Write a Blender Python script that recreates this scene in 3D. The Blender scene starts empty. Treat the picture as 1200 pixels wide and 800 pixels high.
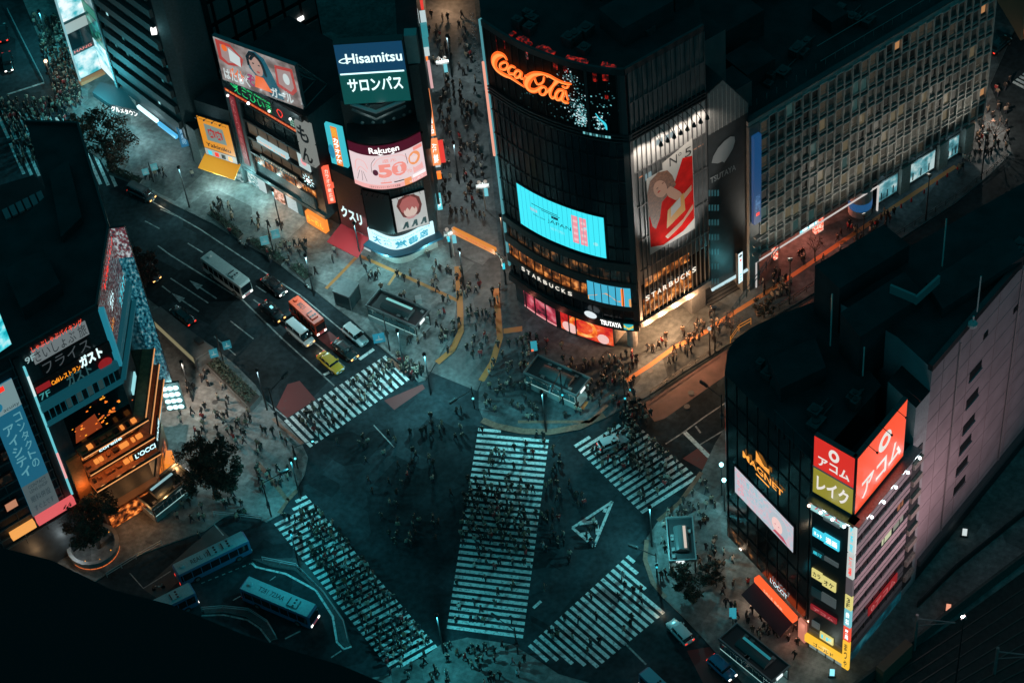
import bpy, math, random
from mathutils import Vector, Matrix
from mathutils.geometry import tessellate_polygon
R = random.Random(11)
SC = bpy.context.scene
COL = SC.collection
# ---------------------------------------------------------------- camera
CAM_H, FOC, PITCH, ROLL = 240.0, 2620.0, math.radians(48.66), math.radians(7.128)
fw = Vector((0, math.cos(PITCH), -math.sin(PITCH)))
rt = Vector((1, 0, 0))
dn = fw.cross(rt)
im_r = rt*math.cos(ROLL) + dn*math.sin(ROLL)
im_d = -rt*math.sin(ROLL) + dn*math.cos(ROLL)
cam = bpy.data.cameras.new('camera')
cam.sensor_width = 36; cam.lens = 36*FOC/1200; cam.clip_start = 1; cam.clip_end = 3000
camo = bpy.data.objects.new('camera', cam); COL.objects.link(camo)
M = Matrix((im_r, -im_d, -fw)).transposed().to_4x4(); M.translation = (0, 0, CAM_H)
camo.matrix_world = M
SC.camera = camo
# ---------------------------------------------------------------- night sky, exposure
W = bpy.data.worlds.new('World'); SC.world = W; W.use_nodes = True
bg = W.node_tree.nodes['Background']
bg.inputs[0].default_value = (0.03, 0.56, 0.70, 1); bg.inputs[1].default_value = 0.19
vs = SC.view_settings
vs.view_transform = 'Standard'; vs.look = 'None'; vs.exposure = 0.0; vs.gamma = 1.0; vs.use_curve_mapping = False
SC.cycles.use_denoising = True
SC.cycles.max_bounces = 4; SC.cycles.diffuse_bounces = 2; SC.cycles.glossy_bounces = 2
SC.cycles.transmission_bounces = 2; SC.cycles.transparent_max_bounces = 4
SC.cycles.sample_clamp_indirect = 3.0; SC.cycles.caustics_reflective = False; SC.cycles.caustics_refractive = False

# ---------------------------------------------------------------- measuring from the photo: sight line of a photo pixel
def ray(px, py):
    u, v = px-600, py-400
    return fw*FOC + im_r*u + im_d*v
def G(px, py, z=0.0):
    d = ray(px, py); t = (CAM_H-z)/-d.z
    return Vector((d.x*t, d.y*t))
def G3(px, py, z=0.0):
    g = G(px, py, z); return Vector((g.x, g.y, z))

class Fac:
    """vertical facade over a plan polyline; u along it, z up, d outwards"""
    def __init__(s, pts, smooth=0):
        pts = [Vector(p[:2]) for p in pts]
        if smooth:
            q = []
            for i in range(len(pts)-1):
                p0, p1, p2, p3 = pts[max(i-1, 0)], pts[i], pts[i+1], pts[min(i+2, len(pts)-1)]
                for k in range(smooth):
                    t = k/smooth
                    q.append(0.5*((2*p1)+(p2-p0)*t+(2*p0-5*p1+4*p2-p3)*t*t+(3*p1-p0-3*p2+p3)*t**3))
            pts = q+[pts[-1]]
        s.p = pts; s.u = [0.0]
        for a, b in zip(pts, pts[1:]): s.u.append(s.u[-1]+(b-a).length)
        s.L = s.u[-1]
        s.n = []
        for a, b in zip(pts, pts[1:]):
            d = (b-a).normalized(); n = Vector((d.y, -d.x))
            if n.dot(-(a+b)/2) < 0: n = -n
            s.n.append(n)
    def seg(s, u):
        for i in range(len(s.p)-2):
            if u < s.u[i+1]: return i
        return len(s.p)-2
    def pt(s, u, z, d=0.0):
        i = s.seg(u); a, b = s.p[i], s.p[i+1]
        t = (u-s.u[i])/(s.u[i+1]-s.u[i]); q = a.lerp(b, t)
        n = s.n[i]
        if len(s.n) > 1:
            if t < .5 and i > 0: n = s.n[i-1].lerp(s.n[i], .5+t)
            elif t >= .5 and i < len(s.n)-1: n = s.n[i].lerp(s.n[i+1], t-.5)
        q = q+n*d
        return Vector((q.x, q.y, z))
    def uv(s, px, py):
        d = ray(px, py); best = None
        for i in range(len(s.p)-1):
            a, b = s.p[i], s.p[i+1]; e = b-a
            den = d.x*e.y-d.y*e.x
            if abs(den) < 1e-9: continue
            t = (a.x*e.y-a.y*e.x)/den
            k = (a.x*d.y-a.y*d.x)/den
            pen = max(0, -k, k-1)
            if best is None or pen < best[0]-1e-9: best = (pen, s.u[i]+k*(s.u[i+1]-s.u[i]), CAM_H+d.z*t)
        return best[1], best[2]
    def rect(s, *pp):
        q = [s.uv(*p) for p in pp]
        us = sorted(a for a, b in q); zs = sorted(b for a, b in q); h = len(q)//2
        return sum(us[:h])/h, sum(zs[:h])/h, sum(us[h:])/(len(q)-h), sum(zs[h:])/(len(q)-h)
    def cuts(s, u0, u1):
        return [u0]+[x for x in s.u[1:-1] if u0+1e-3 < x < u1-1e-3]+[u1]

def facing(px, py, z, w=1.0):
    """plan line through a point, square to the view direction"""
    g = G(px, py, z); d = Vector((g.y, -g.x)).normalized()
    return Fac([g-d*w, g+d*w])

# ---------------------------------------------------------------- materials
MATS = {}
def mat(name, col, rough=.7, metal=0.0, emit=None, es=0.0, noise=None, nscale=3.0, spec=.5, bump=0.0, coat=0.0):
    if name in MATS: return MATS[name]
    m = bpy.data.materials.new(name); m.use_nodes = True; nt = m.node_tree
    b = nt.nodes['Principled BSDF']
    b.inputs['Base Color'].default_value = (*col, 1); b.inputs['Roughness'].default_value = rough
    b.inputs['Metallic'].default_value = metal; b.inputs['Specular IOR Level'].default_value = spec
    b.inputs['Coat Weight'].default_value = coat
    if emit:
        b.inputs['Emission Color'].default_value = (*emit, 1); b.inputs['Emission Strength'].default_value = es
    if noise or bump:
        tc = nt.nodes.new('ShaderNodeNewGeometry'); n = nt.nodes.new('ShaderNodeTexNoise')
        n.inputs['Scale'].default_value = nscale; n.inputs['Detail'].default_value = 6
        nt.links.new(tc.outputs['Position'], n.inputs['Vector'])
        if noise:
            r = nt.nodes.new('ShaderNodeValToRGB')
            r.color_ramp.elements[0].position = .3; r.color_ramp.elements[1].position = .7
            r.color_ramp.elements[0].color = (*[c*(1-noise) for c in col], 1)
            r.color_ramp.elements[1].color = (*[min(1, c*(1+noise)) for c in col], 1)
            nt.links.new(n.outputs['Fac'], r.inputs['Fac']); nt.links.new(r.outputs['Color'], b.inputs['Base Color'])
        if bump:
            bp = nt.nodes.new('ShaderNodeBump'); bp.inputs['Strength'].default_value = bump
            nt.links.new(n.outputs['Fac'], bp.inputs['Height']); nt.links.new(bp.outputs['Normal'], b.inputs['Normal'])
    MATS[name] = m
    return m
def emi(name, col, s=1.0): return mat(name, (.02, .02, .02), .5, emit=col, es=s)
def lit(name, ramp, scale, s=1.0, stretch=(1, 1, 1), kind='noise', detail=3):
    """something that shines unevenly: an interior behind glass, a video picture"""
    if name in MATS: return MATS[name]
    m = bpy.data.materials.new(name); m.use_nodes = True; nt = m.node_tree
    b = nt.nodes['Principled BSDF']; b.inputs['Base Color'].default_value = (.01, .01, .01, 1); b.inputs['Roughness'].default_value = .2
    g = nt.nodes.new('ShaderNodeNewGeometry'); mp = nt.nodes.new('ShaderNodeMapping'); mp.inputs['Scale'].default_value = stretch
    nt.links.new(g.outputs['Position'], mp.inputs['Vector'])
    if kind == 'voronoi':
        t = nt.nodes.new('ShaderNodeTexVoronoi'); out = t.outputs['Color']
    else:
        t = nt.nodes.new('ShaderNodeTexNoise'); t.inputs['Detail'].default_value = detail; out = t.outputs['Fac']
    t.inputs['Scale'].default_value = scale
    nt.links.new(mp.outputs['Vector'], t.inputs['Vector'])
    r = nt.nodes.new('ShaderNodeValToRGB'); cr = r.color_ramp
    while len(cr.elements) < len(ramp): cr.elements.new(.5)
    for e, (p, c) in zip(cr.elements, ramp): e.position = p; e.color = (*c, 1)
    nt.links.new(out, r.inputs['Fac']); nt.links.new(r.outputs['Color'], b.inputs['Emission Color'])
    b.inputs['Emission Strength'].default_value = s
    MATS[name] = m
    return m

# ---------------------------------------------------------------- mesh building
_txt = {}
def text2d(body, bold=0.0, shear=0.0):
    k = (body, bold, shear)
    if k in _txt: return _txt[k]
    c = bpy.data.curves.new('t', 'FONT'); c.body = body; c.offset = bold; c.shear = shear; c.resolution_u = 3
    o = bpy.data.objects.new('t', c); COL.objects.link(o)
    bpy.context.view_layer.update()
    e = o.evaluated_get(bpy.context.evaluated_depsgraph_get()); me = e.to_mesh()
    v = [(x.co.x, x.co.y) for x in me.vertices]; f = [tuple(p.vertices) for p in me.polygons]
    e.to_mesh_clear(); bpy.data.objects.remove(o); bpy.data.curves.remove(c)
    x0 = min(a for a, b in v); x1 = max(a for a, b in v); y0 = min(b for a, b in v); y1 = max(b for a, b in v)
    v = [((a-x0)/(x1-x0), (b-y0)/(y1-y0)) for a, b in v]
    _txt[k] = (v, f, (x1-x0)/(y1-y0)); return _txt[k]

class MB:
    def __init__(s): s.v = []; s.f = []; s.m = []; s.mats = []
    def mi(s, m):
        if m not in s.mats: s.mats.append(m)
        return s.mats.index(m)
    def add(s, vs, fs, m):
        o = len(s.v); s.v += [Vector(x) for x in vs]; k = s.mi(m)
        for f in fs: s.f.append(tuple(i+o for i in f)); s.m.append(k)
        return s
    def hexa(s, b, t, m, mt=None):
        s.add(list(b)+list(t), [(0, 1, 5, 4), (1, 2, 6, 5), (2, 3, 7, 6), (3, 0, 4, 7), (3, 2, 1, 0)], m)
        s.add(list(t), [(0, 1, 2, 3)], mt or m); return s
    def box(s, x0, x1, y0, y1, z0, z1, m, mt=None, tf=None):
        b = [Vector((x0, y0, z0)), Vector((x1, y0, z0)), Vector((x1, y1, z0)), Vector((x0, y1, z0))]
        t = [Vector((x0, y0, z1)), Vector((x1, y0, z1)), Vector((x1, y1, z1)), Vector((x0, y1, z1))]
        if tf: b = [tf @ p for p in b]; t = [tf @ p for p in t]
        return s.hexa(b, t, m, mt)
    def prism(s, pts, z0, z1, m, mt=None, cap=True):
        pts = [Vector(p[:2]) for p in pts]; n = len(pts)
        vs = [Vector((p.x, p.y, z0)) for p in pts]+[Vector((p.x, p.y, z1)) for p in pts]
        s.add(vs, [(i, (i+1) % n, n+(i+1) % n, n+i) for i in range(n)], m)
        if cap:
            tv = [Vector((p.x, p.y, z1)) for p in pts]
            tr = tessellate_polygon([tv]); s.add(tv, [tuple(t) for t in tr], mt or m)
        return s
    def sheet(s, pts, z, m):
        tv = [Vector((p[0], p[1], z)) for p in pts]; tr = tessellate_polygon([tv])
        fs = []
        for t in tr:
            a, b, c = (tv[i] for i in t)
            fs.append(tuple(t) if (b-a).cross(c-a).z > 0 else tuple(t)[::-1])
        return s.add(tv, fs, m)
    def ribbon(s, pts, w, z, m, h=0.0):
        """flat (or raised) strip along a ground polyline"""
        pts = [Vector(p[:2]) for p in pts]; L = []; Rr = []
        for i, p in enumerate(pts):
            d = (pts[min(i+1, len(pts)-1)]-pts[max(i-1, 0)]).normalized(); n = Vector((-d.y, d.x))*w/2
            L.append(p+n); Rr.append(p-n)
        if h: return s.prism(L+Rr[::-1], z, z+h, m) if len(pts) == 2 else s._rib3(L, Rr, z, h, m)
        n = len(pts); vs = [Vector((a.x, a.y, z)) for a in L]+[Vector((a.x, a.y, z)) for a in Rr]
        return s.add(vs, [(n+i, n+i+1, i+1, i) for i in range(n-1)], m)
    def _rib3(s, L, Rr, z, h, m):
        for i in range(len(L)-1):
            b = [L[i], L[i+1], Rr[i+1], Rr[i]]
            s.hexa([Vector((p.x, p.y, z)) for p in b], [Vector((p.x, p.y, z+h)) for p in b], m)
        return s
    def tube(s, pts, r, m, n=6, r1=None):
        pts = [Vector(p) for p in pts]; rings = []
        for i, p in enumerate(pts):
            d = (pts[min(i+1, len(pts)-1)]-pts[max(i-1, 0)]).normalized()
            a = d.orthogonal().normalized() if abs(d.z) < .95 else Vector((1, 0, 0)); a = (a-d*a.dot(d)).normalized(); b = d.cross(a)
            rr = r if r1 is None else r+(r1-r)*i/(len(pts)-1)
            rings.append([p+(a*math.cos(2*math.pi*k/n)+b*math.sin(2*math.pi*k/n))*rr for k in range(n)])
        vs = [q for g in rings for q in g]; fs = []
        for i in range(len(pts)-1):
            for k in range(n):
                fs.append((i*n+k, i*n+(k+1) % n, (i+1)*n+(k+1) % n, (i+1)*n+k))
        fs.append(tuple(range(n))[::-1]); fs.append(tuple((len(pts)-1)*n+k for k in range(n)))
        return s.add(vs, fs, m)
    def ball(s, c, r, m, sz=1.0, n=8, k=5):
        c = Vector(c); vs = [c+Vector((0, 0, -r*sz))]
        for j in range(1, k):
            a = -math.pi/2+math.pi*j/k
            for i in range(n): vs.append(c+Vector((r*math.cos(a)*math.cos(2*math.pi*i/n), r*math.cos(a)*math.sin(2*math.pi*i/n), r*sz*math.sin(a))))
        vs.append(c+Vector((0, 0, r*sz))); fs = []
        for i in range(n): fs.append((0, 1+(i+1) % n, 1+i))
        for j in range(k-2):
            for i in range(n): fs.append((1+j*n+i, 1+j*n+(i+1) % n, 1+(j+1)*n+(i+1) % n, 1+(j+1)*n+i))
        for i in range(n): fs.append((1+(k-2)*n+i, 1+(k-2)*n+(i+1) % n, len(vs)-1))
        return s.add(vs, fs, m)
    # ---- on a facade
    def fbox(s, F, u0, u1, z0, z1, d0, d1, m):
        cs = F.cuts(u0, u1); n = len(cs); vs = []
        for u in cs:
            vs += [F.pt(u, z0, d0), F.pt(u, z0, d1), F.pt(u, z1, d1), F.pt(u, z1, d0)]
        fs = []
        for i in range(n-1):
            a, b = 4*i, 4*i+4
            for k in range(4): fs.append((a+k, b+k, b+(k+1) % 4, a+(k+1) % 4))
        fs.append((0, 1, 2, 3)); e = 4*(n-1); fs.append((e+3, e+2, e+1, e))
        return s.add(vs, fs, m)
    def frect(s, F, u0, z0, u1, z1, d, m):
        cs = F.cuts(u0, u1); vs = []
        for u in cs: vs += [F.pt(u, z0, d), F.pt(u, z1, d)]
        return s.add(vs, [(2*i, 2*i+2, 2*i+3, 2*i+1) for i in range(len(cs)-1)], m)
    def ftext(s, F, body, u0, z0, u1, z1, d, m, bold=0.0, shear=0.0, flip=False, vert=False):
        if vert:
            n = len(body); h = (z1-z0)/n
            for i, ch in enumerate(body):
                if ch == ' ': continue
                if ch == 'ー': s.frect(F, (u0+u1)/2-(u1-u0)*.08, z1-h*(i+1)+h*.1, (u0+u1)/2+(u1-u0)*.08, z1-h*i-h*.1, d, m); continue
                s.ftext(F, ch, u0, z1-h*(i+1)+h*.08, u1, z1-h*i-h*.08, d, m, bold)
            return s
        v, f, asp = text2d(body, bold, shear)
        return s.add([F.pt(u0+(u1-u0)*a, z0+(z1-z0)*b, d) for a, b in v], f, m)
    def fpoly(s, F, pts, d, m):
        tv = [Vector((a, b, 0)) for a, b in pts]; tr = tessellate_polygon([tv])
        return s.add([F.pt(a, b, d) for a, b in pts], [tuple(t) for t in tr], m)
    def fell(s, F, u, z, ru, rz, d, m, n=18, rot=0.0):
        c, si = math.cos(rot), math.sin(rot)
        return s.fpoly(F, [(u+ru*math.cos(t)*c-rz*math.sin(t)*si, z+ru*math.cos(t)*si+rz*math.sin(t)*c) for t in (2*math.pi*k/n for k in range(n))], d, m)
    def fstroke(s, F, pts, w, d, m, sm=5, closed=False):
        """brush stroke; w is a width or list of widths at the points"""
        ws = w if isinstance(w, (list, tuple)) else [w]*len(pts); P = []; Wd = []; n = len(pts)
        for i in range(n-1):
            p = [Vector(pts[max(0, min(n-1, j))]) for j in (i-1, i, i+1, i+2)]
            for k in range(sm):
                t = k/sm
                P.append(0.5*((2*p[1])+(p[2]-p[0])*t+(2*p[0]-5*p[1]+4*p[2]-p[3])*t*t+(3*p[1]-p[0]-3*p[2]+p[3])*t**3)); Wd.append(ws[i]+(ws[i+1]-ws[i])*t)
        P.append(Vector(pts[-1])); Wd.append(ws[-1]); L = []; Q = []
        for i, p in enumerate(P):
            dd = P[min(i+1, len(P)-1)]-P[max(i-1, 0)]
            dd = dd.normalized() if dd.length > 1e-9 else Vector((1, 0))
            nn = Vector((-dd.y, dd.x))*Wd[i]/2; L.append(p+nn); Q.append(p-nn)
        vs = [F.pt(a.x, a.y, d) for a in L]+[F.pt(a.x, a.y, d) for a in Q]; k = len(P)
        s.add(vs, [(i, i+1, k+i+1, k+i) for i in range(k-1)], m)
        for e, wd in ((P[0], Wd[0]), (P[-1], Wd[-1])): s.fell(F, e.x, e.y, wd/2, wd/2, d+.004, m, 10)
        return s
    def build(s, name, parent=None, smooth=False, base=None):
        me = bpy.data.meshes.new(name); b = base if base is not None else (parent.get('_b') if parent else None)
        o0 = Vector(b) if b is not None else Vector((0, 0, 0))
        me.from_pydata([v-o0 for v in s.v], [], s.f)
        for m in s.mats: me.materials.append(m)
        me.polygons.foreach_set('material_index', s.m)
        if smooth: me.polygons.foreach_set('use_smooth', [True]*len(s.f))
        me.update()
        o = bpy.data.objects.new(name, me); COL.objects.link(o)
        if parent: o.parent = parent
        elif base is not None: o.location = base
        return o

def tag(o, label=None, cat=None, group=None, kind=None):
    if label: o['label'] = label
    if cat: o['category'] = cat
    if group: o['group'] = group
    if kind: o['kind'] = kind
    return o
def thing(name, label, cat, loc=(0, 0, 0), rz=0.0, group=None, world=False):
    """an Empty at the thing's base; world=True: its parts are given in world coordinates"""
    o = bpy.data.objects.new(name, None); COL.objects.link(o); o.location = loc; o.rotation_euler = (0, 0, rz)
    o.empty_display_size = .5
    if world: o['_b'] = list(loc)
    return tag(o, label, cat, group)
def copy_thing(o, loc, rz=None, label=None, group=None, parent=None):
    c = o.copy(); COL.objects.link(c)
    if parent: c.parent = parent
    else:
        c.location = loc
        if rz is not None: c.rotation_euler = (0, 0, rz)
        if label: c['label'] = label
        if group: c['group'] = group
    for ch in list(o.children): copy_thing(ch, None, parent=c)
    return c
def lamp(name, loc, power, col, radius=.3, kind='POINT', parent=None, spot=None, aim=None, size=None):
    l = bpy.data.lights.new(name, kind); l.energy = power; l.color = col
    if kind == 'POINT': l.shadow_soft_size = radius
    if kind == 'SPOT': l.shadow_soft_size = radius; l.spot_size = math.radians(spot or 120); l.spot_blend = .5
    if kind == 'AREA': l.shape = 'RECTANGLE'; l.size, l.size_y = size
    o = bpy.data.objects.new(name, l); COL.objects.link(o); o.location = loc
    if aim is not None: o.rotation_euler = (Vector(aim)-Vector(loc)).to_track_quat('-Z', 'Y').to_euler()
    if parent:
        o.parent = parent
        if parent.get('_b') is not None: o.location = Vector(loc)-Vector(parent['_b'])
    return o
def heading(p, q): d = G(*q)-G(*p); return math.atan2(d.y, d.x)

# common materials
BLACK = mat('black_metal', (.012, .014, .015), .5, noise=.3, nscale=2)
DARK = mat('dark_panel', (.022, .026, .028), .45, noise=.35, nscale=.8)
ROOF = mat('dark_roof_felt', (.016, .018, .02), .9, noise=.5, nscale=.35)
GLASS = mat('night_glass', (.006, .014, .019), .22, spec=.45)
GREY = mat('grey_panel', (.17, .17, .165), .55, noise=.18, nscale=1.2)
LGREY = mat('pale_panel', (.42, .42, .4), .5, noise=.12, nscale=1.0)
STEEL = mat('steel', (.3, .31, .32), .35, .8, noise=.2, nscale=4)
WHITEP = mat('white_paint', (.7, .7, .68), .5, noise=.1, nscale=6)
CONC = mat('concrete', (.24, .235, .225), .85, noise=.2, nscale=1.5)
E_W = emi('white_light', (1, 1, .98), 1.6); E_CW = emi('cool_white_light', (.62, .95, 1), 1.5)
E_CY = emi('cyan_light', (.05, .72, .88), 1.0); E_RED = emi('red_light', (1, .03, .015), 1.2)
E_OR = emi('orange_light', (1, .2, .02), 1.3); E_AM = emi('amber_light', (1, .36, .03), 1.3)
E_GR = emi('green_light', (.03, .9, .2), 1.0); E_PK = emi('pink_light', (1, .36, .38), .9)
E_WARM = emi('warm_light', (1, .62, .3), 1.3); E_YE = emi('yellow_light', (1, .72, .06), .9)
E_DT = emi('dim_teal_light', (.02, .14, .16), .5); E_BK = emi('dark_print', (.01, .015, .02), .3)
INTERIOR = lit('warm_interior', [(.35, (.02, .008, .004)), (.5, (.16, .045, .012)), (.62, (.75, .24, .05)), (.75, (1, .55, .2))], 1.1, 1.0, (1, 1, .8), detail=5)
DIMINT = lit('dim_interior', [(.46, (.004, .006, .006)), (.6, (.06, .03, .015)), (.72, (.6, .22, .06))], .7, .7, detail=4)
# ================================================================ ground, pavements, road paint
ASPH = mat('asphalt', (.024, .033, .037), .92, noise=.4, nscale=.22, bump=.05, spec=.12)
PAVE = mat('pavement_slabs', (.17, .168, .162), .8, noise=.3, nscale=.3, spec=.2)
PLAZA = mat('plaza_slabs', (.085, .098, .102), .85, noise=.35, nscale=.25, spec=.15)
def slabs(m, bw=.9):
    nt = m.node_tree; b = nt.nodes['Principled BSDF']; src = b.inputs['Base Color'].links[0].from_socket
    t = nt.nodes.new('ShaderNodeTexBrick'); g = nt.nodes.new('ShaderNodeNewGeometry')
    mp = nt.nodes.new('ShaderNodeMapping'); mp.inputs['Rotation'].default_value = (0, 0, .52)
    nt.links.new(g.outputs['Position'], mp.inputs['Vector']); nt.links.new(mp.outputs['Vector'], t.inputs['Vector'])
    t.inputs['Scale'].default_value = 1.0; t.inputs['Brick Width'].default_value = bw; t.inputs['Row Height'].default_value = bw*.6
    t.inputs['Mortar Size'].default_value = .03; t.inputs['Color1'].default_value = (1, 1, 1, 1); t.inputs['Color2'].default_value = (.9, .9, .9, 1); t.inputs['Mortar'].default_value = (.78, .78, .78, 1)
    mx = nt.nodes.new('ShaderNodeMixRGB'); mx.blend_type = 'MULTIPLY'; mx.inputs[0].default_value = 1
    nt.links.new(src, mx.inputs[1]); nt.links.new(t.outputs['Color'], mx.inputs[2]); nt.links.new(mx.outputs[0], b.inputs['Base Color'])
slabs(PAVE); slabs(PLAZA, 1.2)
ALLEY = mat('alley_paving', (.1, .098, .096), .7, noise=.3, nscale=.3)
PAINT = mat('road_paint', (.68, .68, .66), .6)
def worn(m, lo, hi, sc=1.3):
    nt = m.node_tree; b = nt.nodes['Principled BSDF']; c = tuple(b.inputs['Base Color'].default_value)
    g = nt.nodes.new('ShaderNodeNewGeometry'); n = nt.nodes.new('ShaderNodeTexNoise'); n.inputs['Scale'].default_value = sc; n.inputs['Detail'].default_value = 8; n.inputs['Roughness'].default_value = .7
    r = nt.nodes.new('ShaderNodeValToRGB'); r.color_ramp.elements[0].position = lo; r.color_ramp.elements[1].position = hi
    r.color_ramp.elements[0].color = (.06, .06, .06, 1); r.color_ramp.elements[1].color = c
    nt.links.new(g.outputs['Position'], n.inputs['Vector']); nt.links.new(n.outputs['Fac'], r.inputs['Fac']); nt.links.new(r.outputs['Color'], b.inputs['Base Color'])
worn(PAINT, .33, .5, 2.2)
THIN = mat('faded_lane_paint', (.36, .36, .35), .6); worn(THIN, .34, .6)
REDP = mat('red_road_surface', (.15, .028, .026), .75, noise=.3, nscale=.8)
BUSL = mat('brown_lane_surface', (.105, .05, .04), .75, noise=.3, nscale=.6)
TACT = mat('orange_tactile_paving', (.42, .15, .04), .7, noise=.2, nscale=3)
worn(TACT, .22, .42, 1.2); worn(REDP, .2, .42, .9)
TACB = mat('brown_tactile_paving', (.22, .1, .065), .7, noise=.3, nscale=3)
KERB = mat('kerb_stone', (.22, .22, .21), .8, noise=.2, nscale=2)
def patchy(m):
    nt = m.node_tree; b = nt.nodes['Principled BSDF']; src = b.inputs['Base Color'].links[0].from_socket; g = nt.nodes.new('ShaderNodeNewGeometry')
    mp = nt.nodes.new('ShaderNodeMapping'); mp.inputs['Rotation'].default_value = (0, 0, .72); nt.links.new(g.outputs['Position'], mp.inputs['Vector'])
    v = nt.nodes.new('ShaderNodeTexVoronoi'); v.distance = 'CHEBYCHEV'; v.inputs['Scale'].default_value = .13; nt.links.new(mp.outputs['Vector'], v.inputs['Vector'])
    n = nt.nodes.new('ShaderNodeTexNoise'); n.inputs['Scale'].default_value = 1.4; n.inputs['Detail'].default_value = 10; nt.links.new(g.outputs['Position'], n.inputs['Vector'])
    h = nt.nodes.new('ShaderNodeSeparateColor'); nt.links.new(v.outputs['Color'], h.inputs[0])
    a = nt.nodes.new('ShaderNodeMapRange'); a.inputs['To Min'].default_value = .62; a.inputs['To Max'].default_value = 1.3; nt.links.new(h.outputs[0], a.inputs['Value'])
    c = nt.nodes.new('ShaderNodeMapRange'); c.inputs['From Min'].default_value = .3; c.inputs['From Max'].default_value = .7; c.inputs['To Min'].default_value = .7; c.inputs['To Max'].default_value = 1.3; nt.links.new(n.outputs['Fac'], c.inputs['Value'])
    k = nt.nodes.new('ShaderNodeMath'); k.operation = 'MULTIPLY'; nt.links.new(a.outputs[0], k.inputs[0]); nt.links.new(c.outputs[0], k.inputs[1])
    x = nt.nodes.new('ShaderNodeMixRGB'); x.blend_type = 'MULTIPLY'; x.inputs[0].default_value = 1; nt.links.new(src, x.inputs[1]); nt.links.new(k.outputs[0], x.inputs[2]); nt.links.new(x.outputs[0], b.inputs['Base Color'])
patchy(ASPH); patchy(PAVE); patchy(PLAZA); patchy(ALLEY)
mb = MB(); mb.sheet([(-420, 20), (420, 20), (420, 760), (-420, 760)], 0, ASPH)
tag(mb.build('ground'), kind='structure')

def pavement(name, px, z=.13, m=PAVE, kerb=True):
    pts = [G(*p) for p in px]; b = MB(); b.prism(pts, -.05, z, KERB, m)
    return tag(b.build(name), kind='structure')
C1 = [(96, 172), (118, 188), (128, 205), (165, 219), (205, 241), (250, 263), (282, 283), (320, 304), (345, 324), (370, 342), (395, 362), (415, 377), (440, 402), (462, 420), (482, 437), (490, 448), (498, 446), (511, 425), (525, 400), (534, 370), (537, 320), (531, 298), (519, 287), (512, 200), (503, 100), (496, 0), (490, -90)]
pavement('pavement', C1+[(330, -160), (-20, -160), (10, -40), (52, 60), (78, 130)])
C2 = [(556, 0), (565, 100), (576, 200), (585, 290), (588, 350), (584, 395), (570, 432), (561, 458), (561, 478), (567, 492), (583, 501), (612, 507), (645, 509), (680, 503), (710, 490), (738, 474), (757, 466), (800, 437), (847, 408), (900, 376), (1000, 316), (1060, 277), (1120, 238), (1160, 205), (1185, 180), (1180, 150), (1160, 100), (1250, -100), (900, -200), (550, -120)]
pavement('pavement', C2, m=PLAZA)
C3 = [(838, 520), (822, 554), (796, 588), (771, 611), (758, 630), (755, 655), (762, 681), (780, 703), (802, 724), (832, 757), (872, 802), (900, 840), (1040, 900), (1300, 900), (1300, 280), (1100, 400), (860, 485)]
pavement('pavement', C3)
C4 = [(128, 300), (170, 348), (205, 375), (250, 407), (275, 427), (300, 452), (318, 480), (335, 497), (352, 516), (361, 536), (357, 556), (345, 577), (327, 604), (312, 612), (285, 600), (262, 606), (240, 622), (150, 655), (100, 690), (60, 720), (-80, 720), (-120, 420), (-40, 270)]
pavement('pavement', C4)
pavement('pavement', [(400, 800), (450, 792), (500, 768), (518, 754), (548, 747), (600, 755), (628, 772), (655, 790), (690, 800), (720, 840), (420, 900)])
pavement('traffic_island', [(295, 655), (318, 664), (345, 668), (372, 692), (392, 722), (397, 752), (404, 758), (411, 755), (404, 728), (384, 694), (358, 660), (345, 654)], .12, mat('island_paving', (.05, .055, .057), .8, noise=.3))
pavement('traffic_island', [(237, 712), (262, 710), (295, 713), (315, 728), (326, 748), (318, 750), (305, 733), (288, 722), (262, 717), (240, 719)], .12, mat('island_paving', (.05, .055, .057)))
b = MB(); b.sheet([G(*p) for p in [(519, 287), (531, 298), (537, 320), (534, 370), (525, 400), (505, 436), (559, 458), (570, 432), (584, 395), (588, 350), (585, 290), (576, 200), (565, 100), (556, 0), (553, -60), (493, -60), (503, 100), (512, 200)]], .004, ALLEY)
tag(b.build('alley'), kind='structure')
b = MB(); b.sheet([G(*p) for p in [(752, 474), (845, 414), (1000, 322), (1060, 283), (1052, 300), (950, 372), (850, 440), (779, 490), (767, 494)]], .004, BUSL)
tag(b.build('bus_lane'), kind='structure')
b = MB()
for q in ([(337, 450), (351, 446), (370, 468), (336, 490), (324, 477)], [(450, 469), (495, 450), (498, 455), (462, 480)], [(372, 396), (386, 388), (421, 417), (409, 426)], [(800, 537), (822, 522), (842, 540), (826, 552)], [(805, 762), (835, 757), (860, 800), (830, 812)]):
    b.sheet([G(*p) for p in q], .004, REDP)
tag(b.build('red_road_surface'), kind='structure')
b = MB(); b.sheet([G(*p) for p in [(168, 690), (252, 614), (268, 628), (186, 702)]], .004, mat('bay_surface', (.05, .052, .052), .8, noise=.3, nscale=.4))
tag(b.build('bus_bay'), kind='structure')

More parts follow.
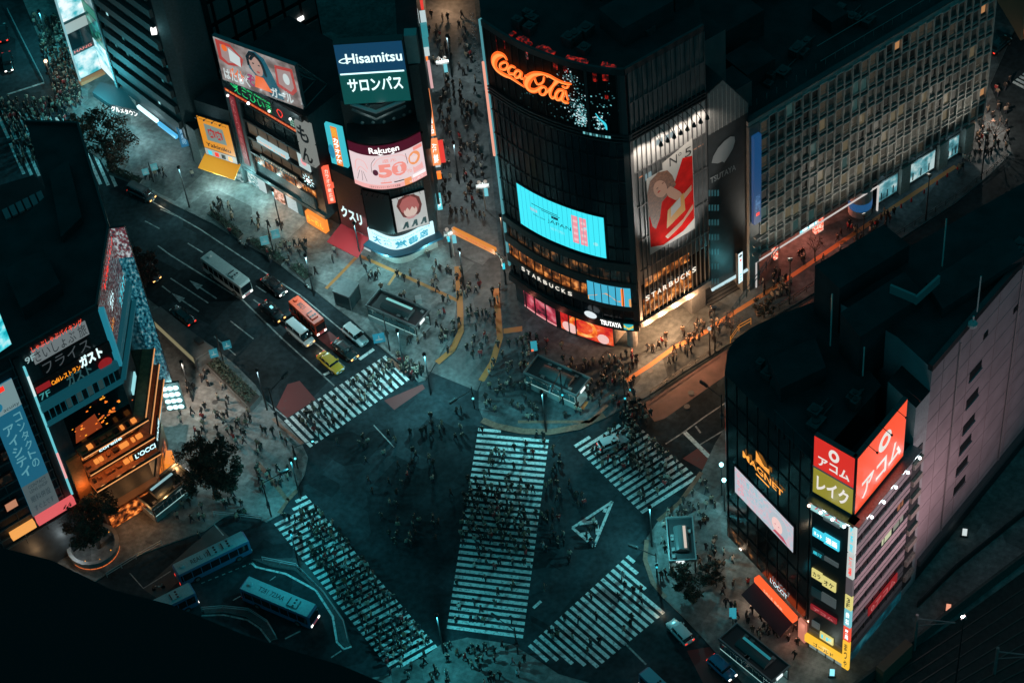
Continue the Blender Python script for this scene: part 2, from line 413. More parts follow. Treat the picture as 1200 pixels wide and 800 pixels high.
def zebra(A0, A1, B0, B1, n, part={}):
    a0, a1, b0, b1 = G(*A0), G(*A1), G(*B0), G(*B1); m = MB()
    for k in range(n):
        t = k/(n-1); h = .26/(n-1)
        f0, f1 = part.get(k, (0, 1))
        q = [a0.lerp(a1, t-h), a0.lerp(a1, t+h), b0.lerp(b1, t+h), b0.lerp(b1, t-h)]
        m.sheet([q[0].lerp(q[3], f0), q[1].lerp(q[2], f0), q[1].lerp(q[2], f1), q[0].lerp(q[3], f1)], .008, PAINT)
    return tag(m.build('zebra_crossing'), kind='structure')
zebra((560.3, 503), (523.8, 734), (644, 510), (613, 745.5), 34, {0: (0, .32)})
zebra((334.5, 491.8), (450, 417.5), (365, 523), (478.5, 446), 19)
zebra((673.5, 523), (751.5, 600.3), (732.8, 485.5), (816.8, 558.3), 16, {0: (0, .3), 1: (0, .8)})
zebra((734.7, 651.3), (620.3, 755.3), (796.8, 703), (674.2, 802.5), 20, {0: (0, .14), 1: (0, .3), 2: (0, .55), 16: (0, .85), 17: (0, .7), 18: (0, .5), 19: (0, .4)})
zebra((313.4, 604), (458.5, 786), (359.5, 581.3), (511.3, 756), 32, {0: (.72, 1), 1: (.55, 1)})
# the far crossing top left, drawn as bars along the road
m = MB()
for k in range(13):
    p = (-6+k*9.0, 128+k*1.2); q = (-10+k*9.0+10, 150+k*3.2)
    m.ribbon([G(*p), G(p[0]+16, p[1]+34)], .5, .008, PAINT)
    m.ribbon([G(p[0]+18, p[1]+40), G(p[0]+34, p[1]+76)], .5, .008, PAINT)
tag(m.build('zebra_crossing'), kind='structure')
m = MB()
for k in range(7): m.ribbon([G(1187+k*4, 96-k*3.2), G(1206+k*4, 106-k*3.2)], .5, .008, PAINT)
tag(m.build('zebra_crossing'), kind='structure')
m = MB()
for w, pl in ((.22, [(185, 288), (200, 299), (285, 352), (330, 396), (392, 452)]), (.2, [(150, 220), (235, 269), (307, 317), (352, 346), (402, 388)]), (.2, [(200, 326), (244, 355)]), (.2, [(270, 376), (297, 397)]), (.18, [(251, 394), (276, 416)]),
              (.18, [(270, 426), (302, 462), (336, 490)]), (.5, [(421, 421), (438, 409)]), (.2, [(188, 245), (206, 253)]), (.2, [(170, 259), (187, 268)]), (.2, [(220, 285), (238, 296)]), (.2, [(190, 335), (200, 343)]), (.45, [(378, 440), (386, 436)]),
              (.2, [(297, 351), (330, 375), (372, 404), (404, 430)]), (.16, [(300, 335), (312, 343)]), (.35, [(8, 111), (52, 97)]),
              (.2, [(780, 520), (800, 507), (826, 488), (850, 472)]), (.6, [(802, 506), (836, 540)]), (.2, [(820, 521), (850, 503)]), (.25, [(815, 499), (821, 507)]), (.16, [(438, 498), (462, 524)]), (.4, [(625, 712), (634, 704)]), (.25, [(733, 754), (757, 778)]),
              (.16, [(152, 671), (168, 689), (200, 669)]), (.16, [(251, 614), (262, 627)]), (.22, [(334, 748), (352, 739)]), (.2, [(388, 770), (400, 762)]), (.15, [(273, 703), (282, 698)]), (.15, [(316, 680), (323, 675)]), (.14, [(1022, 300), (1060, 276)])):
    m.ribbon([G(*p) for p in pl], w, .011, THIN if w < .4 else PAINT)
m.ribbon([G(*p) for p in [(295, 659), (300, 664), (335, 672), (370, 691), (390, 722), (395, 752), (403, 760), (412, 757)]], .3, .011, PAINT); m.ribbon([G(*p) for p in [(236, 721), (262, 720), (290, 726), (305, 736), (317, 752)]], .25, .011, THIN)
for k in range(9): m.ribbon([G(236+k*8, 683-k*3.2), G(240+k*8, 681.4-k*3.2)], .16, .011, THIN)
for x, y in ((239, 341), (218, 356)):   # lane arrows
    a, c = G(x-16, y-12), G(x+15, y+9); d = (c-a).normalized(); n = Vector((-d.y, d.x))
    m.ribbon([a+d*1.2, c], .22, .011, THIN); e = a+d*2.2
    m.sheet([a-d*.2, e+n*.55, e-n*.55], .012, THIN)
tri = [G(670.7, 618), G(717.5, 587.5), G(696, 640)]
for i in range(3): m.ribbon([tri[i], tri[(i+1) % 3]], .38, .011, PAINT)
m.ribbon([G(679, 613), G(698, 611), G(701, 626)], .6, .014, PAINT); m.ribbon([G(681, 626), G(688, 624), G(692, 632)], .55, .014, PAINT); m.ribbon([G(707, 597), G(711, 598)], .7, .014, PAINT)
tag(m.build('lane_marking'), kind='structure')
m = MB()
for w, pl, k in ((.55, [(420, 299), (465, 319), (536, 352)], TACT), (.5, [(420, 299), (395, 325), (382, 338)], TACT), (.4, [(465, 319), (455, 334)], TACT), (.9, [(536, 312), (539, 355), (540, 388), (530, 410), (512, 425)], TACT),
                 (.9, [(581, 338), (583, 362), (586, 395), (577, 425), (564, 446)], TACT), (1.0, [(565, 492), (582, 499), (612, 505), (644, 506), (678, 500), (708, 486)], TACB), (.5, [(607, 494), (660, 494), (692, 494)], TACB), (.5, [(692, 494), (712, 474)], TACB),
                 (.7, [(732, 447), (760, 429), (790, 407), (825, 390), (842, 378), (909, 336), (984, 285), (1068, 229), (1120, 195)], TACT), (.5, [(138, 577), (186, 547), (204, 547)], TACT), (.5, [(25, 646), (82, 613)], TACT), (.6, [(302, 542), (337, 586), (327, 601)], TACB), (.6, [(337, 586), (348, 574)], TACB),
                 (.6, [(457, 421), (475, 437)], TACB), (.6, [(758, 632), (756, 655), (765, 682), (780, 700)], TACB), (.6, [(822, 553), (797, 588), (771, 610)], TACB), (.5, [(355, 520), (330, 500), (320, 490)], TACB)):
    m.ribbon([G(*p, .13) for p in pl], w, .138, k)
for q in ([(680, 478), (686, 470), (690, 470), (684, 480)], [(590, 385), (612, 382), (612, 388), (590, 391)]): m.sheet([G(*p, .13) for p in q], .138, TACT)
tag(m.build('tactile_paving'), kind='structure')
m = MB()   # covers and gratings let into the pavement
for x, y in ((762, 434), (728, 432), (810, 460), (252, 471), (168, 448), (500, 386), (420, 289), (545, 378), (600, 445), (212, 520), (192, 480), (805, 476), (240, 243)):
    c = G(x, y, .13); m.sheet([(c.x+.45*math.cos(t*.785), c.y+.45*math.sin(t*.785)) for t in range(8)], .137, mat('iron_cover', (.05, .05, .05), .6))
tag(m.build('manhole_covers'), kind='structure')
# ================================================================ the curved glass tower at the corner
ZQ = 53.8
QF = Fac([G(*p, ZQ) for p in [(563, 22.5), (590, 40), (615, 53), (640, 63), (665, 71), (690, 77), (715, 80.5), (731.5, 81)]], smooth=3)
qc, qe = G(731.5, 81, ZQ), G(824.5, 29, ZQ)
QR = Fac([qc, qe])
sd = (G(527, 5)-G(545, 310)).normalized()
back = [qe+sd*34, QF.p[0]+sd*26]
zs = 6.2                                   # underside of the overhanging floors
T = thing('glass_tower', 'tall dark curved glass tower with a cyan screen and red script sign facing the crossing', 'building', (*((qc+QF.p[0])/2), 0), world=True)
plan = QF.p+[qe]+back
ctr = sum((p for p in plan), Vector((0, 0)))/len(plan)
m = MB(); m.prism([p for p in plan], zs, ZQ-.9, GLASS, ROOF); m.build('body', T)
# parapet and roof plant
m = MB(); m.fbox(QF, 0, QF.L, ZQ-1.0, ZQ, -.25, .12, DARK); m.fbox(QR, 0, QR.L, ZQ-1.0, ZQ, -.25, .12, DARK)
m.build('parapet', T)
m = MB()
for u0, u1, d0, d1, h in ((3, 11, -9, -4, 3.4), (12, 15, -11, -5, 4.2), (6, 16, -22, -13, 5.5)): m.fbox(QR, u0, u1, ZQ-.9, ZQ+h-1.2, d0, d1, ROOF)
m.build('roof_plant', T)
m = MB()
for k in range(4):
    u = 1.0+k*1.1; m.tube([QR.pt(QR.L-u, ZQ-.5, -8), QR.pt(QR.L-u, ZQ+1.6, -8)], .06, GREY); m.tube([QR.pt(QR.L-u, ZQ+1.6, -8), QR.pt(QR.L-u, ZQ+1.6, -14)], .05, GREY)
m.build('roof_railing', T)
zc = QR.uv(737.5, 157.5)[1]
zr = lambda u: zc
REDGLOW = lit('red_spill_lights', [(.45, (.02, .001, .001)), (.6, (.35, .01, .006)), (.72, (1, .05, .02))], 1.6, .8)
# crown: dark LED wall with mullions
m = MB(); m.frect(QF, 0, zc+.3, QF.L, ZQ-1.1, .06, mat('led_wall', (.006, .007, .008), .5, spec=.15)); m.build('crown_screen', T)
mull = mat('dark_mullion', (.05, .055, .058), .4, .5); mull2 = mat('faint_mullion', (.028, .032, .036), .4, .5)
m = MB(); u = 0.4
while u < QF.L:
    m.fbox(QF, u, u+.05, zc, ZQ-1.0, .06, .12, mull2); u += 1.25
for px in (605+72, 605+96): pass
for u in (QF.uv(685.5, 77)[0], QF.uv(724, 81)[0]): m.fbox(QF, u-.18, u+.18, zc, ZQ-.8, .06, .2, mull)
for dz in (0, -.55, -1.1): m.fbox(QF, 0, QF.L, zc+dz-.12, zc+dz+.12, .0, .3, mull); m.fbox(QR, 0, QR.L, zc+dz-.12, zc+dz+.12, 0, .3, mull)
m.build('crown_mullions', T)
# front curtain wall mullions
zb = QF.uv(690, 330)[1]       # top of the base bands
m = MB(); u = .5
while u < QF.L: m.fbox(QF, u, u+.06, 14, zc-1.2, 0, .1, mull2); u += 1.02
z = zc-4.2
while z > 15: m.fbox(QF, 0, QF.L, z-.07, z+.07, 0, .13, mull2); z -= 4.25
m.fbox(QF, QF.L-.7, QF.L, 6.4, ZQ-1, 0, .16, mat('corner_mullion', (.07, .073, .075), .45, .4))
m.build('curtain_wall_grid', T)
m = MB(); m.fbox(QF, -.15, .12, 8, ZQ, -.2, .25, mat('teal_lit_edge', (.1, .1, .1), .4, emit=(.2, .75, .85), es=.35)); m.build('edge_light', T)
m = MB(); us = 0.25
m.fbox(QF, -.2, .06, QF.uv(567, 100)[1]-12, QF.uv(567, 70)[1], .26, .5, emi('salmon_light', (1, .42, .3), .9)); m.build('edge_sign', T)
# the lettering on the crown, drawn stroke by stroke (pixels of an enlargement, 5 per photo pixel)
def Q5(x, y, F=QF, ox=560, oy=10, s=5.0): return F.uv(ox+x/s, oy+y/s)
NEON = emi('script_neon', (1, .13, .015), 1.25); NEON2 = emi('script_neon_core', (1, .27, .06), 1.5)
strokes = [
 ([(182, 292), (165, 268), (135, 264), (110, 285), (107, 320), (125, 352), (160, 378), (205, 398), (245, 424), (288, 452)], [.3, .6, 1.05, 1.15, 1.15, .95, .8, .6, .42, .15]),
 ([(168, 306), (145, 318), (146, 342), (168, 350), (186, 334), (184, 312), (168, 306)], .42),
 ([(228, 336), (208, 330), (192, 348), (198, 372), (220, 376)], .45),
 ([(262, 360), (243, 354), (228, 374), (238, 396), (256, 388), (268, 364), (264, 396), (280, 402)], .45),
 ([(290, 386), (312, 392)], .38),
 ([(398, 392), (392, 420), (366, 434), (352, 420), (346, 402)], .34),
 ([(420, 388), (408, 376), (378, 370), (340, 376), (308, 402), (298, 436), (318, 466), (350, 470), (376, 452), (388, 440)], [.3, .42, .6, .9, 1.2, 1.2, 1.0, .75, .45, .2]),
 ([(345, 378), (390, 372), (430, 384), (465, 404), (500, 420), (530, 428), (552, 430)], [.4, .5, .62, .62, .55, .5, .35]),
 ([(398, 446), (376, 458), (376, 484), (396, 494), (412, 476), (410, 454), (398, 446)], .42),
 ([(420, 476), (446, 446), (474, 420), (480, 410), (468, 414), (446, 452), (434, 488), (448, 512), (466, 504)], .46),
 ([(510, 466), (486, 466), (468, 492), (476, 520), (498, 514), (516, 474), (504, 516), (518, 534), (534, 538)], .52),
 ([(508, 442), (528, 452), (540, 440)], .36), ([(526, 470), (532, 500), (540, 520)], .3)]
m = MB()
for k, (pp, w) in enumerate(strokes):
    P = [Q5(*p) for p in pp]; sc = 1.0
    m.fstroke(QF, P, w, .34+.012*k, NEON); m.fstroke(QF, P, [x*.42 for x in w] if isinstance(w, list) else w*.45, .5+.012*k, NEON2)
m.build('script_sign', T)
m = MB(); rr = random.Random(5)                      # red reflections painted as glowing patches, and sparkles of the LED wall
for x0, y0, x1, y1 in ((102, 130, 118, 250), (150, 160, 165, 240), (275, 225, 298, 300), (440, 300, 470, 360), (672, 370, 700, 430), (728, 372, 768, 425), (745, 505, 765, 530), (500, 325, 530, 380)):
    a, b = Q5(x0, y0), Q5(x1, y1); u = a[0]
    m.frect(QF, a[0], b[1], b[0], a[1], .075, REDGLOW)
m.build('red_reflections', T)
m = MB()
for x0, y0, x1, y1 in ((140, 95, 245, 160), (305, 175, 400, 250), (465, 245, 575, 305), (700, 320, 760, 345)):
    a, b = QF.uv(560+x0/5, 10+y0/5), QF.uv(560+x1/5, 10+y1/5)
    for k in range(7):
        u = a[0]+(b[0]-a[0])*rr.random(); m.fbox(QF, u, u+.4+rr.random()*.9, ZQ-.88, ZQ-.75+rr.random()*.2, -1.3-rr.random()*.5, -.9, REDGLOW)
m.build('roof_edge_lamps', T)
m = MB(); CS = emi('sparkle_cyan', (.25, .8, .85), .7); WS = emi('sparkle_white', (.7, .95, 1), .9); TS = emi('sparkle_faint', (.05, .2, .22), .6)
def spark(cx, cy, sx, sy, n, mats):
    for k in range(n):
        u, z = Q5(rr.gauss(cx, sx), rr.gauss(cy, sy))
        if zc+.5 < z < ZQ-1.3 and u < QF.L-.3:
            r = rr.choice((.05, .06, .08, .1)); m.frect(QF, u-r, z-r, u+r, z+r, .13, rr.choice(mats))
spark(600, 610, 26, 50, 150, [CS, WS, TS]); spark(615, 650, 16, 25, 70, [CS, WS]); spark(560, 540, 45, 60, 60, [TS, TS, WS]); spark(540, 410, 28, 28, 55, [WS, TS, TS]); spark(715, 665, 16, 26, 50, [CS, WS]); spark(760, 560, 30, 50, 24, [TS, CS]); spark(420, 560, 200, 60, 60, [TS])
m.fstroke(QF, [Q5(692, 612), Q5(712, 640), Q5(745, 672), Q5(756, 705)], [.1, .2, .35, .2], .14, E_CY)
a, b = Q5(540-5, 690), Q5(780, 765)
for k in range(9):
    u = Q5(622+k*18, 720)[0]; m.frect(QF, u, zc-.5, u+.3, zc-.1, .31, rr.choice([TS, CS]))
m.build('led_sparkle', T)
# big curved video screen
u0, z0, u1, z1 = QF.rect((606, 214), (612, 262), (708, 254), (710.5, 301))
SCR = emi('video_cyan', (.05, .74, .86), 1.15)
m = MB(); m.fbox(QF, u0-.25, u1+.25, z0-.25, z1+.25, .05, .14, BLACK); m.frect(QF, u0, z0, u1, z1, .16, SCR)
L_, H_ = u1-u0, z1-z0
S = lambda a, b: (u0+a*L_, z0+b*H_)
INK = emi('video_ink', (.01, .05, .09), .5); PK = emi('video_pink', (1, .35, .42), .9); PALE = emi('video_pale', (.3, .85, .9), 1)
def st(body, a, b, c, d, k, bold=0): p, q = S(a, b), S(c, d); m.ftext(QF, body, p[0], p[1], q[0], q[1], .18, k, bold)
st('JAPAN', .37, .42, .64, .53, INK); st('ROGER', .16, .53, .25, .6, PK); st('NEW OPEN', .4, .28, .56, .35, PALE); st('SMALL SHOP', .19, .44, .34, .48, INK)
m.frect(QF, *S(.18, .70), *S(.5, .716), .17, INK); m.frect(QF, *S(.3, .66), *S(.52, .675), .17, INK); m.frect(QF, *S(.42, .58), *S(.5, .64), .17, INK)
for k in range(2):
    m.frect(QF, *S(.655+k*.085, .19), *S(.725+k*.09, .86), .17, PK)
    for j in range(4): m.frect(QF, *S(.67+k*.085, .25+j*.15), *S(.715+k*.088, .31+j*.15), .18, emi('video_rose', (1, .6, .62), .9))
m.fell(QF, *S(.9, .3), .35, .35, .17, PALE); m.fell(QF, *S(.8, .62), .25, .25, .17, PALE)
for k in range(18): u = u0+k*L_/18; m.frect(QF, u-.03, z0, u+.03, z1, .19, emi('video_seam', (.02, .42, .52), 1))
m.build('video_screen', T)
# --- base bands on the curved front
zA0, zA1 = QF.uv(640, 333)[1], QF.uv(640, 322)[1]
def band(za, zb_, d, mt, ua=0, ub=None): return (ua, QF.L if ub is None else ub, za, zb_, d, mt)
zf = [6.3, 10.6, 14.6, 17.6]
m = MB()
for z, h in ((17.2, 1.3), (13.2, 1.6), (9.2, 1.5), (6.1, .7)): m.fbox(QF, 0, QF.L, z, z+h, 0, .35, mat('spandrel', (.055, .058, .058), .5, .2, noise=.2)); m.fbox(QR, 0, QR.L, z, z+h*.8, 0, .2, GREY) if z < 8 else None
m.build('spandrel_bands', T)
m = MB(); m.frect(QF, .3, 14.8, QF.L-1, 17.1, .05, DIMINT); m.build('upper_windows', T)
uS = QF.uv(692, 361)[0]
m = MB(); m.frect(QF, .3, 10.7, uS-.3, 13.1, .05, INTERIOR); m.build('cafe_windows', T)
uT = QF.L-.9
POST = lit('poster_sky_and_sand', [(.0, (.95, .38, .1)), (.45, (1, .5, .2)), (.55, (.12, .55, .75)), (1, (.05, .6, .85))], .35, .9, (.4, .4, 1))
m = MB(); m.frect(QF, uS, 10.2, uT, 14.0, .40, emi('poster_sky', (.07, .5, .72), .9)); m.fpoly(QF, [(uS, 10.2), (uT, 10.2), (uT, 11.9), (uT-.3*(uT-uS), 11.1), (uT-.55*(uT-uS), 12.4), (uS+.15*(uT-uS), 11.4), (uS, 11.0)], .42, emi('poster_sand', (1, .45, .14), .85))
for k in range(1, 6): u = uS+(uT-uS)*k/6; m.frect(QF, u-.06, 10.2, u+.06, 14.0, .44, DARK)
m.frect(QF, uT-1.3, 10.3, uT-.9, 13.8, .43, E_OR)
m.build('window_poster', T)
m = MB(); u = .8
while u < QF.L-1: m.fbox(QF, u, u+.1, 6.4, 17.2, .05, .2, DARK); u += 1.55
m.build('band_mullions', T)
a, b = QF.uv(616, 337), QF.uv(676, 366)
m = MB(); v, f, asp = text2d('STARBUCKS', .03); w = (b[0]-a[0])
for k, ch in enumerate('STARBUCKS'): m.ftext(QF, ch, a[0]+w*k/9+.1, 9.5, a[0]+w*(k+.7)/9+.05, 10.3, .42, emi('cream_letters', (1, .93, .8), 1.0), .025)
m.build('cafe_lettering', T)
# ground floor: dark strip sign, poster windows, red displays
uo, zo = QF.uv(695, 379); m = MB()
m.fbox(QF, 0, QF.L, 5.2, 6.6, .1, .5, DARK)
m.fell(QF, uo, 7.1, .95, .7, .55, emi('pale_blob', (.75, .85, .88), 1)); ut = QF.uv(706, 384)[0]; ue = QF.uv(730, 391)[0]
m.ftext(QF, 'TSUTAYA', ut, 5.7, ue, 6.7, .52, E_W, .04)
uy = QF.uv(738, 392)[0]; m.frect(QF, uy-.65, 5.5, uy+.65, 6.7, .52, emi('card_blue', (.03, .5, .6), .9)); m.fpoly(QF, [(uy-.65, 6.5), (uy, 5.9), (uy+.65, 6.5), (uy+.65, 6.0), (uy, 5.5), (uy-.65, 6.0)], .53, E_YE)
m.build('shop_sign', T)
g0 = QF.uv(718, 405)[0]
REDSHOW = lit('red_display', [(.3, (.12, .004, .006)), (.45, (.7, .02, .02)), (.6, (1, .12, .03)), (.75, (1, .5, .35))], .55, .9, detail=4)
m = MB(); m.prism([QF.pt(u, 0, -.5).xy for u in [g0*k/14 for k in range(15)]]+[QF.pt(g0, 0, -9).xy, QF.pt(g0*.3, 0, -9).xy], 0, 6.2, DARK); m.build('ground_floor', T)
ur = QF.uv(650, 375)[0]; uq = QF.uv(655, 380)[0]
m = MB(); m.frect(QF, QF.uv(613, 362)[0], .6, ur, 4.6, -.42, lit('pink_display', [(.35, (.05, .01, .02)), (.5, (.6, .05, .09)), (.7, (1, .35, .4))], .5, .8))
m.frect(QF, uq, .4, g0, 5.0, -.42, REDSHOW)
m.frect(QF, ur-.1, .3, uq+.1, 5, -.40, BLACK)
ud = QF.uv(682, 390)[0]; m.fell(QF, ud, 2.6, 2.3, 2.0, -.38, lit('orange_display', [(.3, (.7, .06, .01)), (.5, (1, .25, .03)), (.7, (1, .6, .2))], .9, 1.0))
for x, y in ((664, 388), (706, 402), (668, 380)): q = QF.uv(x, y); m.fell(QF, q[0], 1.4, .9, 1.0, -.36, emi('display_white', (1, .6, .55), .9))
m.frect(QF, QF.uv(613, 362)[0], .25, ur, .6, -.36, E_PK)
m.build('shop_display', T)
m = MB()
for x in (616, 626, 638, 650, 664, 672): u = QF.uv(x, 372)[0]; m.fbox(QF, u, u+.14, 0, 5.2, -.42, -.25, DARK)
m.build('shopfront_frame', T)
m = MB(); m.tube([(QF.pt(QF.L-1.4, 0, -1.6)), (QF.pt(QF.L-1.4, 5, -1.6))], .75, CONC, 12); m.tube([QF.pt(QF.L-1.4, 4.2, -1.6), QF.pt(QF.L-1.4, 6.3, -1.6)], .75, CONC, 12, 1.7); m.build('corner_column', T)
m = MB(); m.prism([(QF.pt(g0, 0, -1).xy), (QF.pt(QF.L-3, 0, -4).xy), (QR.pt(2.5, 0, -5).xy), (QR.pt(QR.L*.62, 0, -5).xy), (QR.pt(QR.L*.62, 0, -14).xy), (QF.pt(g0, 0, -10).xy)], 0, 6.15, mat('cream_stone', (.5, .43, .36), .7, noise=.15)); m.build('entrance_wall', T)
m = MB(); m.prism([(QR.pt(QR.L*.8, 0, -1).xy), (QR.pt(QR.L, 0, -1).xy), (QR.pt(QR.L, 0, -9).xy), (QR.pt(QR.L*.8, 0, -9).xy)], 0, 6.15, mat('teal_pier', (.1, .11, .115), .6, noise=.2)); m.build('pier', T)
# --- right face
m = MB()
mr = GREY; PAN = mat('crown_side_panel', (.085, .088, .088), .5, noise=.25, nscale=.5)
m.frect(QR, 0.3, zc+.4, QR.L, ZQ-1.0, .05, PAN); m.build('crown_side_panels', T)
LITP = mat('frosted_panel', (.36, .36, .35), .5, noise=.14, nscale=.7)
zl = QR.uv(743, 205)[1]
m = MB(); m.frect(QR, .5, zl, QR.L, zc-1.3, .05, LITP); m.build('upper_glass_panels', T)
m = MB(); m.frect(QR, .5, 13.8, QR.L, zl, .05, mat('side_glass_panel', (.11, .115, .115), .3, noise=.3, nscale=.5)); m.build('side_glass_panels', T)
m = MB(); n = 16
for k in range(n+1):
    u = .4+(QR.L-.5)*k/n; m.fbox(QR, u-.05, u+.05, 6.2, ZQ-1, .05, .2, mat('side_mullion', (.12, .12, .12), .5, .3))
z = zc-4.2
for z in (zc+5.2, zl+.2, zl-6.2, zl-12.5, zl-18.5): m.fbox(QR, .3, QR.L, z-.1, z+.1, .05, .18, mat('side_mullion', (.12, .12, .12)))
m.fbox(QR, 0, .5, 6.2, zc, 0, .25, mat('side_mullion', (.12, .12, .12)))
m.build('side_wall_grid', T)
# poster with a reclining woman in red, generic
p0, q0, p1, q1 = QR.rect((757, 210), (760, 299), (810.6, 176), (813, 266))
PAPER = mat('poster_paper', (.5, .48, .45), .9, spec=.1); PR = mat('poster_red', (.62, .012, .01), .9, spec=.05, noise=.25, nscale=.6); SKIN_P = mat('poster_skin', (.5, .24, .15), .6); HAIR_P = mat('poster_hair', (.17, .06, .025), .6, noise=.5, nscale=3); GOLD = mat('poster_gold', (.55, .25, .05), .5)
m = MB(); m.frect(QR, p0, q0, p1, q1, .21, PAPER); PW, PH = p1-p0, q1-q0
def X(a, b): return (p0+a*PW, q0+b*PH)
m.fpoly(QR, [X(*t) for t in [(.02, .1), (.02, .5), (.28, .62), (.42, .66), (.52, .64), (.6, .76), (.78, 1.0), (.99, .96), (.99, .14), (.75, .06), (.3, .03)]], .225, PR)
m.fpoly(QR, [X(*t) for t in [(.02, .55), (.0, .8), (.08, .95), (.25, 1.0), (.45, .96), (.55, .86), (.62, .72), (.5, .66), (.3, .6), (.25, .42), (.15, .3), (.08, .36)]], .235, HAIR_P)
m.fell(QR, *X(.28, .78), .13*PW, .125*PH, .245, SKIN_P, rot=.35); m.fpoly(QR, [X(*t) for t in [(.38, .72), (.5, .74), (.7, .6), (.78, .5), (.6, .52), (.45, .62)]], .24, SKIN_P)
m.fpoly(QR, [X(*t) for t in [(.66, .5), (.95, .6), (.95, .53), (.75, .45)]], .245, SKIN_P); m.fpoly(QR, [X(*t) for t in [(.34, .13), (.75, .22), (.97, .34), (.97, .28), (.7, .15), (.4, .08)]], .246, SKIN_P)
m.fpoly(QR, [X(*t) for t in [(.38, .22), (.42, .45), (.78, .56), (.8, .32)]], .25, GOLD); m.fpoly(QR, [X(*t) for t in [(.48, .34), (.49, .46), (.7, .53), (.7, .41)]], .26, PAPER)
m.fell(QR, *X(.25, .755), .035*PW, .008*PH, .25, PR, rot=.35); m.fell(QR, *X(.22, .81), .025*PW, .008*PH, .25, HAIR_P, rot=.35); m.fell(QR, *X(.34, .835), .025*PW, .008*PH, .25, HAIR_P, rot=.35)
INKB = mat('poster_ink', (.03, .03, .03), .6)
zt = q1+2.6; m.fpoly(QR, [X(.35, .93), X(1.0, .93), (p1, zt), (p0+.35*PW, q1+1.2)], .222, PAPER)
m.ftext(QR, 'N', p0+.5*PW, q1-.2, p0+.66*PW, q1+1.35, .24, INKB); m.ftext(QR, 'o', p0+.69*PW, q1+.75, p0+.76*PW, q1+1.3, .24, INKB); m.ftext(QR, '5', p0+.83*PW, q1-.2, p0+.97*PW, q1+1.35, .24, INKB)
m.build('fashion_poster', T)
# small pale and orange emissive panes on the side wall
m = MB()
for (x0, y0, x1, y1), k in (((767, 172, 776, 160), 0), ((778, 166, 791, 152), 0), ((803, 172, 811, 178), 2), ((812, 176, 824, 168), 3), ((756, 200, 763, 212), 0), ((748, 205, 753, 209), 2)):
    a, b = QR.uv(x0, max(y0, y1)), QR.uv(x1, min(y0, y1)); kk = [emi('pane_glow_cool', (.28, .42, .46), .55), None, emi('pane_glow_orange', (1, .3, .1), .7), emi('pane_glow_peach', (.6, .3, .18), .6)][k]
    m.frect(QR, min(a[0], b[0]), min(a[1], b[1]), max(a[0], b[0]), max(a[1], b[1]), .07, kk)
m.build('emissive_panes', T)
# cafe windows and lettering on the right face
a, b = QR.uv(753, 365), QR.uv(817, 330); zc0 = 9.0
m = MB(); m.frect(QR, .8, 7.4, QR.L*.74, 10.9, .07, INTERIOR); m.frect(QR, 1.2, 13.0, QR.L*.72, 14.6, .07, INTERIOR); m.build('cafe_side_windows', T)
m = MB(); ua, ub = QR.uv(755, 360)[0], QR.uv(816, 326)[0]
for k, ch in enumerate('STARBUCKS'): m.ftext(QR, ch, ua+(ub-ua)*k/9+.05, 10.5, ua+(ub-ua)*(k+.7)/9+.05, 11.5, .36, emi('cream_letters', (1, .93, .8), 1.0), .025)
m.build('cafe_side_lettering', T)
m = MB(); m.fbox(QR, 0, QR.L, 5.6, 6.7, .0, .35, mat('pier_band', (.13, .135, .135), .5, noise=.2)); m.build('lower_band', T)
# row of arm lamps lighting the frosted panels
x0, y0, x1, y1 = 763.5, 155, 818, 123
for k in range(8):
    u, z = QR.uv(x0+(x1-x0)*k/7-4, y0+(y1-y0)*k/7-6)
    m = MB(); tip = QR.pt(u+.5, zc-2.2, 1.9); m.tube([QR.pt(u, zc-.7, .2), QR.pt(u+.25, zc-1.0, 1.2), tip], .05, BLACK); m.tube([tip+Vector((0, 0, .1)), tip+Vector((0, 0, -.55))], .12, BLACK, 8, .32); m.build('arm_lamp', T)
for k in range(4):
    u = QR.L*(k+.5)/4; p = QR.pt(u, zc-3.0, 2.3); lamp('wall_lamp', p, 950, (1, .86, .74), .3, 'SPOT', T, 120, QR.pt(u, zc-6.0, 0))
# warm light under the overhang
for k in range(4): lamp('soffit_lamp', QR.pt(QR.L*(.12+.2*k), 5.3, .6), 2300, (1, .52, .26), .4, 'POINT', T)
lamp('soffit_lamp', QF.pt(QF.L-4, 4.8, -2.5), 90, (.75, .9, 1), .3, 'POINT', T)
for k in range(3): lamp('display_lamp', QF.pt(QF.uv(625+k*32, 380)[0], 4.0, .9), 60, (1, .25, .18), .3, 'POINT', T)

# ---------------------------------------------------------------- dark annex beside the tower
an0, an1 = G(830.5, 350, 4.6), G(867, 329, 4.6); ad = (an1-an0).normalized(); an0 = qe+ad*.25
an1 = an0+ad*((an1-G(830.5, 350, 4.6)).length+1.2)
AF = Fac([an0, an1])
zt0, zpk, zt1 = AF.uv(825, 110)[1], AF.uv(846.7, 92.4)[1], AF.uv(866, 126)[1]
upk = AF.uv(846.7, 92.4)[0]
A = thing('annex_building', 'narrow dark annex with sloping top and pale leaf emblem beside the glass tower', 'building', (*((an0+an1)/2), 0), world=True)
prof = [(0, 4.6), (AF.L, 4.6), (AF.L, zt1), (upk, zpk), (0, zpk-1)]
DP = mat('annex_wall', (.03, .036, .038), .55, noise=.3, nscale=.6)
m = MB(); n = len(prof); fr = [AF.pt(u, z, 0) for u, z in prof]; bk = [AF.pt(u, z, -26) for u, z in prof]
m.add(fr+bk, [(0, 1, 2, 3, 4), (9, 8, 7, 6, 5)]+[(i, (i+1) % 5, 5+(i+1) % 5, 5+i) for i in range(5)], DP); m.build('wall', A)
zs0 = AF.uv(827, 160)[1]; zs1 = AF.uv(866, 137)[1]
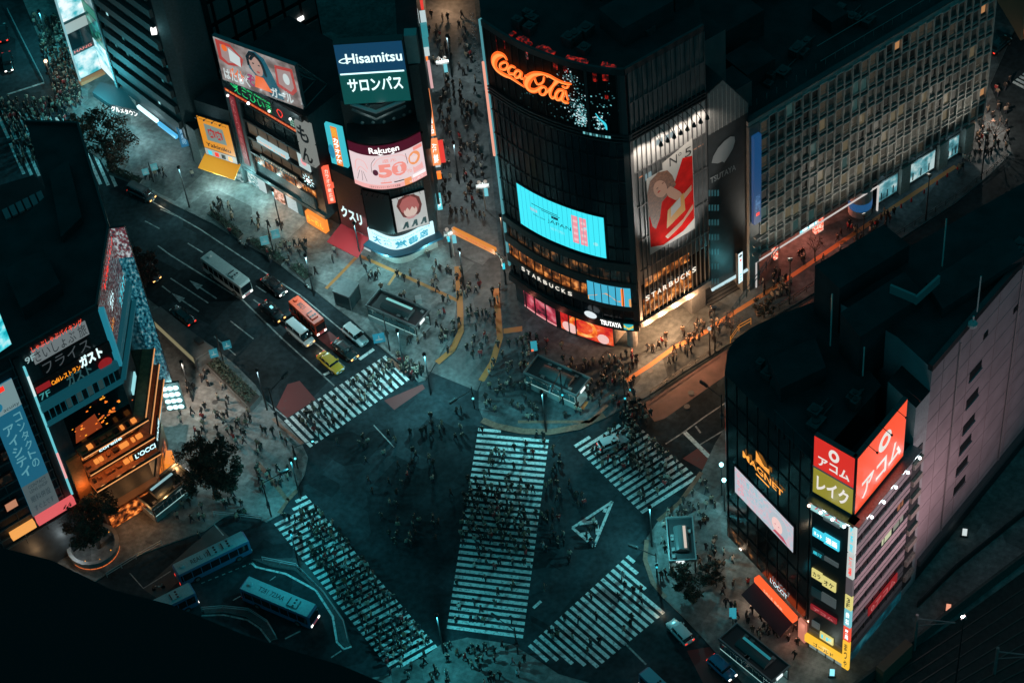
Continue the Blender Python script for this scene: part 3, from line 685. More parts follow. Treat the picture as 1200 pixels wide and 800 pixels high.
m = MB(); m.fpoly(AF, [(.05, zs0), (AF.L-.05, zs1), (AF.L-.05, zt1-.1), (upk, zpk-.2), (.05, zpk-1.2)], .06, mat('ribbed_cladding', (.16, .165, .16), .5, noise=.15))
for k in range(9): u = .3+k*(AF.L-.5)/9; m.fbox(AF, u, u+.06, zs0+(zs1-zs0)*k/9, (zpk-1.2 if u < upk else zpk+(zt1-zpk)*(u-upk)/(AF.L-upk)-.4), .06, .12, mat('rib', (.3, .3, .29)))
m.build('ribbed_cladding', A)
m = MB(); uc, zc_ = AF.uv(847, 180); leaf = [(-.42, -.12), (-.36, .12), (-.18, .36), (.05, .5), (.28, .55), (.42, .46), (.44, .25), (.36, .0), (.2, -.22), (.04, -.4), (-.04, -.3), (-.2, -.28)]
m.fpoly(AF, [(uc+x*4.6, zc_+y*4.4) for x, y in leaf], .08, mat('emblem_pale', (.34, .35, .35), .5))
a, b = AF.uv(832, 212), AF.uv(862, 195); m.ftext(AF, 'TSUTAYA', a[0], (a[1]+b[1])/2-.55, b[0], (a[1]+b[1])/2+.55, .08, mat('emblem_pale', (.34, .35, .35)), .02); m.build('emblem_and_name', A)
for r in range(7):
    for c in range(4):
        u, z = AF.uv(831+c*3.4, 226+r*17.2); m = MB(); m.frect(AF, u-.13, z-.6, u+.13, z+.6, .06, emi('dim_cyan_slit', (.08, .35, .4), .5 if (r+c) % 3 else .2)); m.build('slit_window', A)
m = MB(); m.fbox(AF, 0, AF.L, 4.2, 4.5, 0, .3, emi('annex_strip', (.6, .85, .9), .9)); a = AF.uv(836, 346)[0]; m.ftext(AF, 'MODI・MU', a, 4.1, a+2.4, 4.5, .37, E_BK); m.build('light_strip', A)
m = MB(); m.fbox(AF, .2, AF.L-1.1, 0, 4.0, -5, -4.6, mat('cream_stone', (.5, .43, .36))); m.fbox(AF, AF.L-1.1, AF.L, 0, 4.0, -3, 0, mat('teal_pier', (.1, .11, .115)))
for k in range(3): m.fbox(AF, 0, AF.L-1.1, .14, .3+.16*k, -1.2-.5*k, -.7-.5*k, DARK)
m.build('entrance', A); lamp('entrance_lamp', AF.pt(AF.L/2, 3.6, -2), 200, (1, .6, .38), .3, 'POINT', A)
sgn = AF.pt(AF.L, 0, 0); m = MB(); a, b = facing(868, 333, 4.6).uv, 0
SF = Fac([AF.pt(AF.L-.6, 0, 1.2).xy, AF.pt(AF.L+1.1, 0, 1.0).xy]); s0, z0_, s1, z1_ = SF.rect((864.5, 293), (866, 327), (870, 300), (870.5, 334))
m.fbox(SF, s0-.1, s1+.1, z0_-.1, z1_+.1, -.4, 0, BLACK); m.frect(SF, s0, z0_, s1, z1_, .02, emi('hanging_sign', (.75, .95, 1), 1.2)); m.fell(SF, (s0+s1)/2, z1_-.6, .3, .25, .04, E_BK); m.fell(SF, (s0+s1)/2, z1_-1.5, .2, .2, .04, E_RED)
for k in range(3): m.frect(SF, s0+.25, z0_+.4+k*.6, s1-.25, z0_+.6+k*.6, .04, E_CY)
m.tube([SF.pt(s0, z0_+1, -.2), AF.pt(AF.L-.5, z0_+1, 0)], .06, BLACK); m.build('hanging_sign', A)
lamp('sign_glow', SF.pt((s0+s1)/2-1.2, (z0_+z1_)/2, .9), 260, (.2, .9, 1), .4, 'POINT', A)
# ================================================================ department store with the window grid
ZS = 33.3
s0 = G(877, 141, ZS); s1 = G(1114, 0, ZS); sdv = (s1-s0).normalized()
SFc = Fac([s0, s0+sdv*10]); ue = SFc.uv(1152, 130)[0]
SF_ = Fac([s0, s0+sdv*ue]); SL = ue
inn = Vector((-sdv.y, sdv.x))
if inn.dot(s0) < 0: inn = -inn
T = thing('department_store', 'long pale grid-fronted department store with rows of small windows and blue banner', 'building', (*(s0+sdv*SL/2), 0), world=True)
WALLC = mat('store_wall', (.14, .138, .13), .7, noise=.25, nscale=.8); FRAME = mat('window_frame_stone', (.35, .345, .325), .65, noise=.2, nscale=1.5)
zlin = 5.4
m = MB(); m.prism([SF_.pt(0, 0).xy, SF_.pt(SL, 0).xy, SF_.pt(SL, 0, -40).xy, SF_.pt(0, 0, -40).xy], zlin, ZS-.6, WALLC, ROOF); m.build('wall', T)
m = MB(); m.fbox(SF_, -.3, SL+.3, ZS-.8, ZS-.05, -.2, .35, FRAME); m.fbox(SF_, -.3, SL+.3, ZS-.05, ZS+.1, -.5, .4, DARK); m.fbox(SF_, SL-.2, SL+.3, ZS-.8, ZS+.1, -40, .3, DARK); m.build('parapet', T)
m = MB()
for u0, u1, d0, d1, h in ((6, 13, -26, -12, 4), (15, 34, -30, -18, 3), (4, 9, -10, -5, 2.2), (20, 23, -10, -6, 1.6), (27, 36, -12, -9, 1.2)): m.fbox(SF_, u0, u1, ZS-.6, ZS+h, d0, d1, ROOF)
m.build('roof_plant', T)
m = MB()
for k in range(26):
    u = 1+k*(SL-2)/25; m.tube([SF_.pt(u, ZS, -1.5), SF_.pt(u, ZS+1.1, -1.5)], .05, GREY, 4)
m.tube([SF_.pt(14, ZS+1.1, -1.5), SF_.pt(SL, ZS+1.1, -1.5)], .05, GREY, 4); m.tube([SF_.pt(16, ZS+.6, -4.5), SF_.pt(SL, ZS+.6, -4.5)], .06, GREY, 4); m.build('roof_railing', T)
NC, NR = 29, 8; u_a, u_b = 1.6, SL-.3; cw = (u_b-u_a)/NC; z_a, z_b = zlin+.6, ZS-1.0; rh = (z_b-z_a)/NR
m = MB()
for r in range(NR):
    for c in range(NC):
        u = u_a+c*cw; z = z_a+r*rh; o = .3 if c % 2 else 0
        m.fbox(SF_, u+.02, u+.17, z+o, z+rh-.08+o, 0, .55, FRAME); m.fbox(SF_, u+.2, u+cw-.02, z+rh-.24+o, z+rh-.08+o, 0, .55, FRAME)
        m.fbox(SF_, u+.2, u+cw-.02, z+.02+o, z+.55+o, 0, .3, DARK); m.fbox(SF_, u+.2, u+cw-.02, z+.55+o, z+.66+o, 0, .45, FRAME)
m.fbox(SF_, u_b, u_b+.25, zlin, ZS-.8, 0, .5, FRAME); m.build('window_grid', T)
WM = [mat('window_dark', (.02, .022, .022), .55), mat('window_blind', (.15, .148, .135), .5), mat('window_half_blind', (.08, .08, .075), .6), emi('window_dim', (.05, .043, .03), .6), emi('window_yellowish', (.13, .105, .06), .7), emi('window_lit', (.7, .33, .13), .6), emi('window_teal', (.03, .08, .075), .6)]
rw = random.Random(3); far = MB(); WT = [0]*6+[1]*12+[2]*10+[3]*8+[4]*2+[6]*2
for r in range(NR):
    for c in range(NC):
        u = u_a+c*cw; z = z_a+r*rh; o = .3 if c % 2 else 0
        k = rw.choice(WT)
        if r < 2 and c < 14: k = rw.choice([3, 6, 4, 1, 1])
        w = MB() if (r < 4 and c < 25) else far
        w.frect(SF_, u+.2, z+.66+o, u+cw-.02, z+rh-.24+o, .12, WM[k])
        if k in (0, 1, 3): w.fbox(SF_, u+.24, u+cw-.07, z+1.15+o, z+1.23+o, .12, .17, FRAME)
        if rw.random() < .025: w.frect(SF_, u+.3, z+rh-.62+o, u+cw-.2, z+rh-.42+o, .14, WM[5])
        if rw.random() < .006: w.frect(SF_, u+.22, z+1.2+o, u+cw-.1, z+rh-.5+o, .13, WM[5])
        if w is not far: w.build('window', T)
tag(far.build('small_windows', T), kind='stuff')
# left end: concrete pier, blue banner, bracket shapes
b0, bz0, b1, bz1 = SFc.rect((877, 157), (877.5, 248), (888.5, 158), (889, 262))
m = MB(); m.fbox(SF_, -.3, 1.5, 0, ZS-1, -2, .5, GREY); m.build('end_pier', T)
BLUE = emi('banner_blue', (.012, .09, .26), .55)
m = MB(); m.fbox(SF_, .1, 1.35, SFc.uv(880, 258)[1], SFc.uv(880, 156)[1], .5, 1.1, BLUE); zz = SFc.uv(882, 238)[1]
m.ftext(SF_, 'SEIBU', .3, zz-.9, 1.15, zz+2.4, 1.12, emi('banner_letter', (.1, .25, .5), .7), vert=True); m.frect(SF_, .4, zz-1.6, 1.0, zz-1.0, 1.13, E_RED); m.build('banner', T)
for k in range(3): m = MB(); m.fbox(SF_, .1+.2*k, 1.5, zlin+2.0+k*1.6, zlin+2.25+k*1.6, .5, 1.1, GREY); m.build('bracket', T)
# ground floor: recessed red-lit porch with light line, shop windows, pillars
ux = SFc.uv(1027, 216)[0]
m = MB(); m.fbox(SF_, .9, ux, zlin-.27, zlin-.13, .3, .5, emi('porch_light_line', (.8, .76, .72), .7)); m.fbox(SF_, .82, 1.0, .1, zlin-.1, .3, .62, emi('porch_light_line', (.95, .9, .85))); m.fbox(SF_, ux-.07, ux+.07, .1, zlin-.1, .3, .6, emi('porch_light_line', (.95, .9, .85)))
m.build('porch_light_line', T)
m = MB(); m.fbox(SF_, 0, ux+3, 0, zlin, -9, -8.4, mat('porch_wall', (.3, .22, .18), .7)); m.fbox(SF_, ux+.2, SL, 0, zlin, -9, -2.5, WALLC); m.fbox(SF_, -.2, .9, 0, zlin, -8, .2, GREY)
m.build('ground_floor_wall', T)
m = MB(); q = SF_.pt(ux-1.9, 0, -1.2); m.tube([q, q+Vector((0, 0, zlin))], 1.75, LGREY, 18); m.tube([q+Vector((0, 0, 1.5)), q+Vector((0, 0, 3.0))], 1.78, emi('pillar_blue_band', (.02, .11, .28), .7), 18); m.build('round_pillar', T)
REDSCR = lit('red_led_column', [(.4, (.9, .06, .03)), (.5, (1, .2, .1)), (.6, (1, .75, .6))], 3.5, 1.1)
ur1, ur2 = SFc.uv(919, 296)[0], SFc.uv(970, 262)[0]
for u, w in ((ur1, .32), (ur2, .75)):
    m = MB(); m.fbox(SF_, u-w, u+w, .2, zlin-.2, -2.4, -1.7, REDSCR); m.build('led_column', T)
m = MB(); ua, ub = SFc.uv(942, 280)[0], SFc.uv(961, 266)[0]
m.fbox(SF_, ua, ub, 3.6, 4.9, -.9, -.6, emi('sign_cyan_white', (.25, .85, .95), 1.0)); m.ftext(SF_, 'SE BU', ua+.2, 3.8, ub-.2, 4.7, -.58, E_W, .03); m.build('hanging_sign', T)
lamp('porch_lamp', SF_.pt(ur1+2, 4.5, -4), 1700, (1, .24, .15), .4, 'POINT', T); lamp('porch_lamp', SF_.pt(ur2-2, 4.5, -3), 1500, (1, .24, .16), .4, 'POINT', T)
lamp('porch_lamp', SF_.pt(3, 4.5, -4), 160, (1, .5, .3), .4, 'POINT', T); lamp('porch_lamp', SF_.pt(ux-6, 4.6, -4), 160, (1, .45, .3), .4, 'POINT', T)
for k, (xa, ya, xb, yb) in enumerate(((1030, 222, 1054, 205), (1066, 198, 1098, 177), (1111, 168, 1126, 157))):
    a, b = SFc.uv(xa, ya)[0], SFc.uv(xb, yb)[0]
    m = MB(); m.fbox(SF_, a, b, .5, zlin-.6, -.5, -.2, mat('shop_window_frame', (.25, .24, .22), .5)); m.frect(SF_, a+.15, .8, b-.15, zlin-.9, -.18, lit('shop_window_glow', [(.3, (.02, .09, .11)), (.5, (.12, .4, .46)), (.65, (.6, .8, .8))], .6, .75))
    for j in range(3): u = a+(b-a)*(j+.6)/3.4; m.frect(SF_, u-.12, 1.0, u+.12, 2.5, -.15, E_BK)
    m.build('shop_window', T); lamp('window_lamp', SF_.pt((a+b)/2, 3.6, .9), 55, (.5, .85, 1), .3, 'POINT', T)
for x, y in ((1060, 205), (1105, 172), (1135, 155)): m = MB(); u = SFc.uv(x, y)[0]; m.fbox(SF_, u-.9, u+.9, 0, zlin, -2, .35, mat('pillar_stone', (.3, .28, .24), .7, noise=.2)); m.build('stone_pillar', T)
lamp('corner_lamp', SF_.pt(SL+1.5, 4.6, .5), 420, (1, .78, .62), .4, 'POINT', T)
# grey penthouse block behind the roofs
pb = thing('penthouse_block', 'tall plain grey block standing behind the dark rooftops', 'building', (*G(845, 75, 40), 0), world=True)
c = G(842, 60, 44); m = MB(); P = [c+sdv*-4, c+sdv*1.2, c+sdv*1.2+inn*14, c-sdv*4+inn*14]; m.prism(P, 0, 47, mat('penthouse_grey', (.1, .105, .105), .6, noise=.2, nscale=.5), ROOF); m.build('tower', pb)
m = MB(); c2 = G(877, 118, 34); P = [c2-sdv*3.5, c2+sdv*.6, c2+sdv*.6+inn*4, c2-sdv*3.5+inn*4]; m.prism(P, 0, 37.2, mat('penthouse_grey', (.1, .105, .105)), ROOF); m.build('stair_head', pb)
# ================================================================ corner building with orange-red roof sign (right)
mA = G(849, 430, 38.7); mB_ = G(952.5, 580, 31.5); mC = G(999, 604, 32.0)
MLn = Fac([mA, mB_+(mA-mB_).normalized()*.2]); MS = Fac([mB_, mC])
rd = (G(1058, 536, 34.0)-mC)
rdir = (G(1055, 711)-G(990.7, 791)).normalized()
T = thing('corner_store', 'dark corner building with orange letter sign, small video screen and stacked sign column', 'building', (*mC, 0), world=True)
MR = Fac([mC, mC+rdir*12.8]); RL = 12.8
MP = Fac([mC+rdir*13.0, mC+rdir*62])
zM = MLn.uv(900, 470)[1]
zL = 37.5
bk = Vector((-rdir.y, rdir.x)) if Vector((-rdir.y, rdir.x)).dot(Vector((-1, .4))) > 0 else -Vector((-rdir.y, rdir.x))
ml = (mA-mB_).normalized()
# round far-left end of the dark front
far = mA+rdir*4+ml*1.2
DKG = mat('dark_store_glass', (.008, .012, .014), .12, spec=.7)
plan = [mA, mB_, mC, mC+rdir*12.8, mC+rdir*12.8+ml*6, mA+rdir*17+ml*6, mA+rdir*8+ml*4.5, mA+rdir*3+ml*2.2]
m = MB(); m.prism([mA, mB_+ml*.02, mB_+rdir*14, G(958, 352, zL), G(905, 372, zL), G(880, 384, zL), G(862, 397, zL), G(852, 411, zL)], 5.2, zL, DKG, ROOF); m.build('dark_front_wing', T)
m = MB(); m.prism([mB_, mC, mC+rdir*12.8, mB_+rdir*12.8], 0, 31.6, mat('corner_wing_wall', (.16, .15, .15), .7, noise=.2), ROOF); m.build('corner_wing', T)
# pink tall wing behind
zP = 42.6
PINK = mat('pink_render', (.34, .25, .26), .8, noise=.16, nscale=.35)
pk = G(1107, 418, zP); po = pk-MP.p[0]; uP = po.dot(rdir)
PF = Fac([mC+rdir*13.4, mC+rdir*80])
m = MB(); P0, P1 = mC+rdir*(13.4+2.4), mC+rdir*75
m.prism([P0, P1, G(1280, 160, zP), G(1200, 214, zP), G(1064, 290, zP), G(1060, 298, zP), G(975, 350, zP), P0+ml*6], 0, zP, PINK, ROOF); m.build('pink_wing', T)
m = MB(); m.prism([mC+rdir*12.8-ml*.0, P0, P0+ml*5, mC+rdir*12.8+ml*5], 0, 38.6, mat('stair_wall', (.36, .34, .34), .8, noise=.15), ROOF); m.build('stair_tower', T)
m = MB(); F = PF
m.fbox(F, 2.3, 64, zP-.3, zP+.75, -.5, .12, DARK); m.build('roof_kerb', T)
# dark roof structures of the store, seen from above
m = MB()
def rb(px, z0, z1): m.prism([G(*p, z1) for p in px], z0, z1, ROOF)
rb([(955, 311), (1036, 263), (1066, 287), (984, 338)], 36, 45.5); rb([(985, 366), (1060, 318), (1082, 345), (1008, 395)], 36, 44.5); rb([(900, 420), (955, 395), (968, 430), (915, 455)], zL-.2, 40); rb([(1085, 330), (1180, 270), (1200, 300), (1105, 362)], 42, 44.2)
m.build('roof_blocks', T)
m = MB()
for px, py, z, h in ((973, 405, 40, 9), (1104, 312, 44, 8), (1145, 365, 44, 6), (1011, 440, 40, 5)):
    q = G3(px, py, z); m.tube([q, q+Vector((0, 0, h))], .09, LGREY, 5)
m.build('antenna_masts', T)
m = MB(); q = G3(1072, 352, 45.2)
m.box(-2.2, 2.2, -.15, .15, 0, 1.3, mat('hatch_cover', (.16, .2, .2), .5), tf=Matrix.Translation(q+Vector((1.6, .8, 0)))@Matrix.Rotation(.7, 4, 'Z')); m.box(-1.6, 1.6, -.15, .15, 0, 1.3, mat('hatch_cover', (.16, .2, .2)), tf=Matrix.Translation(q+Vector((-1.3, .7, 0)))@Matrix.Rotation(-.7, 4, 'Z')); m.build('roof_hatch', T)
m = MB()
for i in range(2):
    for k in range(10):
        a = mA+rdir*(3.5+k*1.6)+ml*(4.3+.2*k+.0*i); m.tube([Vector((*a, zL+.0)), Vector((*a, zL+1.5))], .05, GREY, 4)
a0, a1 = mA+rdir*3.5+ml*4.3, mA+rdir*18+ml*6.1
for h in (.8, 1.5): m.tube([Vector((*a0, zL+h)), Vector((*a1, zL+h))], .06, GREY, 4)
m.build('roof_railing', T)
m = MB(); q = G3(1140, 380, zP+.8); m.ball(q, .6, LGREY); m.tube([q, q+Vector((0, 0, 1.4))], .12, LGREY); m.build('roof_dome', T)
m = MB(); WPX = [(1143, 434), (1139, 466), (1135, 496), (1131, 520), (1127, 545), (1124, 568), (1190, 390), (1186, 352), (1150, 398)]
WIN = mat('wall_opening', (.012, .013, .014), .4)
for px, py in WPX[:6]:
    u, z = PF.uv(px, py); w = MB(); w.fbox(PF, u-1.35, u+1.35, z-.75, z+.75, -.2, .06, WIN); w.fbox(PF, u-1.5, u+1.5, z-.95, z-.78, 0, .22, PINK); w.build('window', T)
for px, py in ((1155, 392), (1190, 362)):
    u, z = PF.uv(px, py); w = MB(); w.fbox(PF, u-.5, u+.5, z-.5, z+.5, -.2, .06, WIN); w.build('vent_opening', T)
m = MB()
for k in range(11): m.fbox(PF, 2.5, 60, 5.5+k*3.4, 5.56+k*3.4, 0, .03, mat('render_joint', (.27, .2, .205), .9))
for k in range(9): m.fbox(PF, 5+k*6.2, 5.06+k*6.2, 5, zP-.4, 0, .035, mat('render_joint', (.2, .15, .155)))
for k in range(3): m.tube([PF.pt(8.4+k*14, 5, .2), PF.pt(8.4+k*14, zP-1, .2)], .09, mat('wall_pipe', (.25, .2, .2), .6), 6)
m.build('wall_joints', T)
m = MB(); z = PF.uv(1110, 640)[1]; m.fbox(PF, 3, 60, 3.4, 4.6, 0, .5, mat('canopy_grey', (.07, .07, .075), .6)); m.fbox(PF, 3, 60, 0, 3.4, 0, .06, mat('base_dark', (.02, .022, .025), .5)); m.build('base_band', T)
# --- right face of the corner wing: pink bands and window strips
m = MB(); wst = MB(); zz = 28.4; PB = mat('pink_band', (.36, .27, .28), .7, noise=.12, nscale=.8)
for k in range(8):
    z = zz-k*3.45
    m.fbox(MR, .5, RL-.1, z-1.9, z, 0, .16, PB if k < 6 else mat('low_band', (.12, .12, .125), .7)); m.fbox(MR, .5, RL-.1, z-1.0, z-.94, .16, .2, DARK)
    w = MB(); w.frect(MR, .5, z, RL-.1, z+1.5, .03, mat('strip_window', (.02, .022, .025), .2))
    for j in range(7): u = .6+j*(RL-.8)/7; w.fbox(MR, u, u+.08, z, z+1.5, .03, .12, DARK)
    if k == 3: w.frect(MR, RL*.55, z+.1, RL*.72, z+1.35, .05, emi('window_lit_pale', (.75, .8, .5), .7)); w.frect(MR, RL*.75, z+.2, RL*.92, z+1.3, .05, emi('window_dim_pale', (.2, .22, .17), .6))
    if k == 2: w.frect(MR, RL*.8, z+.1, RL*.9, z+1.2, .05, emi('window_orange', (.5, .15, .04), .5))
    if k == 0: w.frect(MR, RL*.3, z+.1, RL*.55, z+1.4, .05, emi('window_dim_pale', (.2, .22, .17))); w.frect(MR, RL*.62, z+.1, RL*.95, z+1.4, .05, emi('window_dim_pale', (.2, .22, .17)))
    w.build('strip_window', T)
m.build('pink_bands', T)
a, b = MR.uv(1017, 711), MR.uv(1048, 679); m = MB(); zq = (a[1]+b[1])/2
m.fbox(MR, a[0]-.2, b[0]+.2, zq-.9, zq+.9, .16, .3, emi('dull_red_panel', (.3, .012, .015), .8)); m.ftext(MR, '0アコム', a[0]+.3, zq-.6, b[0]-.3, zq+.6, .32, emi('dull_red_letter', (.75, .25, .25), .7)); m.build('red_side_sign', T)
m = MB(); m.fbox(MR, .3, RL, 0, 2.2, .0, .1, lit('teal_mural', [(.4, (.006, .05, .07)), (.55, (.01, .16, .22)), (.7, (.05, .3, .36))], .5, .35)); u, z = MR.uv(996, 768); m.fell(MR, 1.0, 2.9, .8, .8, .12, emi('teal_print', (.02, .16, .2), .6)); m.build('base_mural', T)
m = MB(); m.fbox(MR, RL, RL+2.2, 2, 30, 0, .1, mat('balcony_recess', (.02, .02, .022), .6))
for k in range(8): m.fbox(MR, RL+.1, RL+2.1, 4+k*3.3, 5.0+k*3.3, .1, .5, mat('balcony_front', (.27, .22, .19), .7, noise=.3))
m.build('balcony_stack', T)
# --- roof sign: two red faces meeting at the corner, yellow-green panel
ORED = emi('sign_orange_red', (1, .09, .03), 1.0); DRED = emi('sign_red', (.75, .03, .02), .9); OLIVE = emi('sign_olive', (.33, .29, .03), .85); SG = emi('sign_letter_pale', (.85, .8, .74), .95)
zb1 = MS.uv(999, 598)[1]; zt1 = MS.uv(1001, 533)[1]
SR = Fac([mC+ (mC-mB_).normalized()*.15, mC+rdir*12.9]); SLf = Fac([mB_, mC])
zb1, zt1 = 32.3, SR.uv(1003, 536)[1]
r0, r1 = 0.0, SR.uv(1060, 505)[0]
ztr = SR.uv(1062, 469)[1]; zbr = SR.uv(1058, 538)[1]
zt1 = (zt1+ztr)/2; 
m = MB(); m.fbox(SR, 0, r1, zb1, zt1, -.5, .1, mat('sign_box', (.05, .05, .05), .5)); m.frect(SR, 0.05, zb1+.1, r1-.1, zt1-.1, .12, ORED)
for body, fx in (('0', None),): pass
u, z = SR.uv(1034, 515); H_ = zt1-zb1
m.fell(SR, r1*.56, zb1+H_*.72, r1*.13, H_*.15, .14, SG); m.fell(SR, r1*.56, zb1+H_*.72, r1*.06, H_*.07, .15, ORED)
m.ftext(SR, 'アコム', r1*.12, zb1+H_*.13, r1*.93, zb1+H_*.46, .14, SG, .03)
m.build('red_sign', T)
lw = SLf.L; zmid = MS.uv(956.8, 537)[1]; zmid = zb1+H_*.47
m = MB(); m.fbox(SLf, 0, lw, zb1, zt1, -.5, .1, mat('sign_box', (.05, .05, .05))); m.frect(SLf, .05, zmid+.1, lw, zt1-.1, .12, DRED); m.frect(SLf, .05, zb1+.1, lw, zmid-.1, .12, OLIVE)
m.fbox(SLf, 0, lw, zmid-.12, zmid+.12, .1, .2, WHITEP)
m.fell(SLf, lw*.5, zmid+H_*.36, lw*.13, H_*.1, .14, SG); m.fell(SLf, lw*.5, zmid+H_*.36, lw*.06, H_*.05, .15, DRED); m.ftext(SLf, 'アコム', lw*.12, zmid+H_*.07, lw*.9, zmid+H_*.23, .14, SG, .03)
m.ftext(SLf, 'レイク', lw*.1, zb1+H_*.09, lw*.9, zb1+H_*.36, .14, SG, .03); m.build('red_sign', T)
m = MB(); m.fbox(SLf, -.2, lw+.9, 31.6, 31.8, -.3, 1.2, STEEL); m.fbox(SR, -.9, RL, 31.6, 31.8, -.3, 1.3, STEEL); m.build('lamp_shelf', T)
SPOTL = emi('flood_lamp', (.8, .97, 1), 6)
for k in range(4):
    p = SLf.pt(.4+k*(lw-.6)/3, 31.2, 1.3); m = MB(); m.ball(p, .2, SPOTL if k else emi('flood_lamp_warm', (1, .6, .4), 5), n=8); m.tube([p, SLf.pt(.4+k*(lw-.6)/3, 31.6, .9)], .05, BLACK, 4); m.build('flood_lamp', T)
    if k % 2: lamp('flood', p+Vector((0, -.4, .2)), 60, (.75, .95, 1), .2, 'POINT', T)
for k in range(5):
    p = SR.pt(1.6+k*2.6, 31.2, 1.45); m = MB(); m.ball(p, .2, SPOTL, n=8); m.tube([p, SR.pt(1.6+k*2.6, 31.6, .9)], .05, BLACK, 4); m.build('flood_lamp', T)
    lamp('flood', p+Vector((0, -.4, .1)), 90, (.78, .95, 1), .2, 'POINT', T)
for k in range(4):
    p = SR.pt(1.8+k*3.0, zt1+.2, 1.5); m = MB(); m.tube([SR.pt(1.8+k*3.0, zt1+.9, -.3), p], .04, BLACK, 4); m.ball(p, .16, BLACK, n=6); m.build('sign_arm', T)
# --- sign column (narrow left face)
m = MB(); lw = MS.L
m.frect(MS, .1, 4.4, lw-.1, 31.5, .04, mat('column_back', (.03, .034, .036), .5)); m.build('column_backing', T)
PAN2 = mat('column_panel_glow', (.2, .205, .205), .5, emit=(.12, .14, .14), es=.4)  # slight emission stands in for lamp glow on the grey panels
CB = emi('panel_cyan', (.06, .66, .85), 1.0); PT = emi('panel_pale_teal', (.4, .8, .8), .8); PY = emi('panel_yellow', (.85, .75, .25), .85); DR = emi('panel_dull_red', (.28, .012, .02), .8); DK = emi('panel_dark_teal', (.006, .03, .035), .6)
def mpan(x0, y0, x1, y1, k, body=None, kt=None, bl=0.02):
    """panel given by left-top and right-bottom photo pixels (already slanted with the face)"""
    a, b = MS.uv(x0, y0), MS.uv(x1, y1); w = MB(); w.fbox(MS, a[0], b[0], b[1], a[1], .05, .22, k)
    if body: w.ftext(MS, body, a[0]+(b[0]-a[0])*.12, b[1]+(a[1]-b[1])*.22, b[0]-(b[0]-a[0])*.12, a[1]-(a[1]-b[1])*.22, .24, kt, bl)
    w.build('sign_panel', T)
mpan(951.5, 580, 990, 618, PT, 'カフェ', emi('pt_red', (.7, .12, .15), .8))
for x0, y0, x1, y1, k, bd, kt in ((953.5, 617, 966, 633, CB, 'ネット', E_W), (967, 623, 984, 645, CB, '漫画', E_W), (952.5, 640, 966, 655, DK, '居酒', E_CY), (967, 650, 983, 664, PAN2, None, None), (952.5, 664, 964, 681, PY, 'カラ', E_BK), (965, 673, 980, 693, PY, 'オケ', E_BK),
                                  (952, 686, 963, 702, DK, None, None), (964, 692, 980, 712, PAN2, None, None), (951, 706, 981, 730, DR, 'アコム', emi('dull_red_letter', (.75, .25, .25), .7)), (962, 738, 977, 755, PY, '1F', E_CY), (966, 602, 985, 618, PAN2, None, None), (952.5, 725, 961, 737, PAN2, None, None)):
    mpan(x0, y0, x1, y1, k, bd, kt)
a, b = MS.uv(948.5, 740), MS.uv(985, 771); m = MB(); zc_ = (a[1]+b[1])/2+.1; m.fbox(MS, -.1, lw+.1, zc_-.65, zc_+.65, .2, .7, emi('yellow_shop_sign', (1, .55, .04), 1.0)); m.ftext(MS, 'ゴールド', lw*.22, zc_-.4, lw*.78, zc_+.4, .73, E_BK, .02); m.build('yellow_sign', T)
m = MB(); m.frect(MS, .1, .2, lw-.2, zc_-.7, .05, emi('pale_shopfront', (.32, .42, .38), .6))
for k in range(5): u = .1+k*(lw-.3)/4; m.fbox(MS, u, u+.12, .1, zc_-.7, .05, .2, DARK)
m.build('shopfront', T); lamp('shop_lamp', MS.pt(lw/2, 2.5, 1.6), 90, (.8, .95, .9), .3, 'POINT', T)
# vertical blade sign on the corner edge
BF = Fac([mC, mC+rdir*1.5]); vs_ = [(.0, 31.2, 25.5, emi('blade_white', (.7, .78, .75), .85)), (0, 25.2, 20.5, emi('blade_white2', (.7, .78, .75), .75)), (0, 20.3, 17, emi('blade_dim', (.12, .1, .11), .7)), (0, 16.8, 14, PY), (0, 13.8, 10.3, emi('blade_cyan', (.2, .62, .7), .85)), (0, 10.1, 7.2, emi('blade_red', (.95, .1, .05), .9)), (0, 7.0, 1.0, emi('yellow_shop_sign', (1, .55, .04)))]
BF2 = facing(999, 604, 32); o = mC-G(999, 604, 32)
cdir = (mC-mB_).normalized(); BF2 = Fac([mC-cdir*.1+ml*0, mC+cdir*1.0])
for k, (x, za, zb_, kk) in enumerate(vs_):
    w = MB(); w.fbox(BF2, .0, .95, zb_, za, .15, .5, kk); w.ftext(BF2, ['喫茶室', '酒場', '', '3F', '歯科', '薬局', 'まつや'][k] or '・', .25, zb_+.3, .72, za-.3, .52, [E_CY, E_RED, E_BK, E_BK, E_W, E_W, E_BK][k], .02, vert=True) if k != 2 else None; w.build('blade_sign', T)
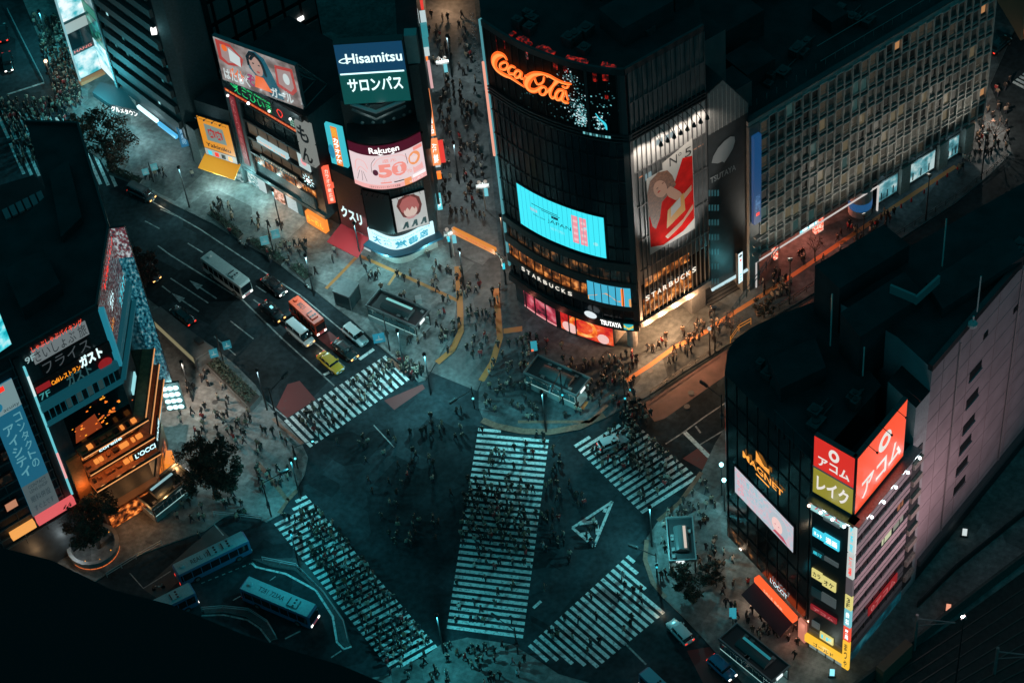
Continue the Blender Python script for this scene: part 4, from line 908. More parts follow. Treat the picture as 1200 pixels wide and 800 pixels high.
# --- dark front: letters, screen, ground floor
m = MB(); k = 0; LW = MLn.L
gr = mat('front_grid', (.03, .034, .037), .4, .4)
u = .3
while u < LW: m.fbox(MLn, u, u+.06, 5.4, zL, 0, .1, gr); u += 2.0
for z in (9.5, 13.5, 29.5, 33.5): m.fbox(MLn, 0, LW, z, z+.07, 0, .12, gr)
m.build('front_grid', T)
m = MB()
for k in range(5): u = LW-.1-k*1.7; m.tube([MLn.pt(u, zL-1, .05), MLn.pt(u, zL+2.6, .05)], .05, gr, 4)
for z in (zL+.2, zL+2.6): m.tube([MLn.pt(LW-7, z, .05), MLn.pt(LW, z, .05)], .05, gr, 4)
m.build('glass_fence', T)
u0, z0, u1, z1 = MLn.rect((862.5, 556), (862.5, 586), (931, 606), (931, 636))
m = MB(); m.fbox(MLn, u0-.2, u1+.2, z0-.2, z1+.2, 0, .14, BLACK); m.frect(MLn, u0, z0, u1, z1, .16, lit('blossom_screen', [(.35, (.5, .66, .74)), (.5, (.66, .66, .74)), (.65, (.85, .55, .63))], 1.6, .8, detail=6))
L_, H_ = u1-u0, z1-z0; VP_ = emi('video_blossom', (1, .35, .42), .8); VT = emi('video_scribble', (.25, .55, .62), .9)
rv = random.Random(2)
for k in range(7): m.ftext(MLn, ['もうすぐ', '春の', '新しい', '恋が', 'はじまる', 'きっと', 'ね'][k], u0+L_*(.04+.16*(k % 3)), z0+H_*(.68-.26*(k//3)), u0+L_*(.17+.16*(k % 3)), z0+H_*(.88-.26*(k//3)), .18, VT if k % 3 else VP_)
m.fell(MLn, u0+L_*.76, z0+H_*.48, L_*.16, H_*.4, .175, emi('video_hair', (.5, .58, .64), .9)); m.fell(MLn, u0+L_*.73, z0+H_*.42, L_*.09, H_*.27, .185, emi('video_face', (1, .66, .62), .9)); m.fell(MLn, u0+L_*.7, z0+H_*.42, .12, .1, .19, emi('video_rosy', (.6, .1, .15), .9)); m.fell(MLn, u0+L_*.76, z0+H_*.42, .12, .1, .19, emi('video_rosy', (.6, .1, .15), .9)); m.fpoly(MLn, [(u0+L_*.66, z0+H_*.08), (u0+L_*.92, z0+H_*.04), (u0+L_*.84, z0+H_*.2), (u0+L_*.7, z0+H_*.2)], .19, emi('video_rosy', (.6, .1, .15)))
m.build('video_screen', T)
AMB = emi('amber_letters', (1, .38, .06), 1.2)
m = MB(); a, b = MLn.uv(872, 541), MLn.uv(919, 571); ca = MLn.uv(895, 552)
zz_ = ca[1]; U0, U1 = a[0], b[0]
m.ftext(MLn, 'MAGNET', U0, zz_-.95, U1, zz_+.3, .2, AMB, .018)
um = (U0+U1)/2; m.fpoly(MLn, [(um-1.3, zz_+2.9), (um-1.3, zz_+.9), (um+1.3, zz_+.9), (um+1.3, zz_+1.9), (um+.3, zz_+1.5)], .2, AMB)
for k in range(3): m.frect(MLn, um-1.2, zz_+1.15+k*.55, um+1.3, zz_+1.22+k*.55, .21, E_BK)
m.frect(MLn, um-1.3, zz_-1.75, um+1.3, zz_-1.45, .2, AMB); m.build('store_name', T)
m = MB(); uu = MLn.uv(864, 645)[0]; m.frect(MLn, .6, 5.9, LW*.52, 7.9, .05, DIMINT); m.build('upper_windows', T)
a, b = MLn.uv(904, 683), MLn.uv(924, 694); zz_ = (a[1]+b[1])/2; m = MB(); m.ftext(MLn, 'L’OCCIT', a[0], zz_-.45, b[0], zz_+.45, .2, E_CW); m.build('small_sign', T)
a, b = MLn.uv(891, 699), MLn.uv(936, 733); zz_ = 4.1; m = MB(); m.fbox(MLn, a[0], b[0], 3.7, 4.6, .2, 1.0, emi('red_orange_fascia', (1, .12, .03), 1.1)); m.ftext(MLn, 'SALE BAR', a[0]+2, 3.85, b[0]-2, 4.45, 1.03, emi('fascia_letters', (1, .55, .35), 1.1)); m.build('fascia_sign', T)
m = MB(); AW = mat('maroon_awning', (.1, .01, .014), .7); m.add([MLn.pt(a[0], 3.6, 1.0), MLn.pt(b[0], 3.6, 1.0), MLn.pt(b[0], 2.3, 2.9), MLn.pt(a[0]-.2, 2.3, 2.9), MLn.pt(a[0], 3.5, 1.0), MLn.pt(b[0], 3.5, 1.0), MLn.pt(b[0], 2.2, 2.9), MLn.pt(a[0]-.2, 2.2, 2.9)], [(0, 1, 2, 3), (4, 7, 6, 5), (3, 2, 6, 7), (0, 3, 7, 4), (1, 5, 6, 2)], AW); m.build('awning', T)
m = MB(); m.prism([(MLn.pt(.5, 0, -3).xy), (MLn.pt(LW, 0, -1).xy), mB_+rdir*13, mA+rdir*12], 0, 5.2, mat('porch_stone', (.34, .29, .25), .7)); m.build('ground_floor', T)
m = MB(); m.fbox(MLn, LW-1.6, LW-.3, .2, 4.2, -.2, .2, emi('doorway_poster', (.9, .3, .2), .6)); m.build('doorway_poster', T)
lamp('porch_lamp', MLn.pt(2.2, 4.2, .2), 260, (1, .72, .5), .3, 'POINT', T); lamp('porch_lamp', MLn.pt(LW-1.5, 2.0, 1.4), 100, (1, .42, .28), .3, 'POINT', T); lamp('porch_lamp', MLn.pt(LW*.5, 2.0, 2.2), 140, (1, .75, .55), .3, 'POINT', T)
# red-and-white banner and cyan lights on the far-left edge
EF = Fac([mA+rdir*.6+ml*.6, mA-ml*.3]); e0, f0, e1, f1 = EF.rect((848.5, 476), (850.5, 540), (851, 476), (854, 545))
m = MB(); EF = Fac([mA+rdir*2.0+ml*1.6, mA+ml*.05]); zt_, zb_ = MLn.uv(850, 472)[1], MLn.uv(854, 543)[1]
m.fbox(EF, 0, EF.L, zb_, zt_, .02, .15, lit('edge_banner', [(.42, (.9, .08, .04)), (.5, (1, .3, .15)), (.58, (.85, .9, .9))], .4, .85)); m.build('edge_banner', T)
m = MB(); m.fbox(EF, .3, .9, 5.2, zb_-.5, .02, .3, emi('edge_teal_strip', (.1, .35, .4), .35)); m.build('edge_strip', T)

def roof_units(T, spots, seed, z):
    """air handlers, ducts and pipes on a roof; spots = photo pixels at height z"""
    rr = random.Random(seed); UM = mat('roof_unit_grey', (.05, .054, .055), .6, .3, noise=.3); ex = Vector((rdir.x, rdir.y, 0)).to_track_quat('X', 'Z').to_matrix().to_4x4()
    for (px, py, n) in spots:
        for k in range(n):
            q = G3(px+rr.gauss(0, 9), py+rr.gauss(0, 6), z); m = MB(); a, b, h = rr.uniform(.4, 1.1), rr.uniform(.4, .8), rr.uniform(.6, 1.5); tf = Matrix.Translation(q)@ex; m.box(-a, a, -b, b, 0, h, UM, tf=tf); m.tube([tf@Vector((0, 0, h)), tf@Vector((0, 0, h+.12))], min(a, b)*.7, BLACK, 10)
            if rr.random() < .4: m.tube([tf@Vector((a, 0, .3)), tf@Vector((a+rr.uniform(1, 3), 0, .3))], .1, UM, 5)
            m.build('air_unit', T)
roof_units(T, [(900, 440, 3), (1000, 470, 3), (960, 500, 2)], 1, 37.5); roof_units(T, [(1130, 340, 5), (1180, 300, 4)], 2, 42.6)
roof_units(bpy.data.objects['glass_tower'], [(620, 30, 4), (680, 45, 4), (740, 40, 4)], 3, ZQ-.9); roof_units(bpy.data.objects['department_store'], [(930, 60, 5), (1000, 20, 5), (900, 95, 3)], 4, ZS-.6)
# ================================================================ corner bookshop with curved pink screen and blue roof sign
b0, b1 = G(439, 299), G(516, 290)
BFp = [G(438, 299), G(452, 306), G(463, 310), G(472, 310), G(484, 306), G(500, 297), G(516, 290)]
BF = Fac(BFp, smooth=4)
up = (G(505, 60)-G(516, 290)).normalized(); lf = (G(291.6, 213.5)-G(387, 273)).normalized()
T = thing('bookshop_building', 'corner bookshop building with curved pink screen and blue and green letter sign on top', 'building', (*BF.pt(BF.L/2, 0).xy, 0), world=True)
bl = BF.p[0]+lf*.2; br = BF.p[-1]+up*.5
body = BF.p+[BF.p[-1]+up*16, BF.p[0]+up*14+lf*0]
m = MB(); m.prism(body, 3.2, 23.5, mat('bookshop_wall', (.05, .06, .062), .5, noise=.25), ROOF); m.build('body', T)
m = MB(); m.prism([p+(sum(body, Vector((0, 0)))/len(body)-p)*.06 for p in body], 0, 3.2, mat('cream_shopfront', (.42, .42, .38), .6, noise=.15)); m.build('ground_floor', T)
m = MB()
for x in (446, 459, 476, 489, 503): u = BF.uv(x, 302)[0]; m.fbox(BF, u-.5, u+.5, .3, 2.4, -.55, -.3, DARK); m.frect(BF, u-.4, 1.4, u+.4, 2.2, -.28, mat('notice', (.35, .3, .25)))
m.build('shop_windows', T)
m = MB(); m.fbox(BF, -.2, BF.L+.2, 3.1, 3.5, 0, 1.5, mat('blue_canopy', (.02, .075, .11), .5)); m.build('canopy', T)
z0 = BF.uv(470, 292)[1]-.1; z1 = z0+2.5; z0 = 3.6; z1 = 6.1
m = MB(); LB = BF.L; m.fbox(BF, 0, LB-.6, z0, z1, .05, .3, emi('shop_sign_white', (.62, .93, 1), 1.15))
TE = emi('shop_sign_letter', (.03, .42, .6), 1); ucs = [BF.uv(x, 280)[0] for x in (442, 456, 468, 480, 490, 501)]
for k, ch in enumerate('大盛堂書店'): u = .9+k*(LB-2.2)/5; m.ftext(BF, ch, u, z0+.3, u+1.55, z1-.75, .34, TE, .04)
m.ftext(BF, 'TAISEIDO BOOK STORE SHIBUYA', .8, z1-.6, LB-1.2, z1-.25, .34, TE)
m.build('shop_sign', T); lamp('shop_lamp', BF.pt(LB*.3, 3.0, 2.2), 620, (.38, .95, 1), .4, 'POINT', T); lamp('shop_lamp', BF.pt(LB*.75, 3.0, 2.2), 420, (.38, .95, 1), .4, 'POINT', T)
# black board and poster, both flat boards standing proud of the corner
KF = Fac([G(435.5, 268, 7.0), G(464, 274, 7.0)]); q = KF.rect((422, 224), (435, 268), (456, 235), (464, 274))
m = MB(); m.fbox(KF, q[0], q[2], 7.0, 15.0, -.4, .1, mat('blank_board', (.008, .01, .011), .3)); 
for k in range(5): u = q[0]+(q[2]-q[0])*(k+.5)/5; m.tube([KF.pt(u, 15.2, 0), KF.pt(u, 15.3, 1.1)], .04, BLACK, 4); m.ball(KF.pt(u, 15.3, 1.2), .14, BLACK, n=6)
m.build('blank_board', T)
pf = Fac([G(465, 273, 7.0), G(503.5, 262, 7.0)]); PL = pf.L; zt = pf.uv(478, 227)[1]
m = MB(); m.fbox(pf, 0, PL, 7.0, zt, -.4, .1, mat('poster_board', (.05, .05, .05))); m.frect(pf, .1, 7.1, PL-.1, zt-.1, .12, emi('poster_lit_paper', (.58, .6, .58), .75))
ph = zt-7.1; HB = emi('poster_brown_hair', (.16, .035, .03), .7); HR = emi('poster_red_hair', (.5, .14, .13), .75); FC = emi('poster_face', (.78, .58, .5), .8)
Yp = lambda a, b: (PL*a, 7.1+ph*b)
m.fpoly(pf, [Yp(*t) for t in [(.2, .55), (.12, .75), (.2, .92), (.4, .99), (.65, .97), (.82, .85), (.86, .62), (.78, .42), (.7, .36), (.4, .34), (.26, .4)]], .13, HB)
m.fpoly(pf, [Yp(*t) for t in [(.24, .56), (.2, .74), (.32, .9), (.55, .95), (.72, .84), (.78, .62), (.7, .45), (.35, .45)]], .14, HR)
m.fell(pf, *Yp(.5, .52), PL*.2, ph*.17, .15, FC); m.fpoly(pf, [Yp(*t) for t in [(.28, .72), (.34, .55), (.42, .64), (.48, .54), (.56, .64), (.64, .55), (.7, .7), (.6, .8), (.4, .82)]], .16, HR)
m.fpoly(pf, [Yp(*t) for t in [(.3, .38), (.7, .38), (.55, .3), (.42, .3)]], .15, emi('poster_pink', (.6, .3, .3), .8))
for k in range(3):
    a = .18+k*.27; m.fpoly(pf, [Yp(a, .06), Yp(a+.2, .06), Yp(a+.2, .24), Yp(a+.12, .24)], .145, emi('poster_dark_teal', (.01, .05, .055), .8)); m.fpoly(pf, [Yp(a+.06, .06), Yp(a+.14, .06), Yp(a+.13, .13)], .155, emi('poster_lit_paper', (.58, .6, .58)))
m.build('lit_poster', T)
for k in range(3): lamp('poster_lamp', pf.pt(PL*(.2+.3*k), 7.6, .7), 14, (.8, 1, 1), .15, 'POINT', T)
m = MB()
for k in range(7): u = PL*k/6; m.tube([pf.pt(u, zt, .1), pf.pt(u, zt+.3, 1.0)], .04, GREY, 4)
for k in range(12): u = PL*k/11; m.fbox(pf, u-.04, u+.04, zt, zt+2.6, -.35, -.2, GREY)
m.fbox(pf, 0, PL, zt, zt+2.6, -.45, -.36, LGREY); m.build('vent_screen', T)
# curved pink and white video screen
VF = Fac([G(*p, 16.6) for p in [(416.5, 214.5), (428, 219), (442, 221.5), (456, 221), (470, 218.5), (485, 213), (500, 205)]], smooth=4)
VL = VF.L; zt = VF.uv(456, 181)[1]; zb_ = 16.6; zk = VF.uv(456, 169)[1]
m = MB(); m.prism(VF.p+[VF.p[-1]+up*3, VF.p[0]+up*3], zb_-.4, zk+.3, BLACK); m.build('screen_housing', T)
m = MB(); m.frect(VF, 0, zb_, VL, zt, .06, emi('video_pale_pink', (.86, .68, .70), .95)); vh = zt-zb_
Z = lambda a, b: (VL*a, zb_+vh*b)
PKT = emi('video_salmon', (1, .33, .28), .9); ORG = emi('video_orange', (1, .36, .14), .9); LP = emi('video_light_pink', (1, .5, .48), .9); VK = emi('video_black', (.05, .02, .03), .8)
def vt(body, a, b, c, d, k, bold=0): p, q = Z(a, b), Z(c, d); m.ftext(VF, body, p[0], p[1], q[0], q[1], .1, k, bold)
m.frect(VF, *Z(0, 0), *Z(1, .13), .07, LP); vt('いますぐエントリー ポイント大感謝', .22, .03, .62, .1, VK); vt('はじめて', .75, .03, .95, .1, emi('video_white', (1, .95, .95), 1))
m.frect(VF, *Z(.68, .0), *Z(.78, .2), .08, ORG); vt('50', .37, .34, .74, .74, PKT, .05); vt('最大', .30, .45, .36, .57, VK); m.fell(VF, *Z(.335, .5), VL*.035, vh*.09, .08, emi('video_maroon', (.12, .02, .05), .8)); vt('％', .73, .32, .8, .45, PKT); vt('還元', .44, .78, .62, .88, PKT); vt('ポイント', .4, .22, .66, .3, LP)
m.fell(VF, *Z(.86, .68), VL*.085, vh*.19, .08, ORG); vt('実施中', .81, .62, .91, .74, emi('video_peach', (1, .7, .55), 1)); m.frect(VF, *Z(.86, .88), *Z(.99, .98), .08, PKT); m.frect(VF, *Z(.38, .17), *Z(.52, .21), .08, PKT); m.frect(VF, *Z(.55, .17), *Z(.68, .2), .08, VK); m.frect(VF, *Z(.8, .13), *Z(.99, .22), .085, emi('video_white', (1, .95, .95)))
m.fstroke(VF, [Z(.05, .5), Z(.1, .8), Z(.2, .8), Z(.24, .6)], .12, .08, LP); m.fstroke(VF, [Z(.08, .45), Z(.14, .62), Z(.22, .5)], .12, .08, LP); m.fstroke(VF, [Z(.06, .2), Z(.12, .5)], .06, .08, VK); m.fstroke(VF, [Z(.14, .2), Z(.15, .5)], .06, .08, VK); m.fstroke(VF, [Z(.2, .2), Z(.17, .48)], .06, .08, VK)
m.fstroke(VF, [Z(.32, .7), Z(.4, .9), Z(.55, .95), Z(.7, .9), Z(.78, .7)], .1, .08, LP); m.fstroke(VF, [Z(.29, .5), Z(.3, .75), Z(.36, .92)], .06, .08, VK); m.fstroke(VF, [Z(.76, .6), Z(.75, .9)], .07, .08, VK)
m.fpoly(VF, [Z(*t) for t in [(.82, .25), (.82, .45), (.85, .4), (.93, .42), (.96, .47), (.97, .27)]], .08, LP); m.build('curved_video_screen', T)
m = MB(); m.frect(VF, 0, zt, VL, zk, .06, emi('burgundy_band', (.085, .004, .02), .8)); vz = zk-zt
m.ftext(VF, 'Rakuten', VL*.3, zt+vz*.22, VL*.68, zt+vz*.8, .1, E_W, .015); m.fpoly(VF, [(VL*.4, zt+vz*.14), (VL*.62, zt+vz*.14), (VL*.6, zt+vz*.04), (VL*.43, zt+vz*.04)], .1, E_W); m.build('screen_name_band', T)
# upper storeys and roof sign
HF = Fac([G(403.75, 122.5, 30.6), G(481.5, 117.5, 30.6)]); hd = (HF.p[1]-HF.p[0]).normalized(); hb = Vector((-hd.y, hd.x)); hb = hb if hb.dot(HF.p[0]) > 0 else -hb
TB = mat('upper_storey_wall', (.045, .07, .072), .5, noise=.2)
UPp = [G(408, 168, 21), G(430, 173, 21), G(455, 172, 21), G(478, 164, 21), G(492, 156, 21)]
m = MB(); m.prism(UPp+[UPp[-1]+up*10, UPp[0]+up*10], 20, 29.2, TB, ROOF); m.build('upper_storeys', T)
m = MB()
for k in range(9): p = Vector(UPp[min(3, k//2+1)]).lerp(Vector(UPp[min(4, k//2+2)]), (k % 2)*.5) if k else UPp[1]; m.ball((p.x, p.y, zk+.7), .28, LGREY, n=6)
m.build('ledge_lamps', T)
zt = HF.uv(436, 50)[1]; HL = HF.L; zm = HF.uv(443, 84.5)[1]; z0 = 30.6
m = MB(); m.fbox(HF, -.1, HL+.1, z0-.1, zt+.1, -1.2, 0, mat('sign_box', (.05, .05, .05))); m.frect(HF, 0, zm, HL, zt, .03, emi('sign_navy', (.008, .07, .16), .7)); m.frect(HF, 0, z0, HL, zm, .03, emi('sign_deep_green', (.004, .085, .08), .8)); m.frect(HF, HL*.02, zm-.14, HL*.97, zm+.14, .06, E_CW)
sw = emi('sign_letters_cool', (.72, 1, 1), 1.35); hh = zt-zm
m.ftext(HF, 'Hisamitsu', HL*.14, zm+hh*.34, HL*.97, zm+hh*.68, .07, sw, .018); m.fstroke(HF, [(HL*.2, zm+hh*.42), (HL*.1, zm+hh*.38), (HL*.04, zm+hh*.44), (HL*.1, zm+hh*.52), (HL*.2, zm+hh*.53)], .16, .08, sw)
hh = zm-z0; m.ftext(HF, 'サロンパス', HL*.1, z0+hh*.4, HL*.92, z0+hh*.84, .07, sw, .025); m.build('roof_sign', T)
m = MB(); a, b, c = HF.pt(.8, z0-.3, -.4), HF.pt(HL*.47, z0-.7, 1.2), HF.pt(HL*.9, z0-.3, -.4)
m.tube([a, b, c], .28, WHITEP, 6); m.tube([HF.pt(.8, z0-1.6, -.6), HF.pt(HL*.45, z0-2.3, 1.0), HF.pt(HL*.9, z0-1.6, -.6)], .2, GREY, 6); m.tube([HF.pt(HL*.3, z0-.3, -.6), HF.pt(HL*.42, z0-.6, .8)], .14, GREY, 5); m.build('sign_bracket', T)
for k in range(2): lamp('bracket_lamp', HF.pt(HL*(.35+.2*k), z0-1.0, .7), 22, (.75, 1, 1), .2, 'POINT', T)
m = MB(); rr = random.Random(4); q = HF.pt(HL+.8, 0, -2)
m.prism([HF.pt(HL+.3, 0, -1).xy, HF.pt(HL+1.6, 0, -1.2).xy, HF.pt(HL+1.6, 0, -9).xy, HF.pt(HL+.3, 0, -9).xy], 20, 36, TB, ROOF); m.fbox(HF, HL+.2, HL+1.9, 36, 41, -3, -1.4, LGREY); m.build('lift_tower', T)

# ---------------------------------------------------------------- maroon building next door
r0, r1 = G(404, 281), G(437, 298); RF = Fac([r0, r1]); RLn = RF.L
Tm = thing('maroon_building', 'narrow dark maroon shop building with white letters and red awning', 'building', (*((r0+r1)/2), 0), world=True)
zt = RF.uv(392, 200)[1]
m = MB(); m.prism([r0, r1, r1+up*12, r0+up*12], 3.0, zt, mat('maroon_wall', (.13, .014, .014), .6, noise=.25), ROOF); m.prism([r0+up*1, r1+up*1, r1+up*12, r0+up*12], 0, 3, DARK); m.build('wall', Tm)
m = MB(); a, b = RF.uv(400, 250), RF.uv(421, 232); a, b = RF.uv(400, 246), RF.uv(421.5, 241)
m.ftext(RF, 'クスリ', a[0], a[1]-1.2, b[0], a[1]+1.3, .1, emi('cool_letters', (.7, .95, .95), 1.1), .04); m.build('lettering', Tm)
m = MB(); m.add([RF.pt(0, 3.6, .1), RF.pt(RLn, 3.6, .1), RF.pt(RLn+.3, 2.5, 3.4), RF.pt(-.2, 2.5, 3.4), RF.pt(0, 3.5, .1), RF.pt(RLn, 3.5, .1), RF.pt(RLn+.3, 2.4, 3.4), RF.pt(-.2, 2.4, 3.4)], [(0, 1, 2, 3), (4, 7, 6, 5), (3, 2, 6, 7), (0, 3, 7, 4), (1, 5, 6, 2)], mat('red_awning', (.5, .015, .02), .6)); m.build('awning', Tm)
lamp('awning_lamp', RF.pt(RLn/2, 5.6, 4.2), 70, (1, .9, .85), .2, 'POINT', Tm); lamp('shop_lamp', RF.pt(RLn/2, 1.8, 1.2), 60, (.9, .97, 1), .2, 'POINT', Tm)
m = MB(); m.frect(RF, .2, .3, RLn-.3, 2.3, .02, emi('bright_doorway', (.65, .8, .8), .7)); m.build('doorway', Tm)
bf = facing(394, 170, 18, 5); q = bf.rect((380, 144.5), (389, 191), (407, 153), (407, 197)); bf = RF
a0, a1 = G(389, 191, 15.5), G(408, 197, 15.5); TF = Fac([a0, a1]); zt = TF.uv(393, 149)[1]; TL = TF.L
m = MB(); m.fbox(TF, 0, TL, 15.5, zt, -.5, 0, emi('turquoise_board', (.06, .62, .72), .85)); m.fbox(TF, TL*.35, TL*.72, 15.55, zt-.1, 0, .06, emi('board_orange', (1, .27, .04), .9)); m.ftext(TF, 'カラオケ館', TL*.38, 15.9, TL*.69, zt-2.2, .08, E_W, .03, vert=True)
for k in range(6): m.frect(TF, TL*.38, zt-.5-k*.28, TL*.69, zt-.4-k*.28, .08, E_YE)
m.fell(TF, TL*.15, 18, .5, 1.4, .03, emi('board_blue', (.02, .3, .5), .8)); m.build('turquoise_board', Tm)
a0 = G(392, 240, 5.5); a1 = G(378.5, 197, 5.5); NF = facing(390.5, 238, 6.0, .7); zt = NF.uv(379, 197)[1]
m = MB(); m.fbox(NF, .0, 1.1, 6.0, zt, -.5, 0, emi('neon_red_board', (1, .14, .07), 1.05)); m.ftext(NF, 'カラオケ歌広場', .3, 6.3, .85, zt-.3, .03, emi('neon_letters', (1, .75, .6), 1.1), .02, vert=True); m.fbox(NF, 1.1, 1.7, 9, 9.8, -.5, -.02, emi('neon_red_board', (1, .14, .07))); m.build('neon_blade_sign', Tm)

# ---------------------------------------------------------------- building with the tilted photo billboard
a0, a1 = G(291.6, 214), G(388, 273.5); AD = Fac([a0, a1]); AL = AD.L
Ta = thing('billboard_building', 'shop building under a large lit billboard of a smiling woman with neon below', 'building', (*((a0+a1)/2), 0), world=True)
zr = 24.0
m = MB(); bkv = Vector((-(a1-a0).normalized().y, (a1-a0).normalized().x)); bkv = bkv if bkv.dot(a0) > 0 else -bkv
m.prism([a0, a1, a1+bkv*14, a0+bkv*14], 3.2, zr, mat('billboard_building_wall', (.045, .05, .052), .6, noise=.25), ROOF); m.prism([a0+bkv*2, a1+bkv*2, a1+bkv*12, a0+bkv*12], 0, 3.2, DARK); m.build('wall', Ta)
GF = Fac([G(261.5, 93, 24.2), G(355.5, 128, 24.2)]); GL = GF.L; zt = GF.uv(297, 60)[1]; gh = zt-24.2
m = MB(); m.fbox(GF, -.15, GL+.15, 24.0, zt+.15, -.6, 0, mat('billboard_frame', (.12, .14, .15), .5)); BP = mat('billboard_paper', (.5, .45, .42), .6)
def Bp(a, b): return (GL*a, 24.2+gh*b)
m.frect(GF, 0, 24.2, GL, zt, .03, lit('billboard_lamp_glow', [(.35, (.16, .13, .12)), (.5, (.30, .26, .25)), (.65, (.46, .44, .43))], .45, .8))  # floodlight on the paper painted as mottled emission
bR = emi('billboard_red', (.55, .07, .06), .75); bW = emi('billboard_white', (.62, .72, .72), .9); bH = emi('billboard_hair', (.008, .02, .028), .6); bF = emi('billboard_face', (.5, .32, .27), .8); bO = emi('billboard_orange', (.9, .16, .03), .9); bT = emi('billboard_teal', (.01, .11, .16), .8); bM = emi('billboard_magenta', (.4, .03, .16), .8)
m.fpoly(GF, [Bp(*t) for t in [(.02, .97), (.02, .5), (.12, .42), (.3, .5), (.34, .7), (.2, .95)]], .04, bR); m.fpoly(GF, [Bp(*t) for t in [(.07, .88), (.06, .58), (.13, .48), (.28, .56), (.31, .7), (.2, .88)]], .05, emi('billboard_grey_pink', (.42, .3, .29), .8)); m.fell(GF, *Bp(.12, .82), GL*.035, gh*.08, .06, bO); m.fpoly(GF, [Bp(*t) for t in [(.17, .85), (.16, .55), (.29, .48), (.3, .72)]], .06, bW)
m.ftext(GF, 'PARTY', *Bp(.05, .87), *Bp(.22, .96), .06, bR)
m.fpoly(GF, [Bp(*t) for t in [(.40, .55), (.38, .8), (.44, .97), (.52, 1.0), (.62, .9), (.68, .6), (.74, .25), (.78, .05), (.62, .02), (.52, .3)]], .05, bT); m.fpoly(GF, [Bp(*t) for t in [(.385, .6), (.385, .82), (.44, .96), (.51, .97), (.57, .85), (.5, .9), (.44, .8), (.43, .65)]], .06, bH)
m.fell(GF, *Bp(.495, .66), GL*.075, gh*.235, .07, bF, rot=.18); m.fpoly(GF, [Bp(*t) for t in [(.46, .42), (.56, .42), (.64, .12), (.42, .12)]], .065, bO); m.fell(GF, *Bp(.51, .52), GL*.022, gh*.022, .08, bR); m.fell(GF, *Bp(.465, .7), GL*.014, gh*.016, .08, bH); m.fell(GF, *Bp(.535, .69), GL*.014, gh*.016, .08, bH)
m.fstroke(GF, [Bp(.44, .78), Bp(.5, .9), Bp(.57, .78), Bp(.6, .5)], .5, .075, bH)
m.fpoly(GF, [Bp(*t) for t in [(.74, .85), (.72, .35), (.9, .25), (.97, .4), (.96, .9)]], .05, bR); m.fpoly(GF, [Bp(*t) for t in [(.76, .78), (.75, .42), (.89, .33), (.94, .45), (.93, .82)]], .06, emi('billboard_grey_pink', (.42, .3, .29))); m.fell(GF, *Bp(.86, .6), GL*.04, gh*.13, .07, bW)
m.ftext(GF, 'はたらく', *Bp(.04, .05), *Bp(.36, .32), .09, bW, .03); m.ftext(GF, 'ぞ', *Bp(.34, .12), *Bp(.44, .4), .095, bM, .03); m.ftext(GF, 'ガール', *Bp(.62, .04), *Bp(.9, .28), .09, bW, .03); m.ftext(GF, 'バイト', *Bp(.12, .14), *Bp(.3, .4), .1, bO, .03)
m.build('photo_billboard', Ta)
m = MB()
for k in range(8): u = GL*k/7; m.tube([GF.pt(u, 24, -.6), GF.pt(u, 24, -6)], .09, GREY, 4); m.tube([GF.pt(u, zt, -.6), GF.pt(u, 24, -6)], .08, GREY, 4); m.tube([GF.pt(u, 24, -6), GF.pt(u, 23, -6)], .09, GREY, 4)
for k in range(7): m.tube([GF.pt(GL*k/7, zt, -.6), GF.pt(GL*(k+1)/7, 24, -6)], .06, GREY, 4)
m.tube([GF.pt(0, 27, -3.4), GF.pt(GL, 27, -3.4)], .07, GREY, 4); m.build('billboard_truss', Ta)
for k, (x, y) in enumerate(((273.5, 108.5), (295.5, 124.5), (321, 128), (344, 138))):
    p = GF.pt(GL*(.12+.26*k), 23.0, 1.6); m = MB(); m.tube([GF.pt(GL*(.12+.26*k), 24, .1), p], .05, BLACK, 4); m.ball(p, .22, E_W if k != 1 else emi('flood_lamp', (.8, .97, 1), 6)); m.build('billboard_lamp', Ta)
    lamp('flood', p+Vector((0, -.3, .4)), 70, (.7, .95, 1), .2, 'POINT', Ta)
# fascia with neon, then slats, windows and signs
zf = 20.0; m = MB(); m.fbox(AD, 0, AL-.8, zf-.2, 23.9, .1, .5, DARK); m.build('neon_fascia', Ta)
ug0, zg = AD.uv(274, 118); ug1 = AD.uv(323, 142)[0]; m = MB()
za = AD.uv(296, 124)[1]; NG = emi('neon_green', (.02, .85, .22), 1.1)
gx0, gx1 = AD.uv(281, 118)[0], AD.uv(324, 138)[0]
m.ftext(AD, 'えこひいき', gx0, zf+.9, gx1, zf+2.4, .55, NG, -.012); m.fell(AD, gx0+.2, zf+2.3, .8, .7, .53, emi('neon_green_dim', (.01, .25, .08), .8)); m.fstroke(AD, [(gx0-.6, zf+2.5), (gx0+.2, zf+3.1), (gx0+1.0, zf+2.6), (gx0+.3, zf+1.9), (gx0-.5, zf+2.2)], .1, .56, NG)
m.ftext(AD, 'FRUITS PARLOUR', gx0+2, zf+2.65, gx1, zf+3.0, .55, NG)
fx = AD.uv(333, 140)[0]; m.fstroke(AD, [(fx-.55, zf+2.1), (fx-.3, zf+2.6), (fx+.3, zf+2.6), (fx+.55, zf+2.0), (fx, zf+1.2), (fx-.55, zf+2.1)], .16, .56, E_RED); fx = AD.uv(348, 148)[0]
for k in range(9): m.fell(AD, fx-.5+.45*(k % 3), zf+1.0+.5*(k//3), .2, .2, .56, emi('neon_grape', (.3, .6, .45), .7), 8)
